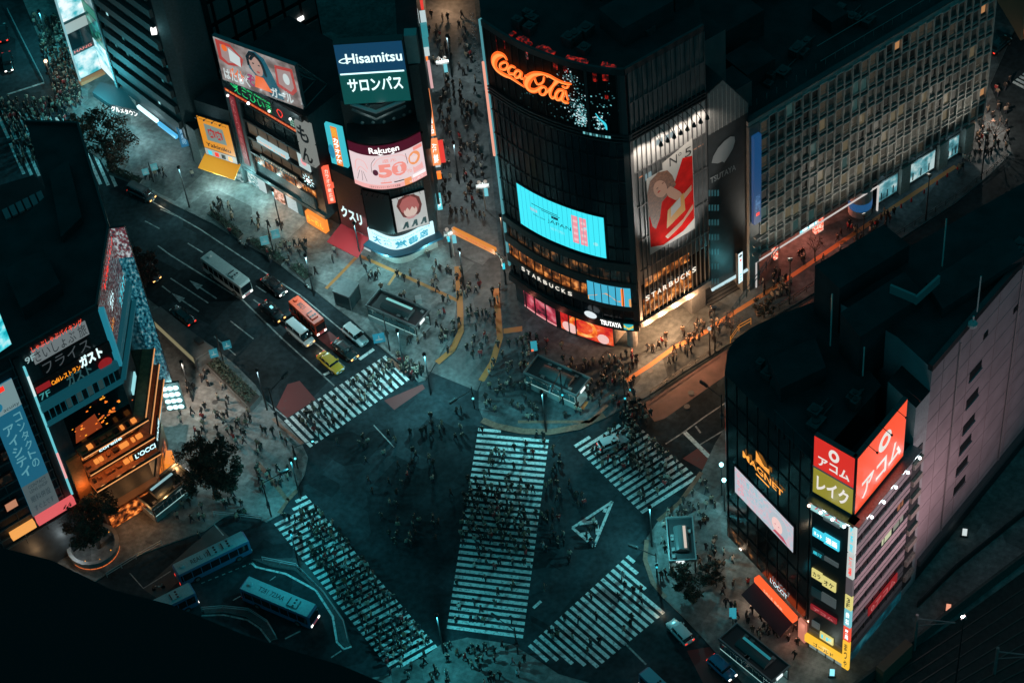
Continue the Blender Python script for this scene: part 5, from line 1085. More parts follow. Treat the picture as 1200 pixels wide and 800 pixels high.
m.frect(AD, .4, zf-.1, AL-1.0, zf+.45, .55, emi('neon_orange_band', (.55, .05, .01), .9)); m.ftext(AD, '横浜フルーツ パーラー マリオネット ハワイアンカフェ', .6, zf, AL-1.2, zf+.38, .57, emi('neon_orange_letter', (1, .4, .1), 1.2)); m.build('neon_sign', Ta)
q0, q1 = AD.uv(277, 132), AD.uv(301, 204); m = MB(); uL = AD.uv(290, 168)[0]
m.fbox(AD, -.1, 2.9, 3.6, zf-.3, .1, .4, mat('grey_side_panel', (.14, .15, .15), .6, noise=.15)); m.fbox(AD, .9, 2.1, 5.2, zf-.7, .4, .55, emi('dull_crimson', (.22, .012, .018), .8)); m.ftext(AD, 'とんかつ和幸定食', 1.2, 6.4, 1.85, zf-1.0, .58, emi('crimson_letters', (.7, .2, .2), .7), vert=True); m.build('vertical_red_sign', Ta)
for k, (za, zb_) in enumerate(((16.2, 19.2), (12.6, 15.4), (9.2, 11.8), (6.4, 8.6))):
    m = MB(); m.frect(AD, 3.2, za, AL-1.6, zb_, .05, [mat('teal_window', (.012, .03, .033), .2), mat('brown_blind', (.12, .09, .065), .6, emit=(.2, .13, .08), es=.35), mat('brown_blind', (.12, .09, .065)), INTERIOR][k])
    for j in range(6): u = 3.2+j*(AL-5)/6; m.fbox(AD, u, u+.1, za, zb_, .05, .15, DARK)
    m.fbox(AD, 3.0, AL-1.4, zb_, zb_+.35, .0, .5, DARK); m.build('window_row', Ta)
def admark(u0, z0, u1, z1, k, body, kt, nm='shop_sign', d=.2):
    m = MB(); m.fbox(AD, u0, u1, z0, z1, .1, d, k)
    if body: m.ftext(AD, body, u0+(u1-u0)*.04, z0+(z1-z0)*.18, u1-(u1-u0)*.04, z1-(z1-z0)*.18, d+.03, kt, .01)
    m.build(nm, Ta)
UA = lambda x, y: AD.uv(x, y)[0]
WLT = emi('warm_letters', (1, .78, .5), 1.15)
admark(UA(309, 182), 12.3, UA(345, 195)-.6, 13.2, emi('strip_pale', (.5, .75, .8), .8), 'さかな居酒屋 まぐろ酒場', emi('strip_orange', (1, .35, .12), 1), d=.6); admark(UA(314, 205), 8.9, UA(358, 222)-.5, 9.7, DARK, 'リゾートダイニング バリラックス', WLT, d=.6)
m = MB(); a = UA(352, 190); m.fbox(AD, a, a+2.3, 12.2, 15.2, .1, .3, emi('white_square_sign', (.55, .7, .7), .85)); m.fell(AD, a+1.2, 13.7, .6, .7, .33, E_PK); m.build('square_sign', Ta)
m = MB(); a = UA(360, 218); zz = 10.0
for k in range(10): t = k*math.pi/5; m.fpoly(AD, [(a+1.0+1.35*math.cos(t), zz+1.35*math.sin(t)), (a+1+.7*math.cos(t+.25), zz+.7*math.sin(t+.25)), (a+1+.7*math.cos(t-.25), zz+.7*math.sin(t-.25))], .35, E_CW)
m.fell(AD, a+1, zz, .75, .75, .36, E_BK); m.fell(AD, a+1, zz, .45, .45, .37, E_W); m.build('starburst_sign', Ta)
m = MB(); a = UA(358, 240); m.fbox(AD, a, a+3.0, 4.4, 6.9, .1, .5, mat('slate_sign', (.05, .075, .08), .5)); m.ftext(AD, 'うどん', a+.3, 4.9, a+2.7, 6.4, .53, emi('slate_letter', (.1, .16, .17), .7), .02); m.build('slate_sign', Ta)
m = MB(); m.fbox(AD, 0, AL, 3.3, 4.0, 0, .45, mat('dark_teal_canopy', (.03, .05, .052), .5)); m.build('canopy', Ta)
for k, (x, y, kk) in enumerate(((300, 218, 'm'), (308, 222, 'w'), (330, 238, 'p'), (346, 248, 'w'), (352, 252, 't'))):
    u = UA(x, y+4); m = MB(); m.fbox(AD, u-1.1, u+1.2, .3, 3.2, .05, .2, {'m': lit('pharmacy_glow', [(.4, (.03, .12, .12)), (.52, (.3, .6, .6)), (.65, (1, 1, .95))], 2.0, .9), 'w': emi('bright_doorway', (.65, .8, .8), .7), 'p': lit('peach_doorway', [(.4, (.3, .1, .05)), (.52, (.9, .45, .3)), (.65, (1, .8, .7))], 1.6, .9), 't': E_DT}[kk]); m.build('shop_front', Ta)
m = MB(); u = UA(374, 262); m.fbox(AD, u-1.7, AL-.1, .6, 3.0, .1, .9, emi('orange_sign_board', (1, .28, .03), 1.0)); m.ftext(AD, 'らーめん', u-1.4, 1.2, AL-.4, 2.5, .93, E_YE, .02); m.build('orange_sign', Ta)
lamp('shop_lamp', AD.pt(u, 2.2, 2.4), 420, (1, .45, .16), .3, 'POINT', Ta)
for k, x in enumerate((300, 318, 338)): lamp('shop_lamp', AD.pt(UA(x, 235), 2.6, 1.8), 380, [(.35, .95, 1), (.5, 1, 1), (1, .66, .45)][k], .3, 'POINT', Ta)
# calligraphy boxes and lamp at the right end
for (x0, y0, x1, y1, ch) in ((356, 112, 378, 141, 'も'), (362, 139, 386, 178, 'ん')):
    zq0, zq1 = (14.6, 18.4) if ch == 'ん' else (18.7, 22.8); cf = Fac([AD.pt(AL-2.1, 0, .9).xy, AD.pt(AL+.5, 0, .7).xy]); m = MB(); m.fbox(cf, 0, cf.L, zq0, zq1, -.9, 0, emi('rice_paper', (.25, .27, .25), .75)); m.ftext(cf, ch, .3, zq0+.5, cf.L-.2, zq1-.3, .04, E_BK, .03)
    if ch == 'ん': m.ftext(cf, 'じゃ', cf.L*.5, zq0+.15, cf.L-.1, zq0+.6, .05, E_BK)
    m.build('calligraphy_sign', Ta)

# ---------------------------------------------------------------- yellow board building
y0, y1 = G(249, 203), G(288, 216); YF = Fac([y0, y1]); YL = YF.L
Ty = thing('yellow_board_building', 'small shop building with tall yellow board and bright yellow awning', 'building', (*((y0+y1)/2), 0), world=True)
m = MB(); m.prism([y0, y1, y1+bkv*10, y0+bkv*10], 0, 15.5, mat('teal_grey_wall', (.06, .075, .075), .7, noise=.2), ROOF); m.build('wall', Ty)
zt = YF.uv(250, 138)[1]; m = MB(); m.fbox(YF, .1, YL-.1, 4.6, zt, .1, .5, BLACK); yb = 6.2
m.frect(YF, .2, yb, YL-.2, zt-.1, .52, emi('board_yellow', (.85, .33, .025), .85)); h = zt-yb; w = YL
m.fpoly(YF, [(w*.2, yb+h*.28), (w*.2, yb+h*.8), (w*.75, yb+h*.78), (w*.78, yb+h*.3)], .54, emi('board_greenish', (.25, .36, .33), .7)); m.ftext(YF, '肉肉', w*.28, yb+h*.4, w*.7, yb+h*.7, .56, emi('board_red', (.5, .03, .03), .8), .04); m.ftext(YF, 'Yakiniku', w*.12, yb+h*.08, w*.85, yb+h*.2, .56, E_BK, .02); m.ftext(YF, 'Welcome to enjoy', w*.08, yb+h*.88, w*.9, yb+h*.94, .56, E_BK)
m.frect(YF, .2, 4.7, YL-.2, yb-.1, .52, emi('menu_strip', (.6, .62, .55), .7))
for k in range(4): m.frect(YF, YL*(.12+.2*k), 4.9, YL*(.24+.2*k), yb-.4, .54, [E_CY, E_RED, E_BK, E_AM][k])
m.build('yellow_board', Ty)
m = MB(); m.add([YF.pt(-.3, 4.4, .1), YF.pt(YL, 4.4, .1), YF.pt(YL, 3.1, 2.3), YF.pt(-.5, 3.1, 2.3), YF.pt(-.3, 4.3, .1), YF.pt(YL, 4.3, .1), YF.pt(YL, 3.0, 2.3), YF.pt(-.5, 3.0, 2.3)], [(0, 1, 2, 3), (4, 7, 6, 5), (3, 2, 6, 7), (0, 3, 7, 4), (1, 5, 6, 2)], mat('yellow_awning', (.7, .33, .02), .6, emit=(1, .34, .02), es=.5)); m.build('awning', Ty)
lamp('shop_lamp', YF.pt(YL*.5, 2.3, 3.2), 700, (.55, .95, .95), .4, 'POINT', Ty); lamp('board_lamp', YF.pt(YL*.5, zt+.6, 1.8), 40, (.6, .9, 1), .2, 'POINT', Ty)
m = MB(); m.frect(YF, .2, .3, YL-.2, 2.6, .05, lit('pharmacy_front', [(.4, (.03, .1, .1)), (.55, (.4, .6, .6)), (.7, (1, 1, .9))], 1.6, .8)); m.build('shop_front', Ty)
m = MB()
for k in range(4): u = YL*(.15+.23*k); m.tube([YF.pt(u, zt+.1, .3), YF.pt(u, zt+.5, 1.4)], .05, BLACK, 4); m.ball(YF.pt(u, zt+.5, 1.5), .16, BLACK, n=6)
m.build('board_lamp_arms', Ty)

# ---------------------------------------------------------------- tall dark block with balcony bands
t0, t1 = G(152, 132), G(226, 189); TF1 = Fac([t0, t1]); T1L = TF1.L; td = (t1-t0).normalized(); tb = Vector((-td.y, td.x)); tb = tb if tb.dot(t0) > 0 else -tb
Td = thing('balcony_tower', 'tall unlit dark block with stacked balcony bands above a bright shopfront', 'building', (*((t0+t1)/2), 0), world=True)
m = MB(); m.prism([t0, t1, t1+tb*9, t0+tb*9], 4.5, 52, mat('tower_wall', (.02, .024, .026), .6, noise=.3), ROOF); m.prism([t0+tb*1.5, t1+tb*1.5, t1+tb*9, t0+tb*9], 0, 4.5, DARK); m.build('wall', Td)
rw = random.Random(12)
for k in range(14):
    z = 7+k*3.2; m = MB(); m.fbox(TF1, 0, T1L-.3, z, z+1.45, 0, .6, mat('balcony_band', (.04, .05, .052), .7, noise=.25, nscale=.7)); m.build('balcony_band', Td)
    for j in range(5):
        if rw.random() < .22: m = MB(); u = T1L*(.1+.18*j); m.frect(TF1, u, z+1.6, u+.5, z+2.7, .02, rw.choice([emi('window_cyan_spot', (.4, .85, .9), .9), emi('window_teal_dim', (.05, .25, .28), .7), emi('window_teal_dim', (.05, .25, .28), .7)])); m.build('lit_window', Td)
m = MB(); m.prism([t1+td*.1, t1+td*1.3+tb*1.2, t1+td*3.2+tb*6, t1+tb*8], 0, 52, mat('grey_pier', (.1, .11, .112), .7, noise=.2), ROOF); m.build('grey_pier', Td)
p = t1+td*.4; m = MB(); c = TF1.pt(T1L-.3, 27, .6); m.box(-.4, .4, -.3, .3, -.5, .5, E_W, tf=Matrix.Translation(c)); m.build('wall_lamp', Td); lamp('wall_lamp', c+Vector((.3, -1.2, 0)), 45, (.3, .9, 1), .3, 'POINT', Td)
m = MB(); a, b = TF1.uv(165, 128)[0], TF1.uv(188, 146)[0]; m.fbox(TF1, a, b, 3.9, 4.4, .1, .6, E_CW); a, b = TF1.uv(190, 150)[0], TF1.uv(211, 166)[0]; m.fbox(TF1, a, b, 3.6, 4.2, .1, .6, emi('blue_strip', (.1, .55, .95), .9)); m.build('shop_light_strip', Td)
vf = facing(218, 172, 2.5, .8); zt = vf.uv(208, 143)[1]; m = MB(); m.fbox(vf, .1, 1.3, 2.5, zt, -.5, 0, emi('blue_blade', (.02, .16, .3), .8)); m.ftext(vf, '牛角寿司', .4, 3.0, 1.0, zt-.4, .03, emi('blade_letters', (.4, .7, .9), .9), vert=True); m.build('blue_blade_sign', Td)
m = MB(); m.prism([t1+td*.6, t1+td*3.0, t1+td*3.0+tb*4, t1+td*.6+tb*4], 0, 8.5, mat('side_block', (.13, .135, .125), .7, noise=.25), ROOF); m.build('side_block', Td)
lamp('shop_lamp', TF1.pt(T1L*.4, 3.2, 2.6), 500, (.62, .96, 1), .5, 'POINT', Td); lamp('shop_lamp', TF1.pt(T1L*.8, 3.2, 2.0), 420, (.7, .97, 1), .5, 'POINT', Td); lamp('shop_lamp', TF1.pt(T1L*.08, 3.2, 3.0), 260, (.62, .96, 1), .5, 'POINT', Td)
# canopy with white rounded letters on the left end
c0, c1 = G(128, 122, 4.6), G(163, 130, 4.6); CF = Fac([c0, c1]); m = MB(); m.prism([c0, c1, G(145, 104, 4.6), G(118, 96, 4.6), G(108, 108, 4.6)], 3.6, 4.6, mat('shop_canopy', (.03, .05, .055), .5)); m.build('canopy', Td)
m = MB(); m.ftext(CF, 'グルメタウン', .4, 3.5, CF.L-.2, 4.7, .35, E_W, .03); m.build('canopy_letters', Td)

# ---------------------------------------------------------------- corner tower of shining panels, top left
w0, wc, w1 = G(101, 120), G(127, 107), G(147, 128); 
zt_ = 34
Tw = thing('panel_shop_tower', 'slim corner shop tower clad with shining white and cyan panels', 'building', (*wc, 0), world=True)
WF, WG = Fac([w0, wc]), Fac([wc, w1])
m = MB(); wb = (w1-w0).normalized(); bb = Vector((-wb.y, wb.x)); bb = bb if bb.dot(w0) > 0 else -bb
m.prism([w0, wc, w1, w1+bb*8, w0+bb*8], 4.6, zt_+10, mat('tower_dark', (.03, .045, .048), .5), ROOF); m.build('wall', Tw)
ICE = lit('ice_panel', [(.35, (.05, .45, .52)), (.5, (.5, .85, .9)), (.62, (.9, 1, 1))], .55, 1.0, detail=6)
def wr(F, pts, k, nm, d=.06):
    q = F.rect(*pts); m = MB(); m.fbox(F, max(.05, q[0]), min(F.L-.05, q[2]), q[1], q[3], 0, d, k); m.build(nm, Tw)
L1 = WF.L
def wz(y, x): return WF.uv(x, y)[1]
for za, zb_, k, nm in ((5.0, 9.8, ICE, 'ice_panel'), (10.0, 10.9, mat('maroon_letter_strip', (.06, .012, .012), .5), 'name_strip'), (11.0, 14.2, mat('black_glass_panel', (.004, .012, .014), .1), 'dark_panel'), (14.3, 16.2, emi('pale_panel_window', (.4, .5, .48), .8), 'pale_window'), (16.8, 30, ICE, 'ice_panel')):
    m = MB(); m.fbox(WF, .15, L1-.1, za, zb_, 0, .08, k)
    if nm == 'name_strip': m.ftext(WF, 'HANG', .5, za+.2, L1-.5, zb_-.2, .1, emi('red_pink_letters', (1, .25, .2), 1))
    m.build(nm, Tw)
L2 = WG.L; GRN = lit('green_panel', [(.4, (.005, .03, .025)), (.55, (.01, .16, .1)), (.7, (.1, .5, .4))], .8, .8, detail=5)
for za, zb_, k in ((5.2, 6.6, emi('white_ledge', (.75, .95, .97), 1.0)), (6.7, 11.5, ICE), (11.8, 17.5, GRN), (17.7, 19.5, emi('mint_panel', (.02, .25, .16), .7)), (19.8, 34, lit('grey_panel_lit', [(.4, (.03, .07, .08)), (.6, (.25, .35, .36)), (.7, (.4, .5, .5))], .6, .7))):
    m = MB(); m.fbox(WG, .1, L2-.6, za, zb_, 0, .08, k); m.build('side_panel', Tw)
m = MB(); m.fbox(WG, L2-.6, L2, 4.6, 44, 0, .3, mat('grey_corner_pier', (.2, .22, .22), .6)); m.fbox(WF, -.1, .15, 4.6, 44, 0, .35, emi('pale_edge_tube', (.3, .6, .65), .7)); m.build('corner_pier', Tw)
m = MB(); m.fbox(WF, -.2, L1+.2, 4.2, 4.8, 0, .8, mat('rust_soffit', (.3, .1, .04), .6, emit=(.5, .12, .03), es=.25)); m.build('soffit', Tw)  # faint emission painted in so the soffit looks lit
lamp('panel_spill', WF.pt(L1*.5, 3.4, 4.0), 1200, (.35, .92, 1), 1.0, 'POINT', Tw); lamp('panel_spill', WF.pt(-1, 8, 6.0), 4200, (.12, .85, 1), 1.0, 'POINT', Tw)
# dark office slab with grey panels behind the billboard
k0, k1 = G(226, 92, 12), G(372, 10, 12); KF = Fac([k0, k1]); kd = (k1-k0).normalized(); kb = Vector((-kd.y, kd.x)); kb = kb if kb.dot(k0) > 0 else -kb
Tk = thing('grey_panel_building', 'dark office block clad in large grey panels behind the billboard', 'building', (*((k0+k1)/2), 0), world=True)
m = MB(); m.prism([k0, k1, k1+kb*12, k0+kb*12], 0, 38, mat('joint_dark', (.008, .01, .011), .7), ROOF); m.build('wall', Tk)
m = MB(); n = 8
for r in range(8):
    for c in range(n): m.fbox(KF, KF.L*(c+.08)/n, KF.L*(c+.9)/n, 2+r*4.5, 5.6+r*4.5, 0, .15, mat('grey_clad', (.2, .2, .195), .7, noise=.15))
m.build('cladding', Tk)
m = MB()
for x0, y0, x1, y1 in ((306, 53, 335, 36), (336, 34, 350, 26)):
    a, b = KF.uv(x0, y0), KF.uv(x1, y1)
    for k in range(9): u = a[0]+(b[0]-a[0])*k/9; m.frect(KF, u, a[1]-.2, u+.35+.3*(k % 2), a[1]+.3, .2, E_W if k % 3 else emi('sign_bits_dim', (.3, .4, .4), .8))
a = KF.uv(318, 45); m.frect(KF, a[0]-.5, a[1]-.6, a[0]+.6, a[1]+.7, .21, E_PK); m.build('lit_sign_letters', Tk)
for x, y, k in ((247, 88, E_W), (228, 24, E_CW), (235, 17, E_OR), (351, 22, E_W), (221, 2, E_OR)):
    a = KF.uv(x, y); m = MB(); m.fbox(KF, a[0]-.5, a[0]+.6, a[1]-.3, a[1]+.4, .15, .4, k); m.build('small_sign', Tk)
# shops with stacked blade signs along the alley
al0, al1 = G(517, 288), G(503, 95); ALF = Fac([al0+up*8, al1+up*10]); 
Tl = thing('alley_shop_row', 'narrow shop building with stacked orange and white blade signs along the alley', 'building', (*al0, 0), world=True)
lft = (G(470, 40)-G(503, 40)).normalized()
m = MB(); m.prism([al0+up*13, al1+up*20, al1+up*20+lft*3.2, al0+up*13+lft*3.2], 0, 24, mat('alley_wall', (.08, .088, .088), .7, noise=.3), ROOF); m.build('wall', Tl)
OB = emi('blade_orange', (1, .3, .1), 1.05); WBl = emi('blade_pale', (.6, .75, .76), .85); RB = emi('blade_scarlet', (.9, .05, .04), .9); TBl = emi('blade_teal', (.04, .3, .34), .8); PKB = emi('blade_pinkish', (.85, .5, .5), .8); CYB = emi('blade_bright_cyan', (.15, .75, .85), .9)
def blade(x0, y0, x1, y1, zb_, k, body='', kt=None):
    """blade sign: left-top, right-bottom photo pixels; zb_ height of its foot"""
    f = facing((x0+x1)/2+(y1-y0)*.06, y1, zb_, 3); a = f.uv((x0+x1)/2-(x1-x0)/2+(y1-y0)*.13, y1)[0]; b = a+(x1-x0)/9.3; zt = f.uv(x0, y0)[1]
    w = MB(); w.fbox(f, a, b, zb_, zt, -.6, 0, k)
    if body: w.ftext(f, body, a+(b-a)*.2, zb_+.3, b-(b-a)*.2, zt-.3, .03, kt or E_W, .01, vert=True)
    w.build('blade_sign', Tl)
blade(485, 110, 492, 160, 13, OB); blade(495, 108, 506, 160, 12.5, OB, '天下一品', E_W); blade(493, 160, 500, 196, 8.5, PKB, 'すし酒', E_RED); blade(504, 166, 515, 194, 7.5, OB, '海鮮', E_W); blade(512, 168, 521, 191, 6.5, RB); blade(509, 184, 516, 196, 6, WBl, '米', E_BK); blade(512, 204, 518, 210, 5.5, E_OR)
blade(511, 230, 518, 246, 3.6, CYB, '本屋', E_W); blade(492, 0, 496, 12, 24, RB); blade(486, 14, 491, 28, 20, WBl); blade(492, 16, 500, 28, 20, WBl); blade(493, 30, 502, 44, 18, TBl); blade(495, 45, 503, 58, 17, TBl); blade(497, 58, 504, 66, 16, WBl); blade(499, 68, 502, 72, 15, E_OR); blade(489, 66, 493, 104, 14, WBl); blade(501, 74, 505, 104, 13.4, PKB); blade(507, 198, 511, 240, 5, mat('blade_unlit', (.12, .16, .17), .5)); blade(496, 200, 500, 260, 4, mat('blade_unlit', (.12, .16, .17), .5))
lamp('alley_lamp', (*(al0+up*20+Vector((2, 0))), 5), 300, (.9, .92, .9), .4, 'POINT', Tl)
# ================================================================ restaurant building, left foreground
ZL = 39.4
l1, l2, l3, l4 = G(22.5, 412, ZL), G(114, 360, ZL), G(128, 268, ZL), G(144, 266, ZL)
lh = (l2-l1).normalized()
l0 = l1-lh*14
FA = Fac([l1, l2]); FB = Fac([l2, l3]); FC_ = Fac([l3, l4]); F0 = Fac([l0, l1])
T = thing('restaurant_building', 'dark roofed restaurant building with stacked glowing food signs and copper-lit balconies', 'building', (*((l1+l2)/2), 0), world=True)
roofp = [l0, l1, l2, l3, G(92, 147, ZL), G(31, 145, ZL), G(55, 228, ZL), G(18, 263, ZL), G(-30, 280, ZL)]
m = MB(); m.prism(roofp, 5, ZL, mat('left_building_wall', (.02, .026, .03), .5, noise=.3), ROOF); m.build('body', T)
m = MB()
for a, b in ((l0, l1), (l1, l2), (l2, l3), (l3, G(92, 147, ZL)), (G(92, 147, ZL), G(31, 145, ZL))):
    d = (b-a).normalized(); n = Vector((-d.y, d.x))*.15; m.prism([a+n, b+n, b-n, a-n], ZL, ZL+.6, DARK)
m.build('parapet', T)
m = MB(); fc = G(60, 230, ZL); m.prism([G(60, 210, ZL), G(82, 195, ZL), G(98, 262, ZL), G(74, 285, ZL)], ZL, ZL+1.2, ROOF); m.prism([G(10, 330, ZL), G(55, 305, ZL), G(75, 345, ZL), G(30, 375, ZL)], ZL, ZL+2.2, ROOF); m.build('roof_plant', T)
AL_ = FA.L
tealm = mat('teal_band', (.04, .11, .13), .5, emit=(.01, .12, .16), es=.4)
def px(F, x, y): return F.uv(x, y)
# floor bands on the main face, heights read at the left edge
def zl(x, y): return FA.uv(x, y)[1]
z9t = ZL; z9b = zl(40, 452); z7b = zl(52, 487)
m = MB(); m.frect(FA, 0, zl(45, 460), AL_, ZL-.2, .04, mat('restaurant_front', (.035, .04, .043), .4, noise=.4)); m.build('upper_front', T)
def sign(F, nm, x0, y0, x1, y1, h, body, k, bold=0.02, d=.2, back=None, vert=False):
    """letters along a line given by two photo pixels at their foot; h metres tall"""
    a, b = F.uv(x0, y0), F.uv(x1, y1); z = (a[1]+b[1])/2; m = MB()
    if back: m.fbox(F, a[0]-.2, b[0]+.2, z-.2, z+h+.2, .05, d-.03, back)
    m.ftext(F, body, a[0], z, b[0], z+h, d, k, bold); m.build(nm, T)
sign(FA, 'red_neon_letters', 37, 412, 96, 378, 1.0, 'しゃぶしゃぶバイキング', emi('neon_red_letter', (1, .08, .04), 1.1), .01, .25)
WB = emi('lit_white_board', (.2, .24, .25), .7)
sign(FA, 'white_letter_board', 42, 424, 102, 390, 2.0, 'さいしょぶ 旅', emi('dark_board_letters', (.02, .03, .035), .4), .0, .22, WB)
sign(FA, 'dark_letter_board', 52, 437, 106, 407, 1.9, 'フライス', emi('dim_letters', (.09, .11, .12), .6), 0, .2, mat('maroon_board', (.05, .014, .014), .5))
sign(FA, 'floor_number', 30, 426, 41, 419, 1.1, '9F', emi('pale_letters', (.35, .55, .56), .8), .01, .25)
m = MB(); zz = zl(47, 458); m.fbox(FA, .1, AL_, zz-.1, zz+1.9, .05, .25, mat('maroon_fascia', (.09, .018, .016), .5)); m.frect(FA, .2, zz+.1, AL_*.2, zz+1.2, .27, emi('dull_red_panel', (.3, .012, .015), .8)); m.build('fascia', T)
sign(FA, 'amber_letters', 60, 450, 94, 431, .9, 'Caféレストラン', emi('neon_amber', (1, .33, .02), 1.25), .02, .3)
sign(FA, 'white_neon_letters', 94, 430, 120, 415, 2.0, 'ガスト', emi('neon_ice', (.7, 1, 1), 1.3), .05, .35)
sign(FA, 'dark_giant_letters', 79, 451, 108, 436, 2.0, 'ガスト', emi('ghost_letters', (.03, .1, .11), .7), .03, .28)
m = MB(); u, z = FA.uv(122, 424); m.fell(FA, u, z, 1.0, .9, .28, emi('dull_red_panel', (.3, .012, .015))); m.build('round_logo', T)
sign(FA, 'floor_number', 47, 468, 59, 461, 1.1, '7F', emi('teal_letters', (.06, .35, .36), .8), .01, .25)
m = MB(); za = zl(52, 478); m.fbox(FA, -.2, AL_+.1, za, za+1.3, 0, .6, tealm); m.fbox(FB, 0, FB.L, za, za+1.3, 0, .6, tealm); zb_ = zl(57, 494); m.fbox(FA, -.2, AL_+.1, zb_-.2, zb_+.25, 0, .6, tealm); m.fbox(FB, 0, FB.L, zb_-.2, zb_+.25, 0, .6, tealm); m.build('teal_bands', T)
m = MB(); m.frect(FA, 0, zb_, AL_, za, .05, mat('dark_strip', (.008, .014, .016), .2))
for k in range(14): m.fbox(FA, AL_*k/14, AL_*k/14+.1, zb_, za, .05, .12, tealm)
for k in range(4): m.frect(FA, AL_*(.3+.14*k), zb_+.4, AL_*(.3+.14*k)+.7, za-.5, .1, emi('grey_teal_pane', (.03, .07, .075), .6))
m.build('window_strip', T)
# glazed dining floor with copper light, balconies below
zc0, zc1 = zl(76, 530), zb_-.4
m = MB(); m.frect(FA, AL_*.2, zc0, AL_, zc1, .04, mat('dining_glass', (.006, .008, .009), .1)); rr = random.Random(9)
m.build('dining_glass', T)
COP = lit('copper_interior', [(.4, (.02, .005, .002)), (.52, (.3, .06, .012)), (.62, (1, .25, .04)), (.75, (1, .5, .15))], 1.3, 1.0, detail=5)
m = MB()
for x, y, n in ((95, 502, 10), (130, 482, 16), (120, 490, 8), (103, 478, 5), (122, 466, 4)):
    u, z = FA.uv(x, y)
    for k in range(n): a, b = u+rr.gauss(0, .9), z+rr.gauss(0, .7); r = rr.choice((.08, .12, .16)); m.fell(FA, a, b, r*1.5, r, .08+.001*k, rr.choice([E_OR, E_AM, emi('copper_glint', (1, .2, .04), .7)]), 8)
u, z = FA.uv(104, 498); m.fpoly(FA, [(u-2.4, z-1.8), (u+1.6, z-1.6), (u+1.2, z+1.4), (u-1.8, z+.9)], .06, emi('copper_wall', (.32, .05, .012), .7)); m.build('dining_lights', T)
m = MB(); m.frect(FA, 0, zl(85, 545), AL_*.2, zc1, .06, mat('teal_side_panel', (.015, .05, .06), .5, noise=.3)); m.build('side_panel', T)
zb1, zb2, zb3, zb4 = zl(93, 526), zl(97, 538), zl(100, 545), zl(105, 558)
COPW = mat('copper_clad', (.36, .15, .07), .5, noise=.3, nscale=2)
TRIM = emi('copper_trim_light', (1, .42, .14), .95)
for k, (x, y) in enumerate(((94, 524), (101, 542), (106, 560))):
    z = zl(x, y); m = MB()
    DD = 1.9+.35*k; m.fbox(FA, AL_*.22, AL_+1.2, z-.3, z+.05, 0, DD, COPW); m.fbox(FA, AL_*.22, AL_+1.2, z+.05, z+.5, DD-.1, DD, mat('smoked_rail', (.05, .03, .02), .2)); m.fbox(FA, AL_*.22, AL_+1.2, z-.1, z+.03, DD, DD+.06, TRIM)
    rk = random.Random(40+k)
    for j in range(9): u = AL_*.25+j*(AL_*.78)/9+rk.uniform(-.2, .2); m.fbox(FA, u, u+rk.uniform(.4, .9), z+.05, z+.45, .6, 1.2, rk.choice([mat('terrace_table', (.3, .12, .05), .5), mat('terrace_dark', (.03, .02, .015), .6), emi('terrace_glow', (1, .32, .06), .9)]))
    m.fbox(FB, -.6, FB.L*.85, z-.25, z+.1, 0, 1.7, COPW); m.fbox(FB, -.6, FB.L*.85, z+.1, z+.5, 1.55, 1.7, mat('smoked_rail', (.05, .03, .02))); m.fbox(FB, -.6, FB.L*.85, z, z+.12, 1.7, 1.78, TRIM); m.build('balcony', T)
    if k < 2:
        m = MB(); m.frect(FA, AL_*.24, z-2.6, AL_-.2, z-.3, .08, COP); m.frect(FB, .2, z-2.6, FB.L*.8, z-.3, .08, COP); m.build('balcony_interior', T)
        for j in range(3): lamp('balcony_lamp', FA.pt(AL_*(.35+.22*j), z-.6, .9), 75, (1, .42, .14), .2, 'POINT', T)
m = MB(); m.fbox(FA, AL_*.05, AL_*.22, 4.5, zl(76, 540), .0, .5, mat('copper_pier', (.4, .15, .05), .6, noise=.2)); m.build('copper_pier', T); lamp('pier_lamp', FA.pt(AL_*.13, 12, 1.6), 130, (1, .4, .12), .3, 'POINT', T)
q = FA.uv(116, 513); m = MB(); m.fbox(FA, q[0]-1.2, FA.uv(134, 503)[0], q[1]-.3, q[1]+.4, 1.75, 1.9, emi('sign_backing_dark', (.01, .015, .02), .3)); m.ftext(FA, 'corelle', q[0]-1.1, q[1]-.25, FA.uv(134, 503)[0], q[1]+.4, 1.93, E_CW, .02); m.build('balcony_sign', T)
a, b = FA.uv(152, 539), FA.uv(171, 528); bf = Fac([FA.pt(AL_-2.2, 0, 1.9).xy, FA.pt(AL_+1.1, 0, 1.9).xy]); zz = bf.uv(160, 533)[1]; m = MB(); m.fbox(bf, -.2, bf.L+.2, zz-.7, zz+.5, -.1, .1, BLACK); m.ftext(bf, 'L’OCCI', .1, zz-.5, bf.L-.1, zz+.4, .14, E_CW, .03); m.build('cafe_sign', T)
bf2 = Fac([FA.pt(AL_+1.2, 0, 1.9).xy, (FB.pt(3.6, 0, 1.9)).xy]); m = MB(); m.fbox(bf2, 0, bf2.L, zz-.7, zz+.5, -.1, .1, BLACK); m.ftext(bf2, 'TANE', .3, zz-.4, bf2.L-.3, zz+.3, .14, E_CW, .03); m.build('cafe_sign', T)
for (x, y, x2, y2) in ((154, 458, 156, 440), (159, 475, 162, 462)):
    u, z = FB.uv((x+x2)/2, (y+y2)/2); m = MB(); m.fbox(FB, u-1.6, u+1.6, z-.5, z+.5, .1, .3, emi('side_sign', (.35, .8, .85), .9)); m.build('side_sign', T)
m = MB(); m.prism([l1+lh*3, l2+lh*.3, FB.pt(FB.L*.7, 0, .2).xy, FB.pt(FB.L*.7, 0, -6).xy, FA.pt(3, 0, -8).xy], 0, 5.0, mat('cafe_ground', (.13, .07, .04), .7)); m.build('ground_floor', T)
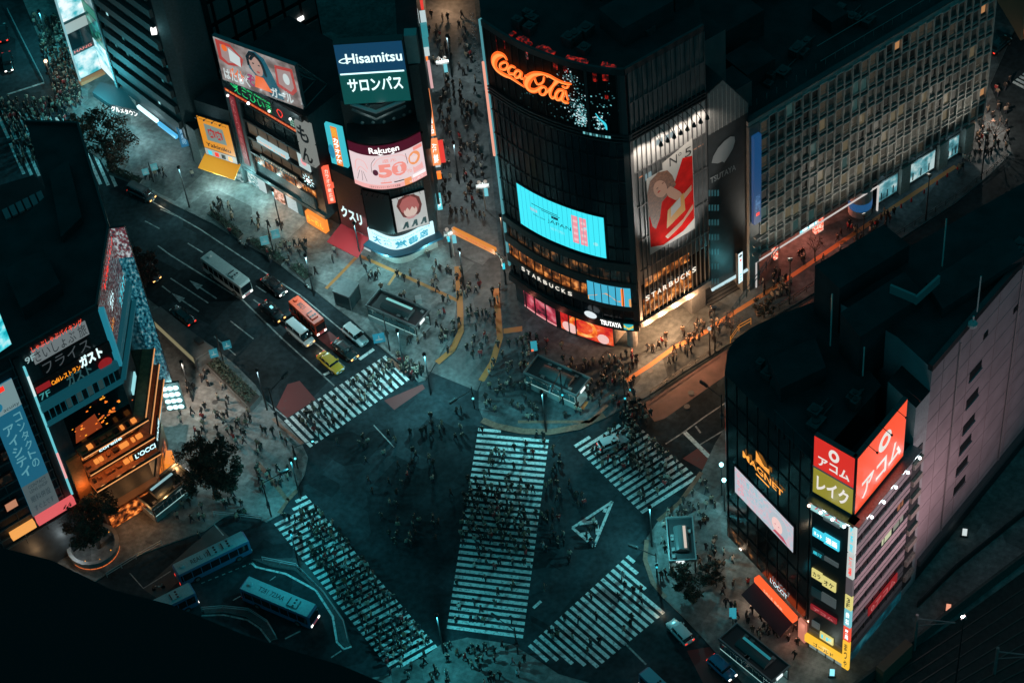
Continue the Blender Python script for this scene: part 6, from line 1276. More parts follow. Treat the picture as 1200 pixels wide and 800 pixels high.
m = MB(); m.frect(FA, AL_*.3, .4, AL_, 3.4, .32, COP); m.frect(FB, .5, .4, FB.L*.6, 3.4, .32, COP); m.build('cafe_windows', T)
for k in range(3): lamp('cafe_lamp', FA.pt(AL_*(.45+.27*k), 3.6, 2.6), 150, (1, .45, .16), .3, 'POINT', T)
lamp('cafe_lamp', FB.pt(3, 3.4, 2.4), 240, (1, .5, .2), .3, 'POINT', T)
m = MB(); u = FB.L*.3; m.fbox(FB, u, u+2.4, .3, 2.6, .6, 1.4, emi('orange_menu_box', (1, .28, .03), .9)); m.build('menu_box', T)
# second face: sign strips, blue outline
m = MB(); m.frect(FB, .1, za+1.4, FB.L-.1, ZL-.3, .04, lit('crowded_signs', [(.42, (.03, .012, .014)), (.52, (.2, .04, .04)), (.58, (.12, .22, .24)), (.68, (.45, .5, .5))], 2.2, .5, (1, 1, 1.6), detail=8)); m.build('sign_strip_wall', T)
for k, (z, k2) in enumerate(((ZL-1.6, E_RED), (za+4.2, emi('neon_amber', (1, .33, .02), 1.25)), (za+5.6, E_CW), (za+2.0, E_CY))):
    m = MB(); m.ftext(FB, ['食べ放題バイキング', 'Caféレストラン', 'ガスト', 'カラオケ'][k], FB.L*[.3, .05, .32, .6][k], z, FB.L*[.95, .3, .5, .95][k], z+[.9, .9, 1.8, 1.6][k], .2, k2, .02); m.build('side_letters', T)
m = MB(); m.fbox(FB, -.1, .5, za, ZL-.5, 0, .7, emi('blue_edge_light', (.02, .26, .36), .7)); m.build('blue_edge', T)
m = MB(); m.frect(FB, FB.L*.5, 6, FB.L-.1, za-.3, .05, mat('dining_glass', (.006, .008, .009))); m.build('side_glass', T)
# bright fin: tall LED panel and grid of white lamps at its foot
fn = l3+(l4-l3)*1.0; FN = Fac([l3, fn]); zf0 = FN.uv(180, 424)[1]
LEDB = lit('blue_led_fin', [(.38, (.002, .03, .05)), (.5, (.02, .22, .32)), (.58, (.1, .5, .6)), (.68, (.55, .75, .8))], 2.8, .4, (1, 1, .5), detail=8)
LEDR = lit('red_white_led_fin', [(.36, (.02, .08, .1)), (.46, (.3, .03, .05)), (.54, (.3, .4, .42)), (.62, (.9, .95, 1))], 2.6, .5, (1, 1, .6), detail=8)
m = MB(); m.fbox(FN, -.1, FN.L+.25, 8.6, ZL+.1, -.25, 0, BLACK); m.frect(FN, 0, 8.7, FN.L+.2, ZL*.86, .05, LEDB); m.frect(FN, 0, ZL*.86, FN.L+.2, ZL, .05, LEDR); m.build('led_fin', T)
m = MB(); m.fbox(FN, .2, FN.L+1.1, 2.6, 8.4, -.3, .05, mat('lamp_grid_frame', (.06, .09, .09), .5))
for r in range(4):
    for c in range(3): m.fell(FN, .65+c*(FN.L+.3)/2.6, 3.3+r*1.35, .42, .48, .08, emi('lamp_disc', (.6, .97, 1), 2.2), 10)
m.build('lamp_grid', T)
lamp('grid_glow', FN.pt(FN.L*.6, 5, 2.5), 700, (.45, .95, 1), .8, 'POINT', T)
# left face with long hanging banner, neon tube edge
m = MB(); m.fbox(FA, -.35, -.1, zl(84, 575), zl(30, 425), .3, .6, emi('tube_cyan', (.15, .62, .7), .9)); m.fbox(FA, -.38, -.08, zl(78, 555), zl(68, 525), .58, .66, emi('tube_pink', (1, .45, .45), .9)); m.fbox(FA, -.38, -.08, zl(40, 460), zl(33, 436), .58, .66, emi('tube_white', (.75, .95, .95), .9)); m.fbox(FA, -1.2, -.4, 5, ZL-.5, 0, .25, DARK); m.build('neon_tube', T)
L0 = F0.L
m = MB(); z = 8.0
while z < ZL-1: m.fbox(F0, 0, L0-1.3, z, z+.22, 0, .2, mat('grid_line', (.05, .09, .1), .5)); z += 1.85
u = L0-1.5
while u > 0: m.fbox(F0, u, u+.1, 7, ZL, 0, .15, mat('grid_line', (.05, .09, .1))); u -= 3.2
m.build('window_grid', T)
m = MB(); ub = F0.uv(83, 560)[0]-2.6; ua = F0.uv(30, 560)[0]; ua = ub-3.9; zt = F0.uv(14, 440)[1]-.0; zb0 = F0.uv(50, 600)[1]+.6
m.fbox(F0, ua, ub, zb0, zt, .2, .35, emi('banner_teal_blue', (.012, .13, .22), .8)); H = zt-zb0
m.frect(F0, ua, zb0+H*.8, ub, zt, .37, emi('banner_white', (.2, .32, .34), .8)); m.frect(F0, ua, zb0+H*.95, ub-1.3, zb0+H*.985, .385, E_RED); m.fell(F0, ua+.9, zb0+H*.86, .7, .8, .385, emi('banner_logo', (.01, .2, .34), .8))
m.ftext(F0, 'acuity', ua+1.5, zb0+H*.805, ub-.2, zb0+H*.835, .385, emi('banner_ink', (.02, .05, .07), .5)); bt = emi('banner_letters', (.12, .38, .45), .8)
m.ftext(F0, 'コンタクトの', ub-1.5, zb0+H*.33, ub-.5, zb0+H*.77, .39, bt, .01, vert=True); m.ftext(F0, 'アイシティ', ub-3.3, zb0+H*.3, ub-1.9, zb0+H*.72, .39, bt, .02, vert=True)
m.frect(F0, ua, zb0, ub, zb0+H*.25, .37, emi('banner_grey', (.08, .12, .13), .8)); m.ftext(F0, 'CONTACT', ua+.8, zb0+H*.21, ub-.5, zb0+H*.235, .39, emi('banner_ink', (.02, .05, .07))); m.ftext(F0, 'LENS SHOP', ua+.8, zb0+H*.175, ub-.5, zb0+H*.2, .39, emi('banner_ink', (.02, .05, .07))); m.ftext(F0, '眼科併設', ua+.6, zb0+H*.1, ub-.5, zb0+H*.15, .39, emi('banner_ink', (.02, .05, .07))); m.ftext(F0, 'すぐ上です', ua+.6, zb0+H*.03, ub-.5, zb0+H*.075, .39, emi('banner_ink', (.02, .05, .07)))
m.build('long_banner', T)
zz = F0.uv(62, 594)[1]; u1, u0 = F0.uv(84, 582)[0], F0.uv(40, 606)[0]; m = MB(); m.fbox(F0, u0, u1, zz-.7, zz+.7, .3, 1.0, emi('coral_sign', (.8, .12, .13), .9)); m.build('coral_sign', T)
u1, u0 = F0.uv(37, 607)[0], F0.uv(9, 622)[0]; m = MB(); m.fbox(F0, u0, u1, zz-.6, zz+.6, .3, 1.0, emi('amber_sign', (1, .42, .1), .9)); m.build('amber_sign', T)
for x, y in ((12, 590), (5, 560), (8, 530)): u, z = F0.uv(x, y); m = MB(); m.fbox(F0, u-1, u+1, z-.9, z+.9, .1, .3, mat('red_window_frame', (.12, .01, .01), .5)); m.frect(F0, u-.8, z-.7, u+.8, z+.7, .32, DIMINT if y != 590 else emi('warm_pane', (.8, .35, .2), .6)); m.build('red_window', T)
m = MB(); m.prism([l0, l1, l1+Vector((-3, 8)), l0+Vector((-3, 8))], 0, 5.0, DARK); m.build('ground_floor', T)
lamp('shop_lamp', F0.pt(L0-3, 3, 2), 160, (.8, .95, 1), .3, 'POINT', T); lamp('shop_lamp', F0.pt(L0-7, 3, 2), 150, (1, .6, .3), .3, 'POINT', T)
# cyan screen panel, far left
cs = Fac([G(-20, 425, ZL+3), G(13, 402, ZL+3)]); m = MB(); z0 = cs.uv(14, 400)[1]; m.fbox(cs, 0, cs.L, z0-.5, z0+6.6, -.6, 0, BLACK); m.frect(cs, 0, z0-.3, cs.L, z0+6.4, .03, lit('cyan_screen', [(.4, (.01, .45, .55)), (.55, (.1, .8, .9)), (.65, (.5, .95, 1))], .8, .9, detail=6)); m.build('roof_screen', T)

# ================================================================ dark slab standing in for the deck ledge close to the camera
nr = 150.0
fgp = [(-60, 632), (0, 641), (60, 656), (130, 690), (200, 708), (290, 745), (350, 764), (400, 779), (450, 800), (520, 860), (-60, 860)]
m = MB(); m.prism([G(*p, nr) for p in fgp], 100, nr, mat('near_ledge_black', (.004, .005, .006), .95), mat('near_ledge_black', (.004, .005, .006)))
o = m.build('ledge_stand_in', base=Vector((*G(200, 780, nr), nr))); tag(o, 'black slab standing in for the near dark ledge in the bottom left corner', 'ledge')
# low roofs between the crossing and the dark roof, far left
t = thing('low_roof_building', 'low dark building with pale skylight panels left of the dark roof', 'building', G3(20, 300), world=True)
m = MB(); lp = [G(*p, 8) for p in [(-60, 235), (40, 205), (62, 232), (30, 300), (-60, 330)]]; m.prism(lp, 0, 8, DARK, ROOF); m.build('walls', t)
for k in range(6): m = MB(); q = [G(x, y, 8.3) for x, y in ((2+k*8, 246-k*4), (8+k*8, 243-k*4), (13+k*8, 254-k*4), (7+k*8, 257-k*4))]; m.prism(q, 7.9, 8.3, mat('skylight_panel', (.1, .14, .15), .4)); m.build('skylight', t)
# ================================================================ street things
TG = mat('teal_glass', (.02, .05, .055), .1, spec=.7); CLR = mat('entrance_glass', (.05, .1, .105), .15)
def entrance(label, c, h=3.3, sky=None, letters=None, warm=False, light=160, bright=.6):
    """subway stair shelter; c: four roof corners as photo pixels in ring order, first side long edge 0->1"""
    P = [G(*p, h) for p in c]; o = sum(P, Vector((0, 0)))/4
    if (P[1]-P[0]).length < (P[2]-P[1]).length: P = P[1:]+P[:1]
    o = (P[0]+P[2])/2; ex = ((P[1]-P[0])+(P[2]-P[3])).normalized(); L = ((P[1]-P[0]).length+(P[2]-P[3]).length)/2; Wd = ((P[2]-P[1]).length+(P[3]-P[0]).length)/2
    t = thing('subway_entrance', label, 'subway entrance', (*o, .13), math.atan2(ex.y, ex.x)); a, b = L/2, Wd/2
    RM = mat('shelter_rim', (.2, .23, .23), .4, .5)
    m = MB()
    for x0, x1, y0, y1 in ((-a, a, -b, -b+.18), (-a, a, b-.18, b), (-a, -a+.18, -b+.18, b-.18), (a-.18, a, -b+.18, b-.18)): m.box(x0, x1, y0, y1, h-.45, h, RM)
    m.build('roof_rim', t)
    m = MB(); m.box(-a+.18, a-.18, -b+.18, b-.18, h-.5, h-.36, mat('shelter_roof', (.02, .026, .028), .4)); rr = random.Random(int(L*100))
    for k in range(5): x, y = rr.uniform(-a*.8, a*.8), rr.choice((-1, 1))*b*.62; m.box(x-.25, x+.3, y-.2, y+.2, h-.36, h-.1, GREY)
    m.build('roof', t)
    m = MB(); q = .34*Wd; n = 8
    for k in range(n):
        t0, t1 = math.pi*k/n, math.pi*(k+1)/n; y0, z0 = -q*math.cos(t0)*.8, .62*math.sin(t0); y1, z1 = -q*math.cos(t1)*.8, .62*math.sin(t1)
        m.add([(-a*.55, y0, h-.36+z0), (a*.55, y0, h-.36+z0), (a*.55, y1, h-.36+z1), (-a*.55, y1, h-.36+z1)], [(0, 1, 2, 3)], mat('vault_glass', (.06, .075, .075), .25))
        for x in (-a*.55, a*.55): m.add([(x, y0, h-.36+z0), (x, y1, h-.36+z1), (x, 0, h-.36)], [(0, 1, 2)], GREY)
    if sky: m.box(-a*.5, a*.5, q*.25, q*.55, h+.2, h+.28, emi(sky[0], sky[1], sky[2]))
    m.build('roof_vault', t)
    for x in (-a+.25, 0, a-.25):
        for y in (-b+.2, b-.2): m = MB(); m.tube([(x, y, 0), (x, y, h-.4)], .09, DARK, 6); m.build('post', t)
    m = MB(); wk = mat('lit_side_wall', (.3, .33, .32), .4)
    for y in (-b+.1, b-.1): m.box(-a+.2, a-.25, y-.05, y+.05, 0, 1.15, wk)
    m.box(-a+.12, -a+.2, -b+.2, b-.2, 0, 1.15, wk); m.build('side_wall', t)
    m = MB(); gl = emi('stair_light_strip', (.45, .85, .82), bright); gp = mat('side_pane', (.03, .06, .06), .15)
    for y, s in ((-b+.02, -1), (b-.02, 1)):
        m.box(-a+.3, a-.35, y-.02, y+.02, 1.2, 1.32, gl)
        n = 9
        for k in range(n): x = -a+.3+(2*a-.7)*k/n; m.box(x+.05, x+(2*a-.7)/n-.05, y-.015, y+.015, 1.4, h-.75, CLR)
    m.build('side_panes', t)
    m = MB(); st = mat('stair_stone', (.3, .31, .3), .7)
    for k in range(6): m.box(a-.6-k*.5, a-.1-k*.5, -b+.35, b-.35, 0, .02+.0*k, st)
    m.box(-a+.4, a-2.6, -b+.4, b-.4, .3, .34, mat('stair_void', (.02, .03, .03), .6)); m.build('stairs', t)
    m = MB(); m.box(a-.05, a+.12, -b*.5, b*.1, h-.55, h-.1, emi('entrance_sign', (.85, .95, .95), 1.1)); m.build('exit_sign', t)
    if letters: m = MB(); f = Fac([Vector((-a*.35, -b-.01)), Vector((a*.4, -b-.01))]); m.ftext(f, letters, .2, 1.9, f.L-.2, 2.6, .03, emi('entrance_letters', (.25, .7, .75), .8), .01); m.build('station_letters', t)
    for k in (-.5, .5): lamp('stair_lamp', (a*k, 0, h-.8), light/2, (1, .75, .5) if warm else (.55, .97, .95), .2, 'POINT', t)
    return t
entrance('stair shelter with pale teal skylight strip in front of the bookshop, beside the road', [(444.8, 338), (428, 358), (488, 383.5), (504, 363)], sky=('skylight_teal', (.25, .72, .70), .75))
entrance('stair shelter with glassy vaulted roof on the plaza in front of the curved tower', [(632.6, 416.3), (612.9, 436), (677.6, 464.7), (692.8, 442.7)], letters='SHIBUYA', light=260, bright=.9)
entrance('stair shelter beside the round-crowned tree by the cafe with copper balconies', [(158, 579), (208, 541), (227, 558), (177, 598)], sky=('skylight_white', (.5, .85, .9), .5))
entrance('stair shelter with blue-lit roof beside the maroon awning at the bottom right', [(841, 746), (864, 729), (927, 778), (904, 799)], sky=('skylight_blue', (.02, .25, .3), .7), light=220)
entrance('small stair shelter with bright striped roof window among dark bushes', [(779, 606), (812, 604), (816, 655), (784, 658)], sky=('skylight_peach', (.75, .6, .5), .8), light=120, bright=.4)
def infobox(label, x, y, k, kt):
    f = facing(x, y, .13, .45); t = thing('info_pillar', label, 'sign', (*f.pt(.45, .13), ), world=True); m = MB(); m.tube([f.pt(.45, .13), f.pt(.45, 3.4)], .07, DARK); m.build('post', t)
    m = MB(); m.fbox(f, 0, .9, 3.4, 4.5, -.45, .45, k); m.fbox(f, 0, .35, 3.4, 3.8, .45, .5, kt); m.build('lit_box', t)
infobox('small blue-topped box sign standing behind the plaza stair shelter', 628, 426, emi('box_teal', (.04, .4, .5), .7), emi('box_orange', (1, .2, .08), .9))
infobox('small blue-topped box sign at the far corner of the bottom right shelter', 859, 738, emi('box_teal', (.04, .4, .5), .7), GREY)
infobox('pale grey box sign at the back of the stair shelter near the bookshop', 494, 372, LGREY, GREY)
# glass kiosk and grey shelter
P = [G(*p, 3.2) for p in [(389, 341), (402, 325), (421, 332), (409, 349)]]; o = sum(P, Vector((0, 0)))/4
t = thing('kiosk_shelter', 'small glass lift shelter with flat grey roof on the kerb by the dark cars', 'shelter', (*o, .13), world=True)
m = MB(); m.prism([o+(p-o)*1.0 for p in P], 3.0, 3.25, mat('grey_roof', (.12, .13, .13), .6, noise=.15)); m.build('roof', t)
m = MB(); m.prism([o+(p-o)*.9 for p in P], .13, 3.0, mat('kiosk_glass', (.03, .06, .065), .15)); m.build('glass_walls', t)
m = MB()
for p in P: q = o+(p-o)*.92; m.tube([(*q, .13), (*q, 3.0)], .08, STEEL, 5)
m.build('posts', t)
P = [G(*p, 3.0) for p in [(172, 367), (188, 359), (250, 408), (229, 420)]]; o = sum(P, Vector((0, 0)))/4
t = thing('vent_shelter', 'long flat grey shelter roof along the kerb below the bright blue light panel', 'shelter', (*o, .13), world=True)
m = MB(); m.prism(P, 2.75, 3.0, mat('grey_roof', (.12, .13, .13)), mat('grey_roof_top', (.085, .09, .09), .7, noise=.25, nscale=.8))
ex = (P[3]-P[0]).normalized(); q = P[2].lerp(P[3], .4)-ex*3; m.prism([q, q+ex*1.2, q+ex*1.2+(P[1]-P[0])*.4, q+(P[1]-P[0])*.4], 3.0, 3.5, DARK); m.build('roof', t)
m = MB(); m.prism([o+(p-o)*.9 for p in P], .13, 1.1, GREY)
for p in P: q = o+(p-o)*.93; m.tube([(*q, .13), (*q, 2.8)], .09, STEEL, 5)
m.build('low_walls', t)
m = MB(); a, b = o+(P[0]-o)*.92, o+(P[3]-o)*.92; f = Fac([a, b]); m.frect(f, .3, 1.2, f.L-.3, 2.5, .05, emi('advert_warm', (.28, .25, .14), .7)); m.build('advert_panel', t)
# hedge box and low planters
LEAF = mat('hedge_leaf', (.028, .045, .03), .8, noise=.5, nscale=5); LEAF2 = mat('hedge_leaf_light', (.05, .07, .05), .8)
def leaves(m, fn, n, s, ks, rr):
    for k in range(n):
        p = fn(); a = Vector((rr.gauss(0, 1), rr.gauss(0, 1), rr.gauss(0, 1))).normalized()*s*rr.uniform(.6, 1.3); b = a.orthogonal().normalized()*a.length*.7
        m.add([p-a, p+b*.6, p+a, p-b*.6], [(0, 1, 2, 3)], rr.choice(ks))
def planter(label, px, h=.5, top=.9, n=260, wall=True):
    P = [G(*p, .13) for p in px]; o = sum(P, Vector((0, 0)))/len(P); rr = random.Random(int(px[0][0]))
    t = thing('planter', label, 'planter', (*o, .13), world=True); m = MB(); m.prism(P, .13, .13+h, GREY, mat('soil', (.03, .025, .02), .9)); m.build('box', t)
    m = MB()
    def fn():
        a, b = rr.random(), rr.random(); q = P[0].lerp(P[1], a).lerp(P[3].lerp(P[2], a), b); q = o+(q-o)*.9; return Vector((*q, .13+h+abs(rr.gauss(0, .5))*top))
    leaves(m, fn, n, .22, [LEAF, LEAF, LEAF2], rr); m.build('shrubs', t)
planter('long raised box of dark shrubs with pale sides beside the grey shelter', [(243, 432), (256, 424), (306, 470), (294, 483)], 1.1, 1.1, 700)
planter('kerbside planter of dark shrubs in front of the yellow awning shop', [(243, 252), (250, 247), (286, 276), (280, 282)], .4, .8, 300)
planter('kerbside planter of dark shrubs with pale rim below the billboard shops', [(290, 285), (297, 280), (336, 306), (330, 312)], .4, .9, 340)
planter('short kerbside planter of shrubs near the small glass lift shelter', [(340, 316), (350, 310), (367, 324), (358, 331)], .4, .8, 220)
planter('white-fenced planter of dark shrubs at the kerb right of the brown tree', [(127, 203), (134, 197), (168, 211), (163, 218)], .35, .8, 300)
# ring planter with orange strip
o = G(111, 643, .13); t = thing('ring_planter', 'round concrete ring planter glowing orange at its base, under a dark tree', 'planter', (*o, .13))
m = MB(); n = 26; r0, r1 = 2.9, 3.4
for k in range(n):
    a, b = 2*math.pi*k/n, 2*math.pi*(k+1)/n; q = [Vector((r*math.cos(x), r*math.sin(x), 0)) for r, x in ((r0, a), (r1, a), (r1, b), (r0, b))]
    m.hexa(q, [p*1.04+Vector((0, 0, 1.3)) for p in q], GREY)
m.build('ring_wall', t)
m = MB(); rr = random.Random(3)
for k in range(n):
    if k in (0, 1, 2, 9, 14, 15): continue
    a, b = 2*math.pi*k/n, 2*math.pi*(k+.9)/n; z = .1
    m.add([(r1*1.01*math.cos(a), r1*1.01*math.sin(a), .05), (r1*1.01*math.cos(b), r1*1.01*math.sin(b), .05), (r1*1.012*math.cos(b), r1*1.012*math.sin(b), .22), (r1*1.012*math.cos(a), r1*1.012*math.sin(a), .22)], [(0, 1, 2, 3)], emi('base_strip', (1, .22, .05), .8))
    if k % 3 == 0: m.ball((r0*.95*math.cos(a), r0*.95*math.sin(a), 1.0), .09, E_AM, n=6, k=4)
m.build('light_strip', t)
# ---------------------------------------------------------------- trees
BARK = mat('bark', (.05, .04, .035), .9, noise=.4, nscale=6)
def tree(label, base, h, r, cr, n, ks, seed, name='street_tree', z0=.13, leaf=.24, sq=.85):
    rr = random.Random(seed); g = G(*base, z0); t = thing(name, label, 'tree', (*g, z0)); m = MB(); trunk = [Vector((0, 0, 0)), Vector((rr.gauss(0, .1), rr.gauss(0, .1), h*.3)), Vector((rr.gauss(0, .2), rr.gauss(0, .2), h*.55))]
    m.tube(trunk, .22*r/3, BARK, 7, .13*r/3); tips = []
    for k in range(7):
        a = 2*math.pi*k/7+rr.gauss(0, .2); e = rr.uniform(.15, .9); s = trunk[1].lerp(trunk[2], rr.random()); q = s+Vector((math.cos(a)*r*.45, math.sin(a)*r*.45, h*.14+e*h*.15)); p = q+Vector((math.cos(a+rr.gauss(0, .4))*r*.35, math.sin(a+rr.gauss(0, .4))*r*.35, h*.1+e*h*.14))
        m.tube([s, q, p], .09*r/3, BARK, 5, .03); tips += [q, p]
        for j in range(3): v = p+Vector((rr.gauss(0, r*.22), rr.gauss(0, r*.22), rr.gauss(r*.1, r*.18))); m.tube([q.lerp(p, .6), v], .035, BARK, 4, .012); tips.append(v)
    m.build('trunk', t); m = MB(); cz = h-r*sq; cl = []
    for k in range(cr):
        a, u, w = rr.uniform(0, 6.283), rr.uniform(-1, 1), rr.random()**.4; s = math.sqrt(1-u*u); cl.append((Vector((math.cos(a)*s*r*w, math.sin(a)*s*r*w, cz+u*r*sq*w)), rr.uniform(.35, .8)*r*.33))
    def fn():
        c, s = rr.choice(cl); d = Vector((rr.gauss(0, 1), rr.gauss(0, 1), rr.gauss(0, .8))); return c+d.normalized()*s*rr.random()**.5
    leaves(m, fn, n, leaf, ks, rr); m.build('crown', t); return t
G1 = mat('leaf_dark_green', (.035, .05, .03), .7, noise=.4, nscale=4); G2 = mat('leaf_olive', (.065, .062, .04), .7); G3_ = mat('leaf_deep', (.02, .03, .022), .8); B1 = mat('leaf_brown', (.085, .05, .032), .8); B2 = mat('leaf_rust', (.11, .042, .026), .8); R1 = mat('leaf_dark_red', (.075, .016, .014), .8)
tree('round-crowned dark street tree beside the cafe stair shelter at the bus terminal corner', (253, 582), 10.2, 4.6, 80, 9500, [G1, G3_, G3_, B1], 1)
tree('dark tree growing out of the round glowing planter in the lower left', (116, 641), 11.5, 4.5, 60, 6500, [G3_, G1, B1], 2)
tree('dark red-leaved tree at the kerb to the right of the dark roof corner', (170, 336), 8.2, 3.4, 40, 2400, [R1, B2, R1, G3_], 3)
tree('brown-leaved street tree over the upper left crossing, beside the dark roof', (128, 192), 9.5, 5.0, 60, 4600, [B1, B2, G2, B1], 4)
tree('slender brown sapling next to the brown tree at the upper left', (100, 172), 6.5, 2.6, 26, 1300, [B1, B2], 14)
tree('small bare twiggy tree on the pavement outside the dark annex', (857, 396), 5.2, 1.7, 18, 200, [B1, B2], 5, leaf=.1)
tree('small bare twiggy tree on the far pavement at the end of the store', (1165, 172), 5.6, 1.7, 18, 240, [B1, B2], 6, leaf=.1)
tree('thin bare tree on the pavement outside the red-lit store porch', (955, 306), 5.0, 1.5, 16, 160, [B1, B2], 7, leaf=.1)
tree('dark bushy tree in front of the small striped shelter on the right', (806, 700), 5.6, 2.7, 30, 1800, [G3_, G1, B1], 8)
tree('low dark bushy tree to the right of the small striped shelter', (836, 682), 4.2, 1.9, 20, 900, [G3_, B1], 9)
tree('low dark tree by the kerb railing outside the dark annex', (895, 372), 4.0, 1.8, 20, 800, [G3_, B1], 10)
# ---------------------------------------------------------------- poles, lamps, signs
def pole_sign(label, base, h, boards, arm=None, name='sign_pole', cat='sign', z0=.13, lampk=None):
    """post with blue direction boards: boards = list of (dx, z, w, h, material)"""
    f = facing(*base, z0, 1.0); g = f.pt(1.0, z0); t = thing(name, label, cat, g, world=True); m = MB(); m.tube([g, g+Vector((0, 0, h))], .11, BLACK, 6, .07); m.build('pole', t)
    for dx, z, w, hh, k in boards:
        m = MB(); m.fbox(f, 1.0+dx-w/2, 1.0+dx+w/2, z, z+hh, .02, .14, k); m.fbox(f, 1.0+dx-w*.3, 1.0+dx+w*.3, z+hh*.3, z+hh*.42, .14, .16, emi('board_arrow', (.35, .6, .62), .5)); m.fbox(f, 1.0+dx-.06, 1.0+dx+.06, z+hh*.3, z+hh*.8, .14, .165, emi('board_arrow', (.35, .6, .62))); m.build('board', t)
    if lampk: m = MB(); m.ball(g+Vector((0, 0, h+.2)), .3, lampk, n=8); m.build('lamp_head', t)
    return t
BB = mat('blue_board', (.02, .11, .16), .5, emit=(.02, .3, .38), es=.3); PB_ = mat('pale_teal_board', (.1, .22, .24), .5, emit=(.1, .45, .5), es=.3)
pole_sign('post with two pale blue boards at the kerb below the billboard shops', (322, 302), 6.5, [(-.9, 3.4, 1.2, 1.7, PB_), (.9, 4.2, 1.2, 1.7, PB_)])
pole_sign('post with two blue boards between the grey shelter and the shrub box', (264, 432), 7.5, [(-1.0, 3.2, 1.2, 1.7, BB), (1.1, 4.2, 1.2, 1.6, BB)])
pole_sign('tall black post with dim blue board by the stair shelter near the bookshop', (457, 411), 8, [(-1.2, 2.4, 1.7, 1.9, BB)])
pole_sign('post with two pale boards beside the white-fenced planter, upper left', (180, 213), 4.2, [(-.8, 2.0, 1.0, 1.3, PB_), (.7, 2.5, 1.0, 1.3, PB_)])
def signal(label, base, h, aim, lit_k=E_CY, arm=3.2, z0=.13, heads=1):
    g = G3(*base, z0); t = thing('traffic_signal', label, 'traffic light', g, world=True); d = (G(*aim)-g.xy).normalized(); m = MB(); m.tube([g, g+Vector((0, 0, h))], .12, BLACK, 7, .08); e = g+Vector((d.x*arm, d.y*arm, h-.4)); m.tube([g+Vector((0, 0, h-.6)), e], .06, BLACK, 5); m.build('pole', t)
    m = MB(); tf = Matrix.Translation(e)@Matrix.Rotation(math.atan2(d.y, d.x), 4, 'Z'); m.box(-.65, .65, -.14, .14, -.2, .25, DARK, tf=tf); m.build('signal_head', t)
    m = MB(); m.ball(tf@Vector((-.4, -.15, 0)), .16, lit_k, n=8); m.build('lens', t)
    m = MB(); q = g+Vector((0, 0, 2.6)); m.box(-.2, .2, -.2, .2, -.45, .45, DARK, tf=Matrix.Translation(q)); m.ball(q+Vector((0, -.25, -.2)), .17, lit_k, n=8); m.build('pedestrian_head', t)
    return t
signal('black signal pole at the near corner of the plaza beside the upper right crossing', (733, 478), 7.5, (745, 500))
signal('black signal pole rising in front of the plaza stair shelter', (660, 474), 7.5, (650, 495))
signal('signal pole with bright cyan lamp at the left tip of the plaza', (556, 478), 4.6, (545, 486), emi('cyan_bright', (.15, .9, 1), 1.6))
signal('signal pole with cyan lamp at the rounded kerb left of the crossing', (349, 548), 5, (360, 545), emi('cyan_bright', (.15, .9, 1)))
signal('tall dark signal pole left of the red road patch', (326, 498), 8, (345, 480), E_BK)
signal('dark signal pole at the foot of the long central crossing', (607, 766), 6, (590, 755), E_BK)
signal('dark signal pole at the top of the lower left crossing', (318, 605), 8, (330, 600), E_BK)
signal('signal pole with cyan lamp between two crossings on the right pavement', (770, 675), 5.2, (760, 672), E_CY)
signal('signal pole reaching over the lanes left of the dark corner store', (846, 500), 7, (828, 488), E_BK)
signal('signal pole at the kerb outside the red-lit porch', (1003, 296), 6, (1010, 305), E_CY)
def street_lamp(label, base, h, k, n=1, power=0, col=(.5, .95, 1), z0=.13, name='street_lamp', banner=None):
    g = G3(*base, z0); t = thing(name, label, 'street lamp', g, world=True); m = MB(); m.tube([g, g+Vector((0, 0, h))], .12, DARK if not banner else LGREY, 7, .08); m.build('pole', t)
    for i in range(n):
        p = g+Vector(((i-(n-1)/2)*.95, 0, h+.15-.0*i)); m = MB(); m.ball(p, .3, k, n=10, k=6); m.build('lamp_head', t)
    if banner: m = MB(); m.box(-1.0, 1.0, -.3, .3, -.9, -.55, WHITEP, tf=Matrix.Translation(g+Vector((0, 0, h)))); m.build('lamp_plate', t); m = MB(); m.box(.12, .7, -.04, .04, -2.9, -1.2, banner, tf=Matrix.Translation(g+Vector((0, 0, h)))); m.build('banner', t)
    if power: lamp('lamp_light', g+Vector((0, -.6, h+.1)), power, col, .35, 'POINT', t)
    return t
GLB = emi('globe_dim', (.42, .36, .3), .8); CYL = emi('cyan_lamp', (.4, .95, 1), 4.0)
for lab, b in (('white twin-globe alley lamp nearest the bookshop corner', (532, 300)), ('white twin-globe alley lamp farthest up the alley', (522, 100)), ('white twin-globe alley lamp halfway up the alley on the tower side', (569, 245))): street_lamp(lab, b, 5.6, GLB, 2, 120, (.85, .95, .95), banner=emi('banner_cyan', (.2, .7, .8), .8))
for lab, b in (('upper of three cyan floodlights on the left edge of the dark corner store', (846, 580)), ('middle of three cyan floodlights on the left edge of the dark corner store', (849, 598)), ('lowest of three cyan floodlights on the left edge of the dark corner store', (856, 616))): street_lamp(lab, b, 6.5, CYL, 1, 300, (.35, .93, 1))
street_lamp('warm orange globe lamp over the crowded pavement at the upper left', (64, 105), 6, emi('warm_globe', (1, .6, .35), 3), 1, 700, (1, .6, .35))
street_lamp('warm lamp at the far top right street corner', (1192, 34), 6, emi('warm_lamp', (1, .62, .3), 2), 1, 1500, (1, .55, .22))
street_lamp('second warm lamp at the top right corner above the street lamp', (1210, 8), 6, emi('warm_lamp', (1, .62, .3), 2), 1, 2200, (1, .5, .18))
street_lamp('pavement lamp outside the warm entrance of the tower', (832, 416), 5.5, emi('dim_lamp', (.3, .4, .4), .8), 1, 160, (1, .6, .35))
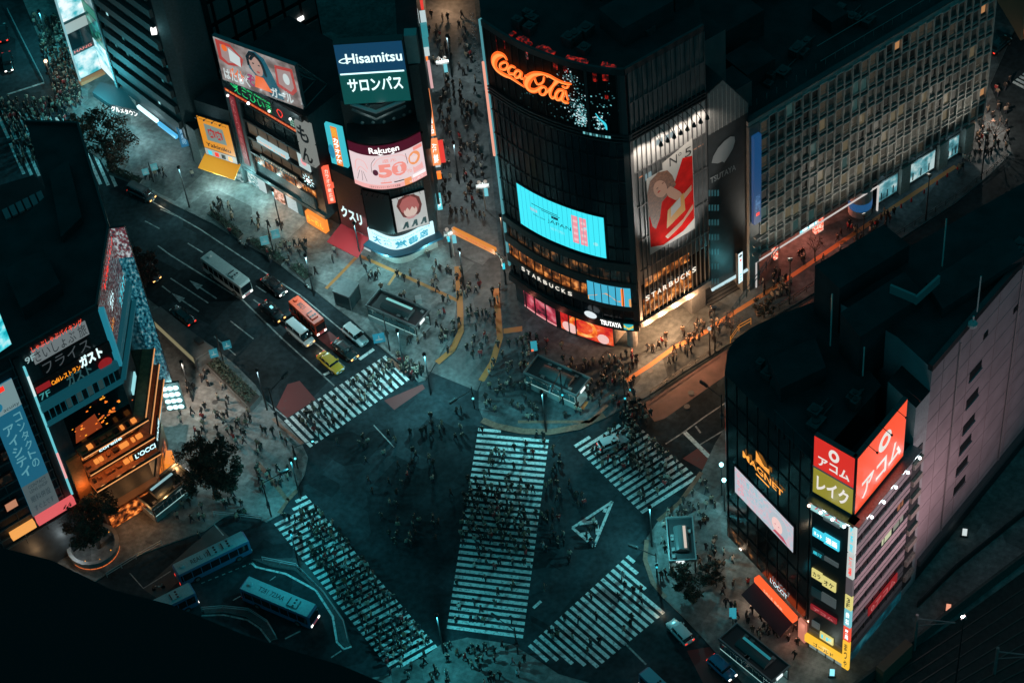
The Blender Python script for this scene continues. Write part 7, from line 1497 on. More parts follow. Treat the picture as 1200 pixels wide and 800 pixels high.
for lab, b, pw, c in (('added slim fill lamp over the left mouth of the central crossing', (505, 462), 2300, (.2, .9, 1)), ('added slim fill lamp at the plaza edge above the central crossing', (640, 506), 1700, (.2, .9, 1)), ('added slim fill lamp at the top of the lower left crossing', (352, 584), 1300, (.12, .86, 1)), ('added slim fill lamp on the right pavement between the crossings', (764, 640), 1700, (.18, .9, 1)),
                     ('added slim fill lamp on the kerb beside the waiting cars', (368, 346), 1900, (.5, .95, 1)), ('added slim fill lamp at the bottom plaza beside the central crossing', (520, 765), 1500, (.1, .86, 1)), ('added slim fill lamp near the bookshop stair shelter by the zebra', (474, 434), 1500, (.5, .95, 1)), ('added slim fill lamp at the kerb of the left pavement by the shrub box', (313, 480), 900, (.6, .93, 1)), ('added slim fill lamp at the traffic island of the bus terminal', (352, 668), 800, (.04, .82, 1)), ('added slim fill lamp on the pavement past the yellow awning', (222, 243), 600, (.4, .95, 1)),
                     ('added slim fill lamp on the pavement beside the copper-lit cafe', (226, 470), 1900, (1, .8, .64)), ('added slim fill lamp on the pavement in front of the bookshop', (424, 309), 800, (.38, .95, .98)), ('added slim fill lamp on the pavement in front of the billboard shops', (330, 270), 800, (.42, .95, .98)), ('added slim fill lamp in the middle of the lower alley', (545, 340), 900, (.62, .95, 1)), ('added slim fill lamp halfway up the alley', (538, 215), 1100, (.7, .95, 1)), ('added slim fill lamp at the upper end of the alley', (530, 90), 1000, (.7, .95, 1)), ('added slim fill lamp on the alley side of the curved tower', (592, 300), 900, (1, .55, .35)), ('added slim fill lamp on the upper left pavement', (60, 60), 1800, (.12, .88, 1)), ('added slim fill lamp on the far upper right pavement', (1150, 150), 1800, (1, .8, .68))):
    t = street_lamp(lab, b, 8.5, BLACK, 1, 0); g = Vector(t.location); lamp('lamp_light', g+Vector((0, -.45, 8.3)), pw*1.7, c, .1, 'SPOT', t, 168, g+Vector((0, -.45, 0)))  # added fill lamps on invented poles, there to brighten the ground
# invented flood posts, added to brighten the grid facade, tower side and pink wall
def flood(label, base, h, aim, power, col, spot=70):
    t = street_lamp(label, base, h, DARK, 1, 0); g = Vector(t.location); p = g+Vector((0, 0, h+.6)); m = MB(); m.box(-.35, .35, -.2, .2, h+.2, h+.5, GREY, tf=Matrix.Translation(g)); m.build('fill_flood_head', t); lamp('fill_flood_light', p, power, col, .4, 'SPOT', t, spot, aim)
for k, (lab, b) in enumerate((('added fill flood post on the kerb opposite the blue banner end of the store', (925, 356)), ('added fill flood post on the kerb opposite the round pillar of the store', (1010, 304)), ('added fill flood post on the kerb opposite the lit shop windows', (1085, 258)), ('added fill flood post on the kerb near the far end of the store', (1150, 210)))):
    flood(lab, b, 9, SF_.pt(SL*(.14+.24*k), 14, 0), 1400, (1, .93, .8), 125)
flood('added fill flood post on the kerb facing the right face of the tower', (838, 412), 9, QR.pt(QR.L*.55, 33, 0), 12000, (1, .95, .88), 52)
for k, (lab, b) in enumerate((('added fill light mast across the side street facing the pink wall, nearest', (1120, 800)), ('added fill light mast across the side street facing the pink wall, middle', (1200, 760)), ('added fill light mast across the side street facing the pink wall, farthest', (1260, 700)))):
    flood(lab, b, 14, (MR.pt(7, 16, 0), PF.pt(10, 22, 0), PF.pt(20, 24, 0))[k], (7500, 6000, 3000)[k], (1, .72, .78), 120)
# orange banner arch over the alley
ga, gb = G3(529, 302, .0), G3(593, 334, .0); t = thing('alley_gate', 'orange banner beam between two curved white posts over the alley mouth', 'gate', (*((ga+gb)/2).xy, 0), world=True)
AF2 = Fac([ga.xy, gb.xy]); gl = AF2.L
for e, s, nm in ((ga, 1, 'a'), (gb, -1, 'b')):
    d = ((gb-ga)*s).normalized(); m = MB(); m.tube([e, e+Vector((0, 0, 4.2))], .16, DARK, 7); m.tube([e+Vector((0, 0, 4.2)), e+Vector((0, 0, 5.4))+d*.1, e+Vector((0, 0, 6.3))+d*.9, e+Vector((0, 0, 6.6))+d*1.9], .3, mat('gate_white', (.6, .58, .52), .5), 8, .16); m.build('curved_post', t)
    m = MB(); m.box(-.18, .18, -.18, .18, -.5, .5, E_CY, tf=Matrix.Translation(e+Vector((0, -.2, 4.3)))); m.build('lantern', t)
m = MB(); m.fbox(AF2, 1.2, gl-1.2, 6.0, 7.1, -.25, .25, emi('gate_orange', (.8, .27, .04), .85)); m.ftext(AF2, 'センター街 バスケットボール', 1.6, 6.25, gl-1.6, 6.85, .28, emi('gate_letters', (.85, .1, .03), .8), .01); m.build('banner_beam', t)
lamp('gate_lamp', AF2.pt(gl*.8, 5, 1.5), 300, (1, .7, .5), .4, 'POINT', t)
# hoop racks along the tower side of the alley
hoop = thing('hoop_rack', 'small grey hoop rack in the row at the top of the alley', 'bike rack', G3(553, 20, .13), group='hoop racks along the tower wall'); m = MB(); m.tube([(.32*math.cos(a), 0, .45+.42*math.sin(a)) for a in [k*math.pi/4 for k in range(9)]], .05, STEEL, 5); m.build('hoop', hoop)
for k in range(1, 10): copy_thing(hoop, G3(553+k*.7, 20+k*7.2, .13))
# guard rails at the terminal, railings at the right kerb
def rail(label, px, h=.95, z0=.13, k=None, name='guard_rail', step=2.0):
    P = [G3(*p, z0) for p in px]; k = k or mat('rail_steel', (.3, .36, .37), .4, .4); t = thing(name, label, 'railing', P[0], world=True); m = MB()
    for zz in (h, h*.55): m.tube([p+Vector((0, 0, zz)) for p in P], .06, k, 5)
    m.build('rails', t); m = MB()
    for a, b in zip(P, P[1:]):
        n = max(1, int((b-a).length/step))
        for i in range(n+1): q = a.lerp(b, i/n); m.tube([q, q+Vector((0, 0, h))], .05, k, 4)
    m.build('posts', t)
rail('double steel guard rail following the terminal kerb beside the lower left crossing', [(308, 657), (348, 665), (380, 697), (403, 730), (408, 752)])
rail('steel guard rail on the curved island of the bus terminal', [(237, 716), (262, 714), (292, 717), (314, 731), (324, 748)], z0=.12)
rail('steel guard rail in front of the terminal waiting area below the big tree', [(251, 604), (282, 607), (307, 610)])
rail('low guard rail beside the bus bay near the near dark slab', [(126, 676), (160, 655), (190, 638)])
rail('dark kerb railing outside the red-lit store porch', [(896, 372), (930, 352), (960, 332)], 1.2, k=BLACK)
rail('dark kerb railing along the upper right pavement', [(1010, 302), (1060, 272), (1120, 233), (1180, 186)], 1.0, k=BLACK)
rail('low dark kerb railing between the annex and the bus lane', [(762, 462), (800, 436), (846, 405)], .8, k=BLACK)
rail('dark railing with amber strip beside the corner store roof', [(856, 402), (866, 388), (880, 380)], 1.3, k=mat('amber_rail', (.35, .16, .03), .5, emit=(.8, .3, .03), es=.35))
rail('pale kerb railing on the upper left pavement edge', [(10, 15), (30, 55), (52, 98)], 1.0, k=mat('rail_steel', (.3, .36, .37)))
# waiting canopy outside the annex, a tall white info post, red cones along the far pavement
cone = thing('red_bollard', 'short red bollard in the row along the store pavement', 'bollard', G3(1026, 262, .13), group='red bollards outside the store'); m = MB(); m.tube([(0, 0, 0), (0, 0, .75)], .16, mat('red_plastic', (.6, .02, .02), .5), 8, .1); m.build('post', cone)
for x, y in ((1042, 253), (1056, 243), (1068, 236), (1083, 226), (1098, 216), (1110, 207), (1122, 198)): copy_thing(cone, G3(x, y, .13))
# railway at the bottom right
b = MB(); bal = mat('track_ballast', (.03, .029, .028), .95, noise=.4, nscale=2); b.sheet([G(*p, .2) for p in [(1010, 800), (1130, 720), (1240, 640), (1240, 860), (1000, 880)]], .2, bal); tag(b.build('railway_bed'), kind='structure')
b = MB()
for k in range(8):
    p, q = G(1035+k*17, 800+k*3), G(1240, 664+k*17); b.ribbon([p, q], .14, .2, mat('rail_iron', (.12, .11, .1), .35, .8), .16)
tag(b.build('railway_tracks'), kind='structure')
def wallrun(name, label, px, h, w, k, cat='wall'):
    P = [G(*p) for p in px]; m = MB()
    for a, c in zip(P, P[1:]): m.ribbon([a, c], w, 0, k, h)
    b_ = Vector((*P[0], 0)); o = m.build(name, base=b_); tag(o, label, cat)
wallrun('track_wall', 'long low concrete wall between the side street and the railway', [(1000, 812), (1050, 775), (1110, 727), (1240, 628)], 2.2, .4, mat('wall_dark', (.07, .065, .06), .8, noise=.3))
wallrun('platform_canopy', 'brown lit platform edge beside the railway at the bottom right', [(1030, 800), (1064, 768)], 3.2, 1.2, mat('platform_brown', (.16, .09, .06), .7), 'platform')
for lab, base, h in (('grey catenary mast with bracket arm beside the railway', (1071, 762), 8), ('second catenary mast with curved arm at the far bottom right', (1165, 790), 6)):
    g = G3(*base); t = thing('catenary_mast', lab, 'mast', g, world=True); m = MB(); m.tube([g, g+Vector((0, 0, h))], .2, GREY, 7); m.build('mast', t); m = MB(); e = g+Vector((4.5, -1.2, h-1.0)); m.tube([g+Vector((0, 0, h-.8)), e], .1, GREY, 5); m.tube([g+Vector((0, 0, h-2.4)), e], .07, GREY, 5); m.build('bracket_arm', t)
wallrun('side_street_fence', 'dark fence at the foot of the pink wall', [(1075, 712), (1120, 668), (1200, 604)], 1.4, .15, DARK, 'fence')
def smallsign(label, x, y, k, z=.13):
    f = facing(x, y, z, .5); t = thing('standing_sign', label, 'sign', f.pt(.5, z), world=True); m = MB(); m.fbox(f, .2, .8, z+.3, z+1.5, -.12, .12, k); m.build('panel', t); m = MB(); m.fbox(f, .05, .95, z, z+.3, -.2, .2, DARK); m.build('foot', t)
smallsign('glowing orange and white standing sign on the side street below the pink wall', 1111, 716, emi('sign_orange_glow', (1, .4, .25), .9)); smallsign('small lit white sign at the foot of the pink wall', 1130, 628, emi('sign_white_glow', (.7, .8, .8), .9)); smallsign('cyan lit standing sign at the base of the corner sign column', 975, 792, emi('sign_cyan_glow', (.3, .9, 1), 1.1))
# lit shop front at the top of the alley and the far top right corner
t = thing('shop', 'warm lit shop front at the very top of the alley', 'building', G3(530, 0), world=True); f = Fac([G(508, -2), G(548, -2)]); m = MB(); m.prism([f.p[0], f.p[1], f.p[1]+Vector((2, 14)), f.p[0]+Vector((2, 14))], 0, 9, DARK); m.build('wall', t); m = MB(); m.frect(f, 1, .3, f.L-1, 3, .05, E_WARM); m.build('shop_front', t); lamp('shop_lamp', f.pt(f.L/2, 3, 3), 900, (1, .6, .35), .4, 'POINT', t)
t = thing('corner_shop', 'orange-lit corner building at the extreme top right', 'building', G3(1215, 30), world=True); f = Fac([G(1196, 48), G(1260, 10)]); m = MB(); m.prism([f.p[0], f.p[1], f.p[1]+Vector((6, 14)), f.p[0]+Vector((-2, 14))], 0, 9, mat('warm_brown_wall', (.3, .2, .12), .7)); m.build('wall', t); m = MB(); m.frect(f, .5, .3, f.L-1, 4.5, .05, COP); m.build('shop_front', t)
# ================================================================ vehicles
TYRE = mat('tyre', (.012, .012, .012), .8); RIM = mat('wheel_rim', (.35, .36, .37), .35, .8); CGL = mat('car_glass', (.008, .014, .017), .06, spec=.7)
HL = emi('headlight', (1, .95, .85), 3.0); HLO = emi('headlight_amber', (1, .5, .15), 2.2); TLi = emi('tail_light', (1, .04, .02), 1.6)
def wheels(t, L, wd, r, xs, w=.24):
    for x in xs:
        for y in (-wd/2+.06, wd/2-.06):
            m = MB(); m.tube([(x, y-w/2, r), (x, y+w/2, r)], r, TYRE, 12); o = m.build('wheel', t)
            m = MB(); s = 1 if y > 0 else -1; m.tube([(x, y+s*(w/2), r), (x, y+s*(w/2+.015), r)], r*.6, RIM, 10); m.build('rim', o)
def loft(m, secs, k):
    """rings (x, half width bottom, hw middle, hw top, z bottom, z middle, z top)"""
    vs = []
    for x, wb, wm, wt, zb, zm, zt in secs: vs += [(x, -wb, zb), (x, -wm, zm), (x, -wt, zt), (x, -wt*.5, zt+.03), (x, wt*.5, zt+.03), (x, wt, zt), (x, wm, zm), (x, wb, zb)]
    fs = []
    for i in range(len(secs)-1):
        for j in range(8): a = i*8+j; b = i*8+(j+1) % 8; fs.append((a, a+8, b+8, b))
    fs += [tuple(range(8)), tuple(len(vs)-8+j for j in range(8))[::-1]]
    return m.add(vs, fs, k)
def car(name, label, cat, px, head, kind, col, lights='f', glow=0, hl=None, group=None):
    z = .0; t = thing(name, label, cat, G3(*px), heading(*head), group=group)
    paint = mat('car_paint_'+col[0], col[1], .25, .0, coat=.6, spec=.6)
    L, W_, H_ = {'sedan': (4.6, 1.75, 1.45), 'hatch': (4.1, 1.72, 1.5), 'van': (4.9, 1.8, 2.1), 'minivan': (4.7, 1.75, 1.85), 'taxi': (4.4, 1.72, 1.72), 'truck': (5.6, 1.9, 2.4)}[kind]; w = W_/2; a = L/2
    hood = {'sedan': .92, 'hatch': .95, 'van': 1.05, 'minivan': 1.0, 'taxi': .98, 'truck': 1.1}[kind]
    m = MB(); loft(m, [(-a, w*.8, w*.86, w*.75, .3, .6, hood*.9), (-a+.15, w*.92, w, w*.88, .22, .6, hood), (0, w*.95, w, w*.92, .2, .6, hood+.02), (a-.9, w*.93, w, w*.88, .22, .6, hood*.95), (a-.2, w*.88, w*.94, w*.78, .24, .55, hood*.8), (a, w*.7, w*.78, w*.62, .32, .5, hood*.66)], paint); m.build('body', t, True)
    if kind == 'sedan': c = [(-a+.55, -a+1.25, .75, a-1.35)]
    elif kind in ('hatch', 'taxi'): c = [(-a+.12, -a+.5, .65, a-1.15)]
    else: c = [(-a+.06, -a+.22, a-1.35, a-.65)]
    x0, x1, x2, x3 = c[0]; m = MB()
    loft(m, [(x0, w*.86, w*.86, w*.84, hood-.02, hood, hood+.02), (x1, w*.9, w*.86, w*.72, hood-.02, (hood+H_)/2, H_-.05), (x2, w*.9, w*.86, w*.72, hood-.02, (hood+H_)/2, H_-.05), (x3, w*.86, w*.86, w*.84, hood-.02, hood, hood+.02)], CGL); m.build('window', t, True)
    m = MB(); loft(m, [(x1-.12, w*.7, w*.72, w*.66, H_-.1, H_-.06, H_-.02), (x1+.15, w*.74, w*.76, w*.7, H_-.1, H_-.03, H_+.01), (x2-.15, w*.74, w*.76, w*.7, H_-.1, H_-.03, H_+.01), (x2+.1, w*.7, w*.72, w*.64, H_-.12, H_-.08, H_-.03)], paint)
    for s in (-1, 1):
        for x in ((x1+x2)/2, x1, x2): m.box(x-.05, x+.05, s*w*.8-.05, s*w*.8+.06, hood, H_-.05, paint)
    m.build('roof', t)
    if 'x' in lights: m = MB(); m.box(-.25, .25, -.18, .18, H_, H_+.2, emi('taxi_lamp', (.3, .9, 1), 1.2) if lights == 'fx' else emi('taxi_lamp_dim', (.2, .2, .18), .6)); m.build('roof_lamp', t)
    wheels(t, L, W_, .32, (-a+.85, a-.85))
    for s in (-1, 1):
        m = MB(); m.box(a-.1, a+.03, s*w*.6-.17, s*w*.6+.17, .52, .7, (hl or HL) if 'f' in lights else WHITEP); m.build('headlight', t)
        m = MB(); m.box(-a-.03, -a+.08, s*w*.66-.15, s*w*.66+.15, .62, .84, TLi); m.build('tail_light', t)
        m = MB(); m.box(x3-.5, x3-.3, s*(w+.02), s*(w+.17), hood, hood+.18, paint); m.build('mirror', t)
    m = MB(); m.box(a-.02, a+.02, -.22, .22, .32, .44, WHITEP); m.box(a-.03, a+.01, -w*.35, w*.35, .5, .64, BLACK); m.build('grille', t)
    if glow: lamp('headlight_glow', (a+1.6, 0, .5), glow, (1, .75, .5), .15, 'POINT', t)
    return t
BLK = ('black', (.008, .008, .009)); SIL = ('silver', (.35, .36, .36)); WHT = ('white', (.6, .61, .6)); YEL = ('yellow', (.62, .34, .03)); BLU = ('blue', (.02, .16, .3)); DGR = ('dark_grey', (.05, .052, .055)); NAV = ('dark_green', (.02, .03, .03)); WIN_ = ('dark_red', (.06, .02, .018))
DR_ = ((320, 360), (330, 368.5))
car('parked_taxi', 'black taxi in the kerb lane behind the red minibus', 'taxi', (322, 338), DR_, 'sedan', BLK, 'f')
car('parked_taxi', 'black taxi with lit roof lamp beside the red minibus, behind the white van', 'taxi', (320, 368), DR_, 'sedan', BLK, 'fx', hl=HLO)
car('white_van', 'white passenger van behind the yellow car', 'van', (353, 395), DR_, 'van', WHT, 'f', 40, HLO)
car('yellow_car', 'yellow car waiting at the stop line beside the dark taxi', 'car', (388, 428), DR_, 'sedan', YEL, 'n')
car('dark_taxi', 'dark green-black taxi first at the stop line', 'taxi', (405, 413), DR_, 'sedan', NAV, 'f', 0, HLO)
car('white_taxi', 'small white tall-roofed taxi in the kerb lane near the crossing', 'taxi', (417, 396), DR_, 'taxi', WHT, 'n')
car('black_car', 'black car driving away beside the long grey shelter', 'car', (215, 373), ((225, 381), (214, 372)), 'sedan', BLK, 'n')
car('dark_minivan', 'dark grey minivan with lit headlamps driving below the planter, upper left', 'car', (167, 230), ((160, 226), (175, 233)), 'minivan', DGR, 'f', 30, HLO)
car('dark_truck', 'dark van half hidden by the red-leaved tree', 'van', (172, 320), ((162, 312), (178, 325)), 'truck', WIN_, 'f', 0, HLO)
car('silver_car', 'silver car driving through the crowd on the upper right crossing', 'car', (718, 521), ((704, 526), (732, 515)), 'hatch', WHT, 'n')
car('white_car', 'white car beside the lower right crossing with a red road patch below it', 'car', (797, 743), ((804, 750), (790, 735)), 'hatch', WHT, 'n', 20)
car('blue_car', 'bright blue car beside the bottom right stair shelter', 'car', (846, 785), ((836, 776), (856, 794)), 'hatch', BLU, 'f')
car('black_car', 'black car on the upper left road, nearer the bottom of the two', 'car', (10, 76), ((8, 62), (12, 86)), 'sedan', BLK, 'f')
car('black_car', 'black car on the upper left road with red lights, at the picture edge', 'car', (4, 42), ((6, 54), (2, 30)), 'sedan', BLK, 'n')
car('black_car', 'black car with red tail lamps at the top right junction', 'car', (1171, 56), ((1164, 62), (1180, 48)), 'sedan', BLK, 'n')
def bus(name, label, roofc, h, px2, paint, roofm, cat='bus', lights=True, writing=None, L=None, front=None, units=1):
    """roofc: four photo pixels of the roof at height h; px2: rear, front photo pixels for the heading"""
    P = [G(*p, h) for p in roofc]; o = sum(P, Vector((0, 0)))/4; e = sorted(((P[(i+1) % 4]-P[i]).length for i in range(4))); W_ = (e[0]+e[1])/2*.96; L = L or (e[2]+e[3])/2*.98
    a_, b_ = G(*px2[0], h), G(*px2[1], h); rz = math.atan2((b_-a_).y, (b_-a_).x); t = thing(name, label, cat, (*o, 0), rz); a, w = L/2, W_/2
    m = MB(); loft(m, [(-a, w*.9, w*.93, w*.86, .4, 1.2, h-.15), (-a+.15, w*.97, w, w*.93, .35, 1.2, h-.05), (a-.3, w*.97, w, w*.93, .35, 1.2, h-.05), (a-.02, w*.93, w*.95, w*.86, .4, 1.0, h-.2)], paint); m.build('body', t)
    m = MB(); m.box(-a*.985+.1, a*.97-.1, -w*.93, w*.93, h-.1, h, roofm)
    m.build('roof', t)
    for s in (-1, 1):
        m = MB(); m.box(-a*.94, a*.93, s*w*.99-.02, s*w*.99+.02, 1.25, h-.5, CGL)
        for k in range(7): x = -a*.9+k*a*1.8/7; m.box(x, x+.08, s*w*1.0-.03, s*w*1.0+.03, 1.25, h-.5, paint)
        m.build('side_windows', t)
    m = MB(); m.box(a-.06, a+.03, -w*.84, w*.84, 1.15, h-.4, CGL); m.build('windscreen', t)
    for k in range(units):
        x = a*.45-k*1.9; m = MB(); m.box(x-.75, x+.75, -w*.55, w*.55, h, h+.16, roofm)
        for j in (-.35, 0, .35): m.tube([(x+.2, j*w*1.2, h+.16), (x+.2, j*w*1.2, h+.19)], .17, BLACK, 10)
        m.box(x-.7, x-.55, -w*.5, w*.5, h+.16, h+.2, BLACK); m.build('roof_unit', t)
    m = MB(); m.tube([(-a*.8, 0, h), (-a*.8, 0, h+.22)], .38, roofm, 12, .25); m.build('roof_vent', t)
    if writing: m = MB(); f = Fac([Vector((0, 0)), Vector((1, 0))]); v, fc, asp = text2d(writing, .01); s = .75; m.add([(-a*.55+x*.75*asp*.72, (y-.5)*s, h+.012) for x, y in v], fc, mat('roof_numerals', (.01, .03, .035), .6)); m.build('roof_numerals', t)
    wheels(t, L, W_, .48, (-a*.55, a*.62), .3)
    for s in (-1, 1):
        m = MB(); m.box(a-.06, a+.05, s*w*.7-.2, s*w*.7+.2, .6, .85, HL if lights else WHITEP); m.build('headlight', t)
        m = MB(); m.box(-a-.03, -a+.05, s*w*.8-.12, s*w*.8+.12, .8, 1.2, TLi); m.build('tail_light', t)
    m = MB(); m.box(a-.04, a+.04, -w*.5, w*.5, .55, .75, mat('red_bumper_strip', (.4, .1, .12), .5, emit=(.6, .15, .18), es=.3) if lights else DARK); m.build('bumper', t)
    return t
bus('city_bus', 'pale grey city bus coming down the wide road at the left', [(246.5, 292.5), (233, 302), (281, 337), (294.5, 326.5)], 3.05, ((240, 297), (288, 332)), mat('bus_white', (.55, .55, .53), .4), mat('bus_roof_grey', (.5, .5, .48), .6, noise=.1))
bus('red_minibus', 'red minibus in the queue at the crossing', [(350.75, 345.75), (338, 354.75), (366.8, 379.8), (379, 372.3)], 2.9, ((344, 350), (373, 376)), mat('bus_red', (.5, .05, .02), .4), mat('bus_roof_red', (.85, .075, .02), .5, noise=.08), L=6.6, writing='8021')
BT = mat('bus_teal_roof', (.16, .34, .36), .5, noise=.12); BTS = mat('bus_blue_side', (.04, .14, .24), .4)
bus('terminal_bus', 'pale blue bus with long roof box parked in the terminal bay', [(200, 661.3), (284.4, 620), (293.1, 632.5), (207.8, 675.6)], 3.05, ((203, 668), (289, 626)), BTS, BT, lights=False, writing='REAL 1723A', units=2)
bus('terminal_bus', 'pale blue bus turning between the terminal islands', [(290, 673.1), (278.8, 689.4), (361.9, 724.4), (373.1, 707.5)], 3.05, ((284, 681), (367, 716)), BTS, BT, writing='T281 723AA')
bus('terminal_bus', 'blue bus half hidden behind the near black slab edge', [(146, 718), (222, 680.5), (231, 694), (155, 732)], 3.05, ((150, 725), (226, 687)), BTS, BT)
bus('terminal_bus', 'light blue bus just entering the bottom edge beside the crossing', [(748, 789), (758, 777), (830, 845), (818, 856)], 3.05, ((824, 850), (753, 783)), BTS, mat('bus_cyan_roof', (.1, .4, .48), .5))
# scooters at the kerb
sc = thing('scooter', 'pale scooter parked at the kerb above the bus lane', 'scooter', G3(284, 288, .0), heading((278, 283), (290, 291)))
m = MB(); m.tube([(-.6, 0, .65), (-.2, 0, .75), (.2, 0, .5), (.5, 0, .55), (.62, 0, 1.0)], .16, LGREY, 7, .07); m.build('body', sc, True)
for x in (-.6, .65): m = MB(); m.tube([(x, -.06, .26), (x, .06, .26)], .26, TYRE, 12); m.build('wheel', sc)
m = MB(); m.tube([(.62, -.3, 1.02), (.62, .3, 1.02)], .03, BLACK, 5); m.build('handlebar', sc); m = MB(); m.box(-.75, 0, -.14, .14, .72, .84, BLACK); m.build('seat', sc)
copy_thing(sc, G3(362, 339), heading((356, 334), (368, 343)), 'scooter parked at the kerb near the small glass lift shelter'); copy_thing(sc, G3(151, 208), heading((140, 204), (158, 211)), 'scooter beside the white-fenced planter at the upper left'); copy_thing(sc, G3(186, 690), heading((178, 690), (192, 686)), 'scooter parked at the end of the terminal bay')
# ================================================================ people
def objrand(name, ramp, rough=.8):
    m = bpy.data.materials.new(name); m.use_nodes = True; nt = m.node_tree; b = nt.nodes['Principled BSDF']; oi = nt.nodes.new('ShaderNodeObjectInfo'); r = nt.nodes.new('ShaderNodeValToRGB'); r.color_ramp.interpolation = 'CONSTANT'; cr = r.color_ramp
    while len(cr.elements) < len(ramp): cr.elements.new(.5)
    for e, (p, c) in zip(cr.elements, ramp): e.position = p; e.color = (*c, 1)
    nt.links.new(oi.outputs['Random'], r.inputs[0]); nt.links.new(r.outputs[0], b.inputs['Base Color']); b.inputs['Roughness'].default_value = rough; return m
COATS = {'dark': objrand('dark_coat', [(0, (.012, .012, .014)), (.3, (.02, .022, .028)), (.55, (.035, .028, .024)), (.75, (.016, .02, .03)), (.9, (.05, .045, .04))]), 'light': objrand('light_coat', [(0, (.42, .4, .36)), (.35, (.3, .25, .2)), (.6, (.5, .5, .5)), (.8, (.22, .24, .26))]), 'red': mat('red_coat', (.32, .03, .03), .8), 'brown': objrand('brown_coat', [(0, (.16, .1, .06)), (.5, (.22, .16, .11)), (.75, (.1, .07, .05))])}
TROU = objrand('trousers', [(0, (.012, .012, .015)), (.4, (.025, .03, .045)), (.7, (.015, .015, .015)), (.9, (.12, .11, .1))]); SKIN = mat('skin', (.42, .27, .2), .6); HAIR = objrand('hair', [(0, (.01, .008, .008)), (.6, (.02, .013, .01)), (.85, (.07, .04, .025))]); SHOE = mat('shoes', (.02, .02, .02), .6); BAG = mat('bag', (.06, .04, .03), .7)
def person_mesh(seed, coat, pose):
    rr = random.Random(seed); h = rr.uniform(.94, 1.03); st = {'walk': .2, 'stride': .28, 'stand': .06, 'phone': .05}[pose]; sg = 1 if seed % 2 else -1; sh = rr.uniform(.19, .22)
    V = []; E = []; Rd = []
    def v(p, r, par=None): V.append(Vector(p)*h); Rd.append(r*h*1.42); (E.append((par, len(V)-1)) if par is not None else None); return len(V)-1
    pel = v((0, 0, .93), .135); wst = v((.0, 0, 1.08), .125, pel); ch = v((.02, 0, 1.3), .15, wst); nk = v((.02, 0, 1.47), .062, ch); hd = v((.04, 0, 1.56), .088, nk); tp = v((.03, 0, 1.68), .085, hd)
    for s in (-1, 1):
        f = st*s*sg; hip = v((0, s*.09, .88), .1, pel); kn = v((f*.5+.04, s*.1, .5), .068, hip); an = v((f-.03*(f < 0), s*.1, .1+(.06 if f < 0 else 0)), .048, kn); v((f+.13, s*.11, .045+(.02 if f < 0 else 0)), .045, an)
        so = v((0, s*sh, 1.4), .072, ch)
        if pose == 'phone' and s == sg: el = v((.08, s*(sh+.05), 1.14), .052, so); wr_ = v((.28, s*.1, 1.25), .036, el); v((.34, s*.06, 1.29), .036, wr_)
        else: el = v((-f*.3, s*(sh+.06), 1.13), .054, so); wr_ = v((-f*.55+.08, s*(sh+.07), .9), .04, el); v((-f*.6+.1, s*(sh+.07), .81), .038, wr_)
    me = bpy.data.meshes.new('p'); me.from_pydata(V, E, []); o = bpy.data.objects.new('p', me); COL.objects.link(o)
    sk = o.modifiers.new('s', 'SKIN'); sk.use_smooth_shade = True
    for i, d in enumerate(me.skin_vertices[0].data): d.radius = (Rd[i], Rd[i]); d.use_root = i == 0
    sub = o.modifiers.new('u', 'SUBSURF'); sub.levels = 1; sub.render_levels = 1
    bpy.context.view_layer.update(); ev = o.evaluated_get(bpy.context.evaluated_depsgraph_get()); m2 = bpy.data.meshes.new_from_object(ev); bpy.data.objects.remove(o); bpy.data.meshes.remove(me)
    m2.materials.clear()
    for k in (COATS[coat], TROU, SKIN, HAIR, SHOE): m2.materials.append(k)
    lng = seed % 3 == 0
    for p in m2.polygons:
        c = p.center/h; k = 0
        if c.z > 1.5: k = 3 if (c.z > 1.62 or c.x < .02) else 2
        elif c.z > 1.46: k = 2 if not lng else 3
        elif c.z < .11: k = 4
        elif c.z < (.62 if lng else .84) and abs(c.y) < .2: k = 1
        if c.z < .86 and abs(c.y) > .2: k = 2
        if k == 0 and pose == 'phone' and c.x > .27: k = 2
        p.material_index = k; p.use_smooth = True
    return m2
PM = {c: [person_mesh(i*7+j*3+{'dark': 0, 'light': 1, 'red': 2, 'brown': 3}[c]*11, c, ps) for i, ps in enumerate(('walk', 'stride', 'stand', 'phone')) for j in range(2)] for c in COATS}
rp = random.Random(21)
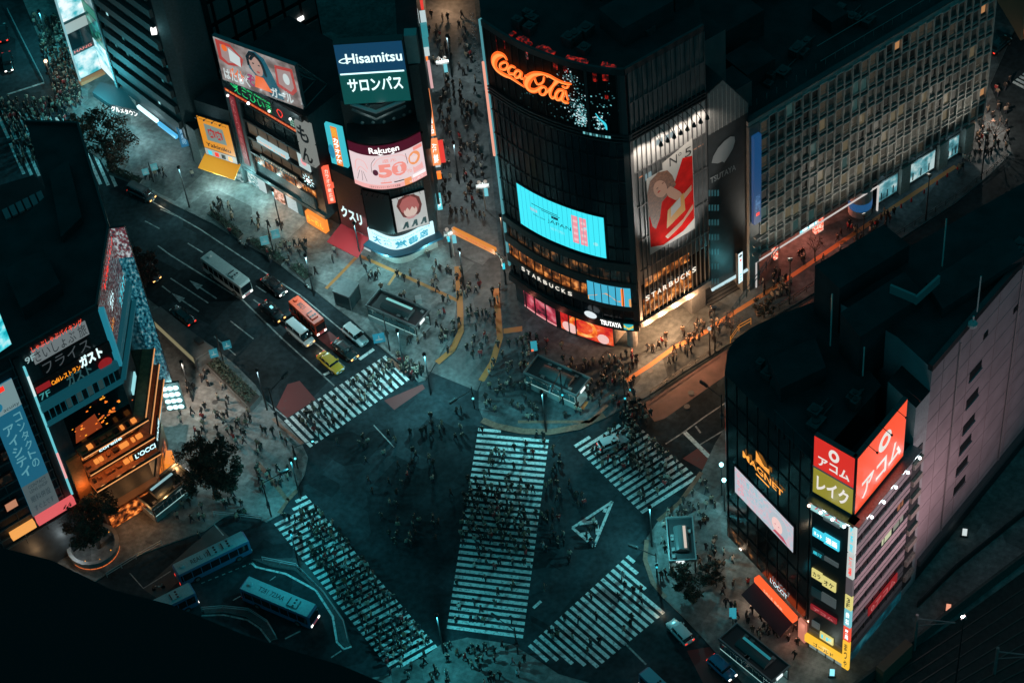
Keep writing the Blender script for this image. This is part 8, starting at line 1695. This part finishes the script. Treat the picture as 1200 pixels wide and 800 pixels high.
# name of the place, polygon of photo pixels on the ground, how many, height of the ground, clumping
AREAS = [
 ('on the middle of the long central crossing', [(547, 562), (634, 565), (622, 655), (536, 650)], 118, 0),
 ('on the upper part of the long central crossing', [(560, 505), (642, 512), (634, 562), (550, 560)], 20, 0),
 ('on the lower part of the long central crossing', [(536, 655), (622, 660), (612, 742), (526, 732)], 22, 0),
 ('on the packed lower left crossing', [(330, 606), (376, 598), (505, 752), (455, 780)], 170, 0),
 ('on the upper right crossing by the silver car', [(735, 492), (812, 556), (755, 596), (688, 530)], 83, 0),
 ('crowding the plaza corner at the upper right crossing', [(715, 470), (742, 462), (765, 490), (735, 508)], 30, .13),
 ('on the upper left crossing in front of the waiting cars', [(345, 492), (455, 422), (474, 446), (372, 515)], 49, 0),
 ('on the lower right crossing', [(720, 665), (770, 712), (690, 775), (640, 745)], 22, 0),
 ('on the dark tarmac in the middle of the junction', [(390, 520), (545, 480), (530, 660), (430, 640)], 58, 0),
 ('on the dark tarmac right of the central crossing', [(640, 520), (668, 540), (712, 640), (628, 700)], 41, 0),
 ('on the plaza in front of the curved tower', [(578, 400), (640, 395), (720, 440), (700, 485), (640, 500), (568, 480)], 100, .13),
 ('beside the corner column of the curved tower', [(700, 425), (750, 415), (742, 455), (700, 460)], 35, .13),
 ('on the warm-lit pavement by the tower entrance', [(755, 410), (835, 365), (862, 385), (790, 432)], 39, .13),
 ('on the pavement outside the red-lit store porch', [(872, 342), (1040, 235), (1056, 262), (890, 365)], 50, .13),
 ('on the far upper right pavement', [(1140, 120), (1190, 90), (1180, 175), (1110, 210)], 61, .13),
 ('in the lower alley', [(524, 300), (588, 340), (570, 430), (515, 420)], 52, .004),
 ('in the upper alley', [(512, 100), (560, 100), (576, 260), (520, 260)], 88, .004),
 ('at the very top of the alley', [(500, 20), (550, 20), (558, 100), (508, 100)], 36, .004),
 ('on the pavement in front of the bookshop', [(420, 305), (530, 300), (528, 370), (505, 420), (440, 395)], 46, .13),
 ('at the kerb by the upper left crossing', [(466, 418), (500, 436), (486, 447), (470, 436)], 35, .13),
 ('on the pavement below the billboard shops', [(260, 235), (400, 300), (410, 360), (300, 300), (240, 250)], 46, .13),
 ('on the pavement by the dark balcony tower', [(160, 175), (230, 205), (240, 240), (170, 210)], 10, .13),
 ('on the pavement by the copper-lit cafe', [(198, 425), (250, 440), (330, 520), (300, 540), (200, 500)], 47, .13),
 ('on the kerb at the corner by the round-crowned tree', [(300, 500), (350, 520), (345, 565), (300, 580)], 24, .13),
 ('waiting by the terminal under the tree', [(190, 600), (290, 562), (300, 600), (220, 640)], 18, .13),
 ('on the crowded upper left pavement', [(38, 20), (70, 25), (100, 125), (70, 130)], 153, .13),
 ('on the far upper left crossing', [(0, 120), (75, 118), (98, 170), (20, 200)], 145, 0),
 ('on the pavement outside the dark corner store', [(822, 600), (860, 650), (940, 745), (930, 775), (860, 730), (800, 640)], 54, .13),
 ('between the two right-hand crossings', [(770, 622), (785, 600), (830, 560), (842, 590), (800, 680), (775, 680)], 38, .13),
 ('on the bottom plaza below the central crossing', [(440, 790), (520, 758), (600, 758), (640, 785), (560, 812)], 41, .13),
]
def inpoly(p, q):
    c = False
    for i in range(len(q)):
        a, b = q[i-1], q[i]
        if (a[1] > p[1]) != (b[1] > p[1]) and p[0] < (b[0]-a[0])*(p[1]-a[1])/(b[1]-a[1])+a[0]: c = not c
    return c
PPL = []
for place, q, n, z in AREAS:
    xs = [p[0] for p in q]; ys = [p[1] for p in q]; k = 0; ctr = None; got = []
    for tries in range(n*60):
        if k >= n: break
        if ctr and rp.random() < .3: p = (ctr[0]+rp.gauss(0, 6), ctr[1]+rp.gauss(0, 5))
        else: p = (rp.uniform(min(xs), max(xs)), rp.uniform(min(ys), max(ys)))
        if not inpoly(p, q): continue
        g = G(*p, z)
        if any((g-o).length < .55 for o in got): continue
        if k % 4 == 0 or not ctr: ctr = p
        got.append(g); k += 1
        c = rp.choices(('dark', 'brown', 'light', 'red'), (66, 13, 17, 4))[0]
        PPL.append((g.length, g, z, place, c))
PPL.sort(key=lambda t: t[0])
WORD = {'dark': 'dark clothes', 'light': 'a pale coat', 'red': 'a red coat', 'brown': 'a brown coat'}
crowd = []
for i, (d, g, z, place, c) in enumerate(PPL):
    me = PM[c][rp.randrange(8)]; rz = rp.choice((math.pi/2, -math.pi/2, 0, math.pi))+rp.gauss(0, .7)
    if i < 300:
        o = bpy.data.objects.new('person', me); COL.objects.link(o); o.location = (*g, z); o.rotation_euler = (0, 0, rz); s = rp.uniform(1.0, 1.1); o.scale = (s, s, s)
        tag(o, 'person in %s %s' % (WORD[c], place), 'person', 'people in %s %s' % (WORD[c], place))
    else: crowd.append((me, g, z, rz))
vs = []; fs = []; mi = []; mats_ = []
for me, g, z, rz in crowd:
    mtx = Matrix.Translation((*g, z))@Matrix.Rotation(rz, 4, 'Z')@Matrix.Scale(1.05, 4); o0 = len(vs); vs += [mtx@v.co for v in me.vertices]; mm = []
    for k in me.materials:
        if k not in mats_: mats_.append(k)
        mm.append(mats_.index(k))
    for p in me.polygons: fs.append(tuple(i+o0 for i in p.vertices)); mi.append(mm[p.material_index])
me = bpy.data.meshes.new('crowd'); me.from_pydata(vs, [], fs); [me.materials.append(k) for k in mats_]; me.polygons.foreach_set('material_index', mi); me.polygons.foreach_set('use_smooth', [True]*len(fs)); me.update()
o = bpy.data.objects.new('crowd', me); COL.objects.link(o); tag(o, 'crowd of small walking people farther up the streets', 'crowd', kind='stuff')
for o in list(bpy.data.objects):
    if '_b' in o: del o['_b']
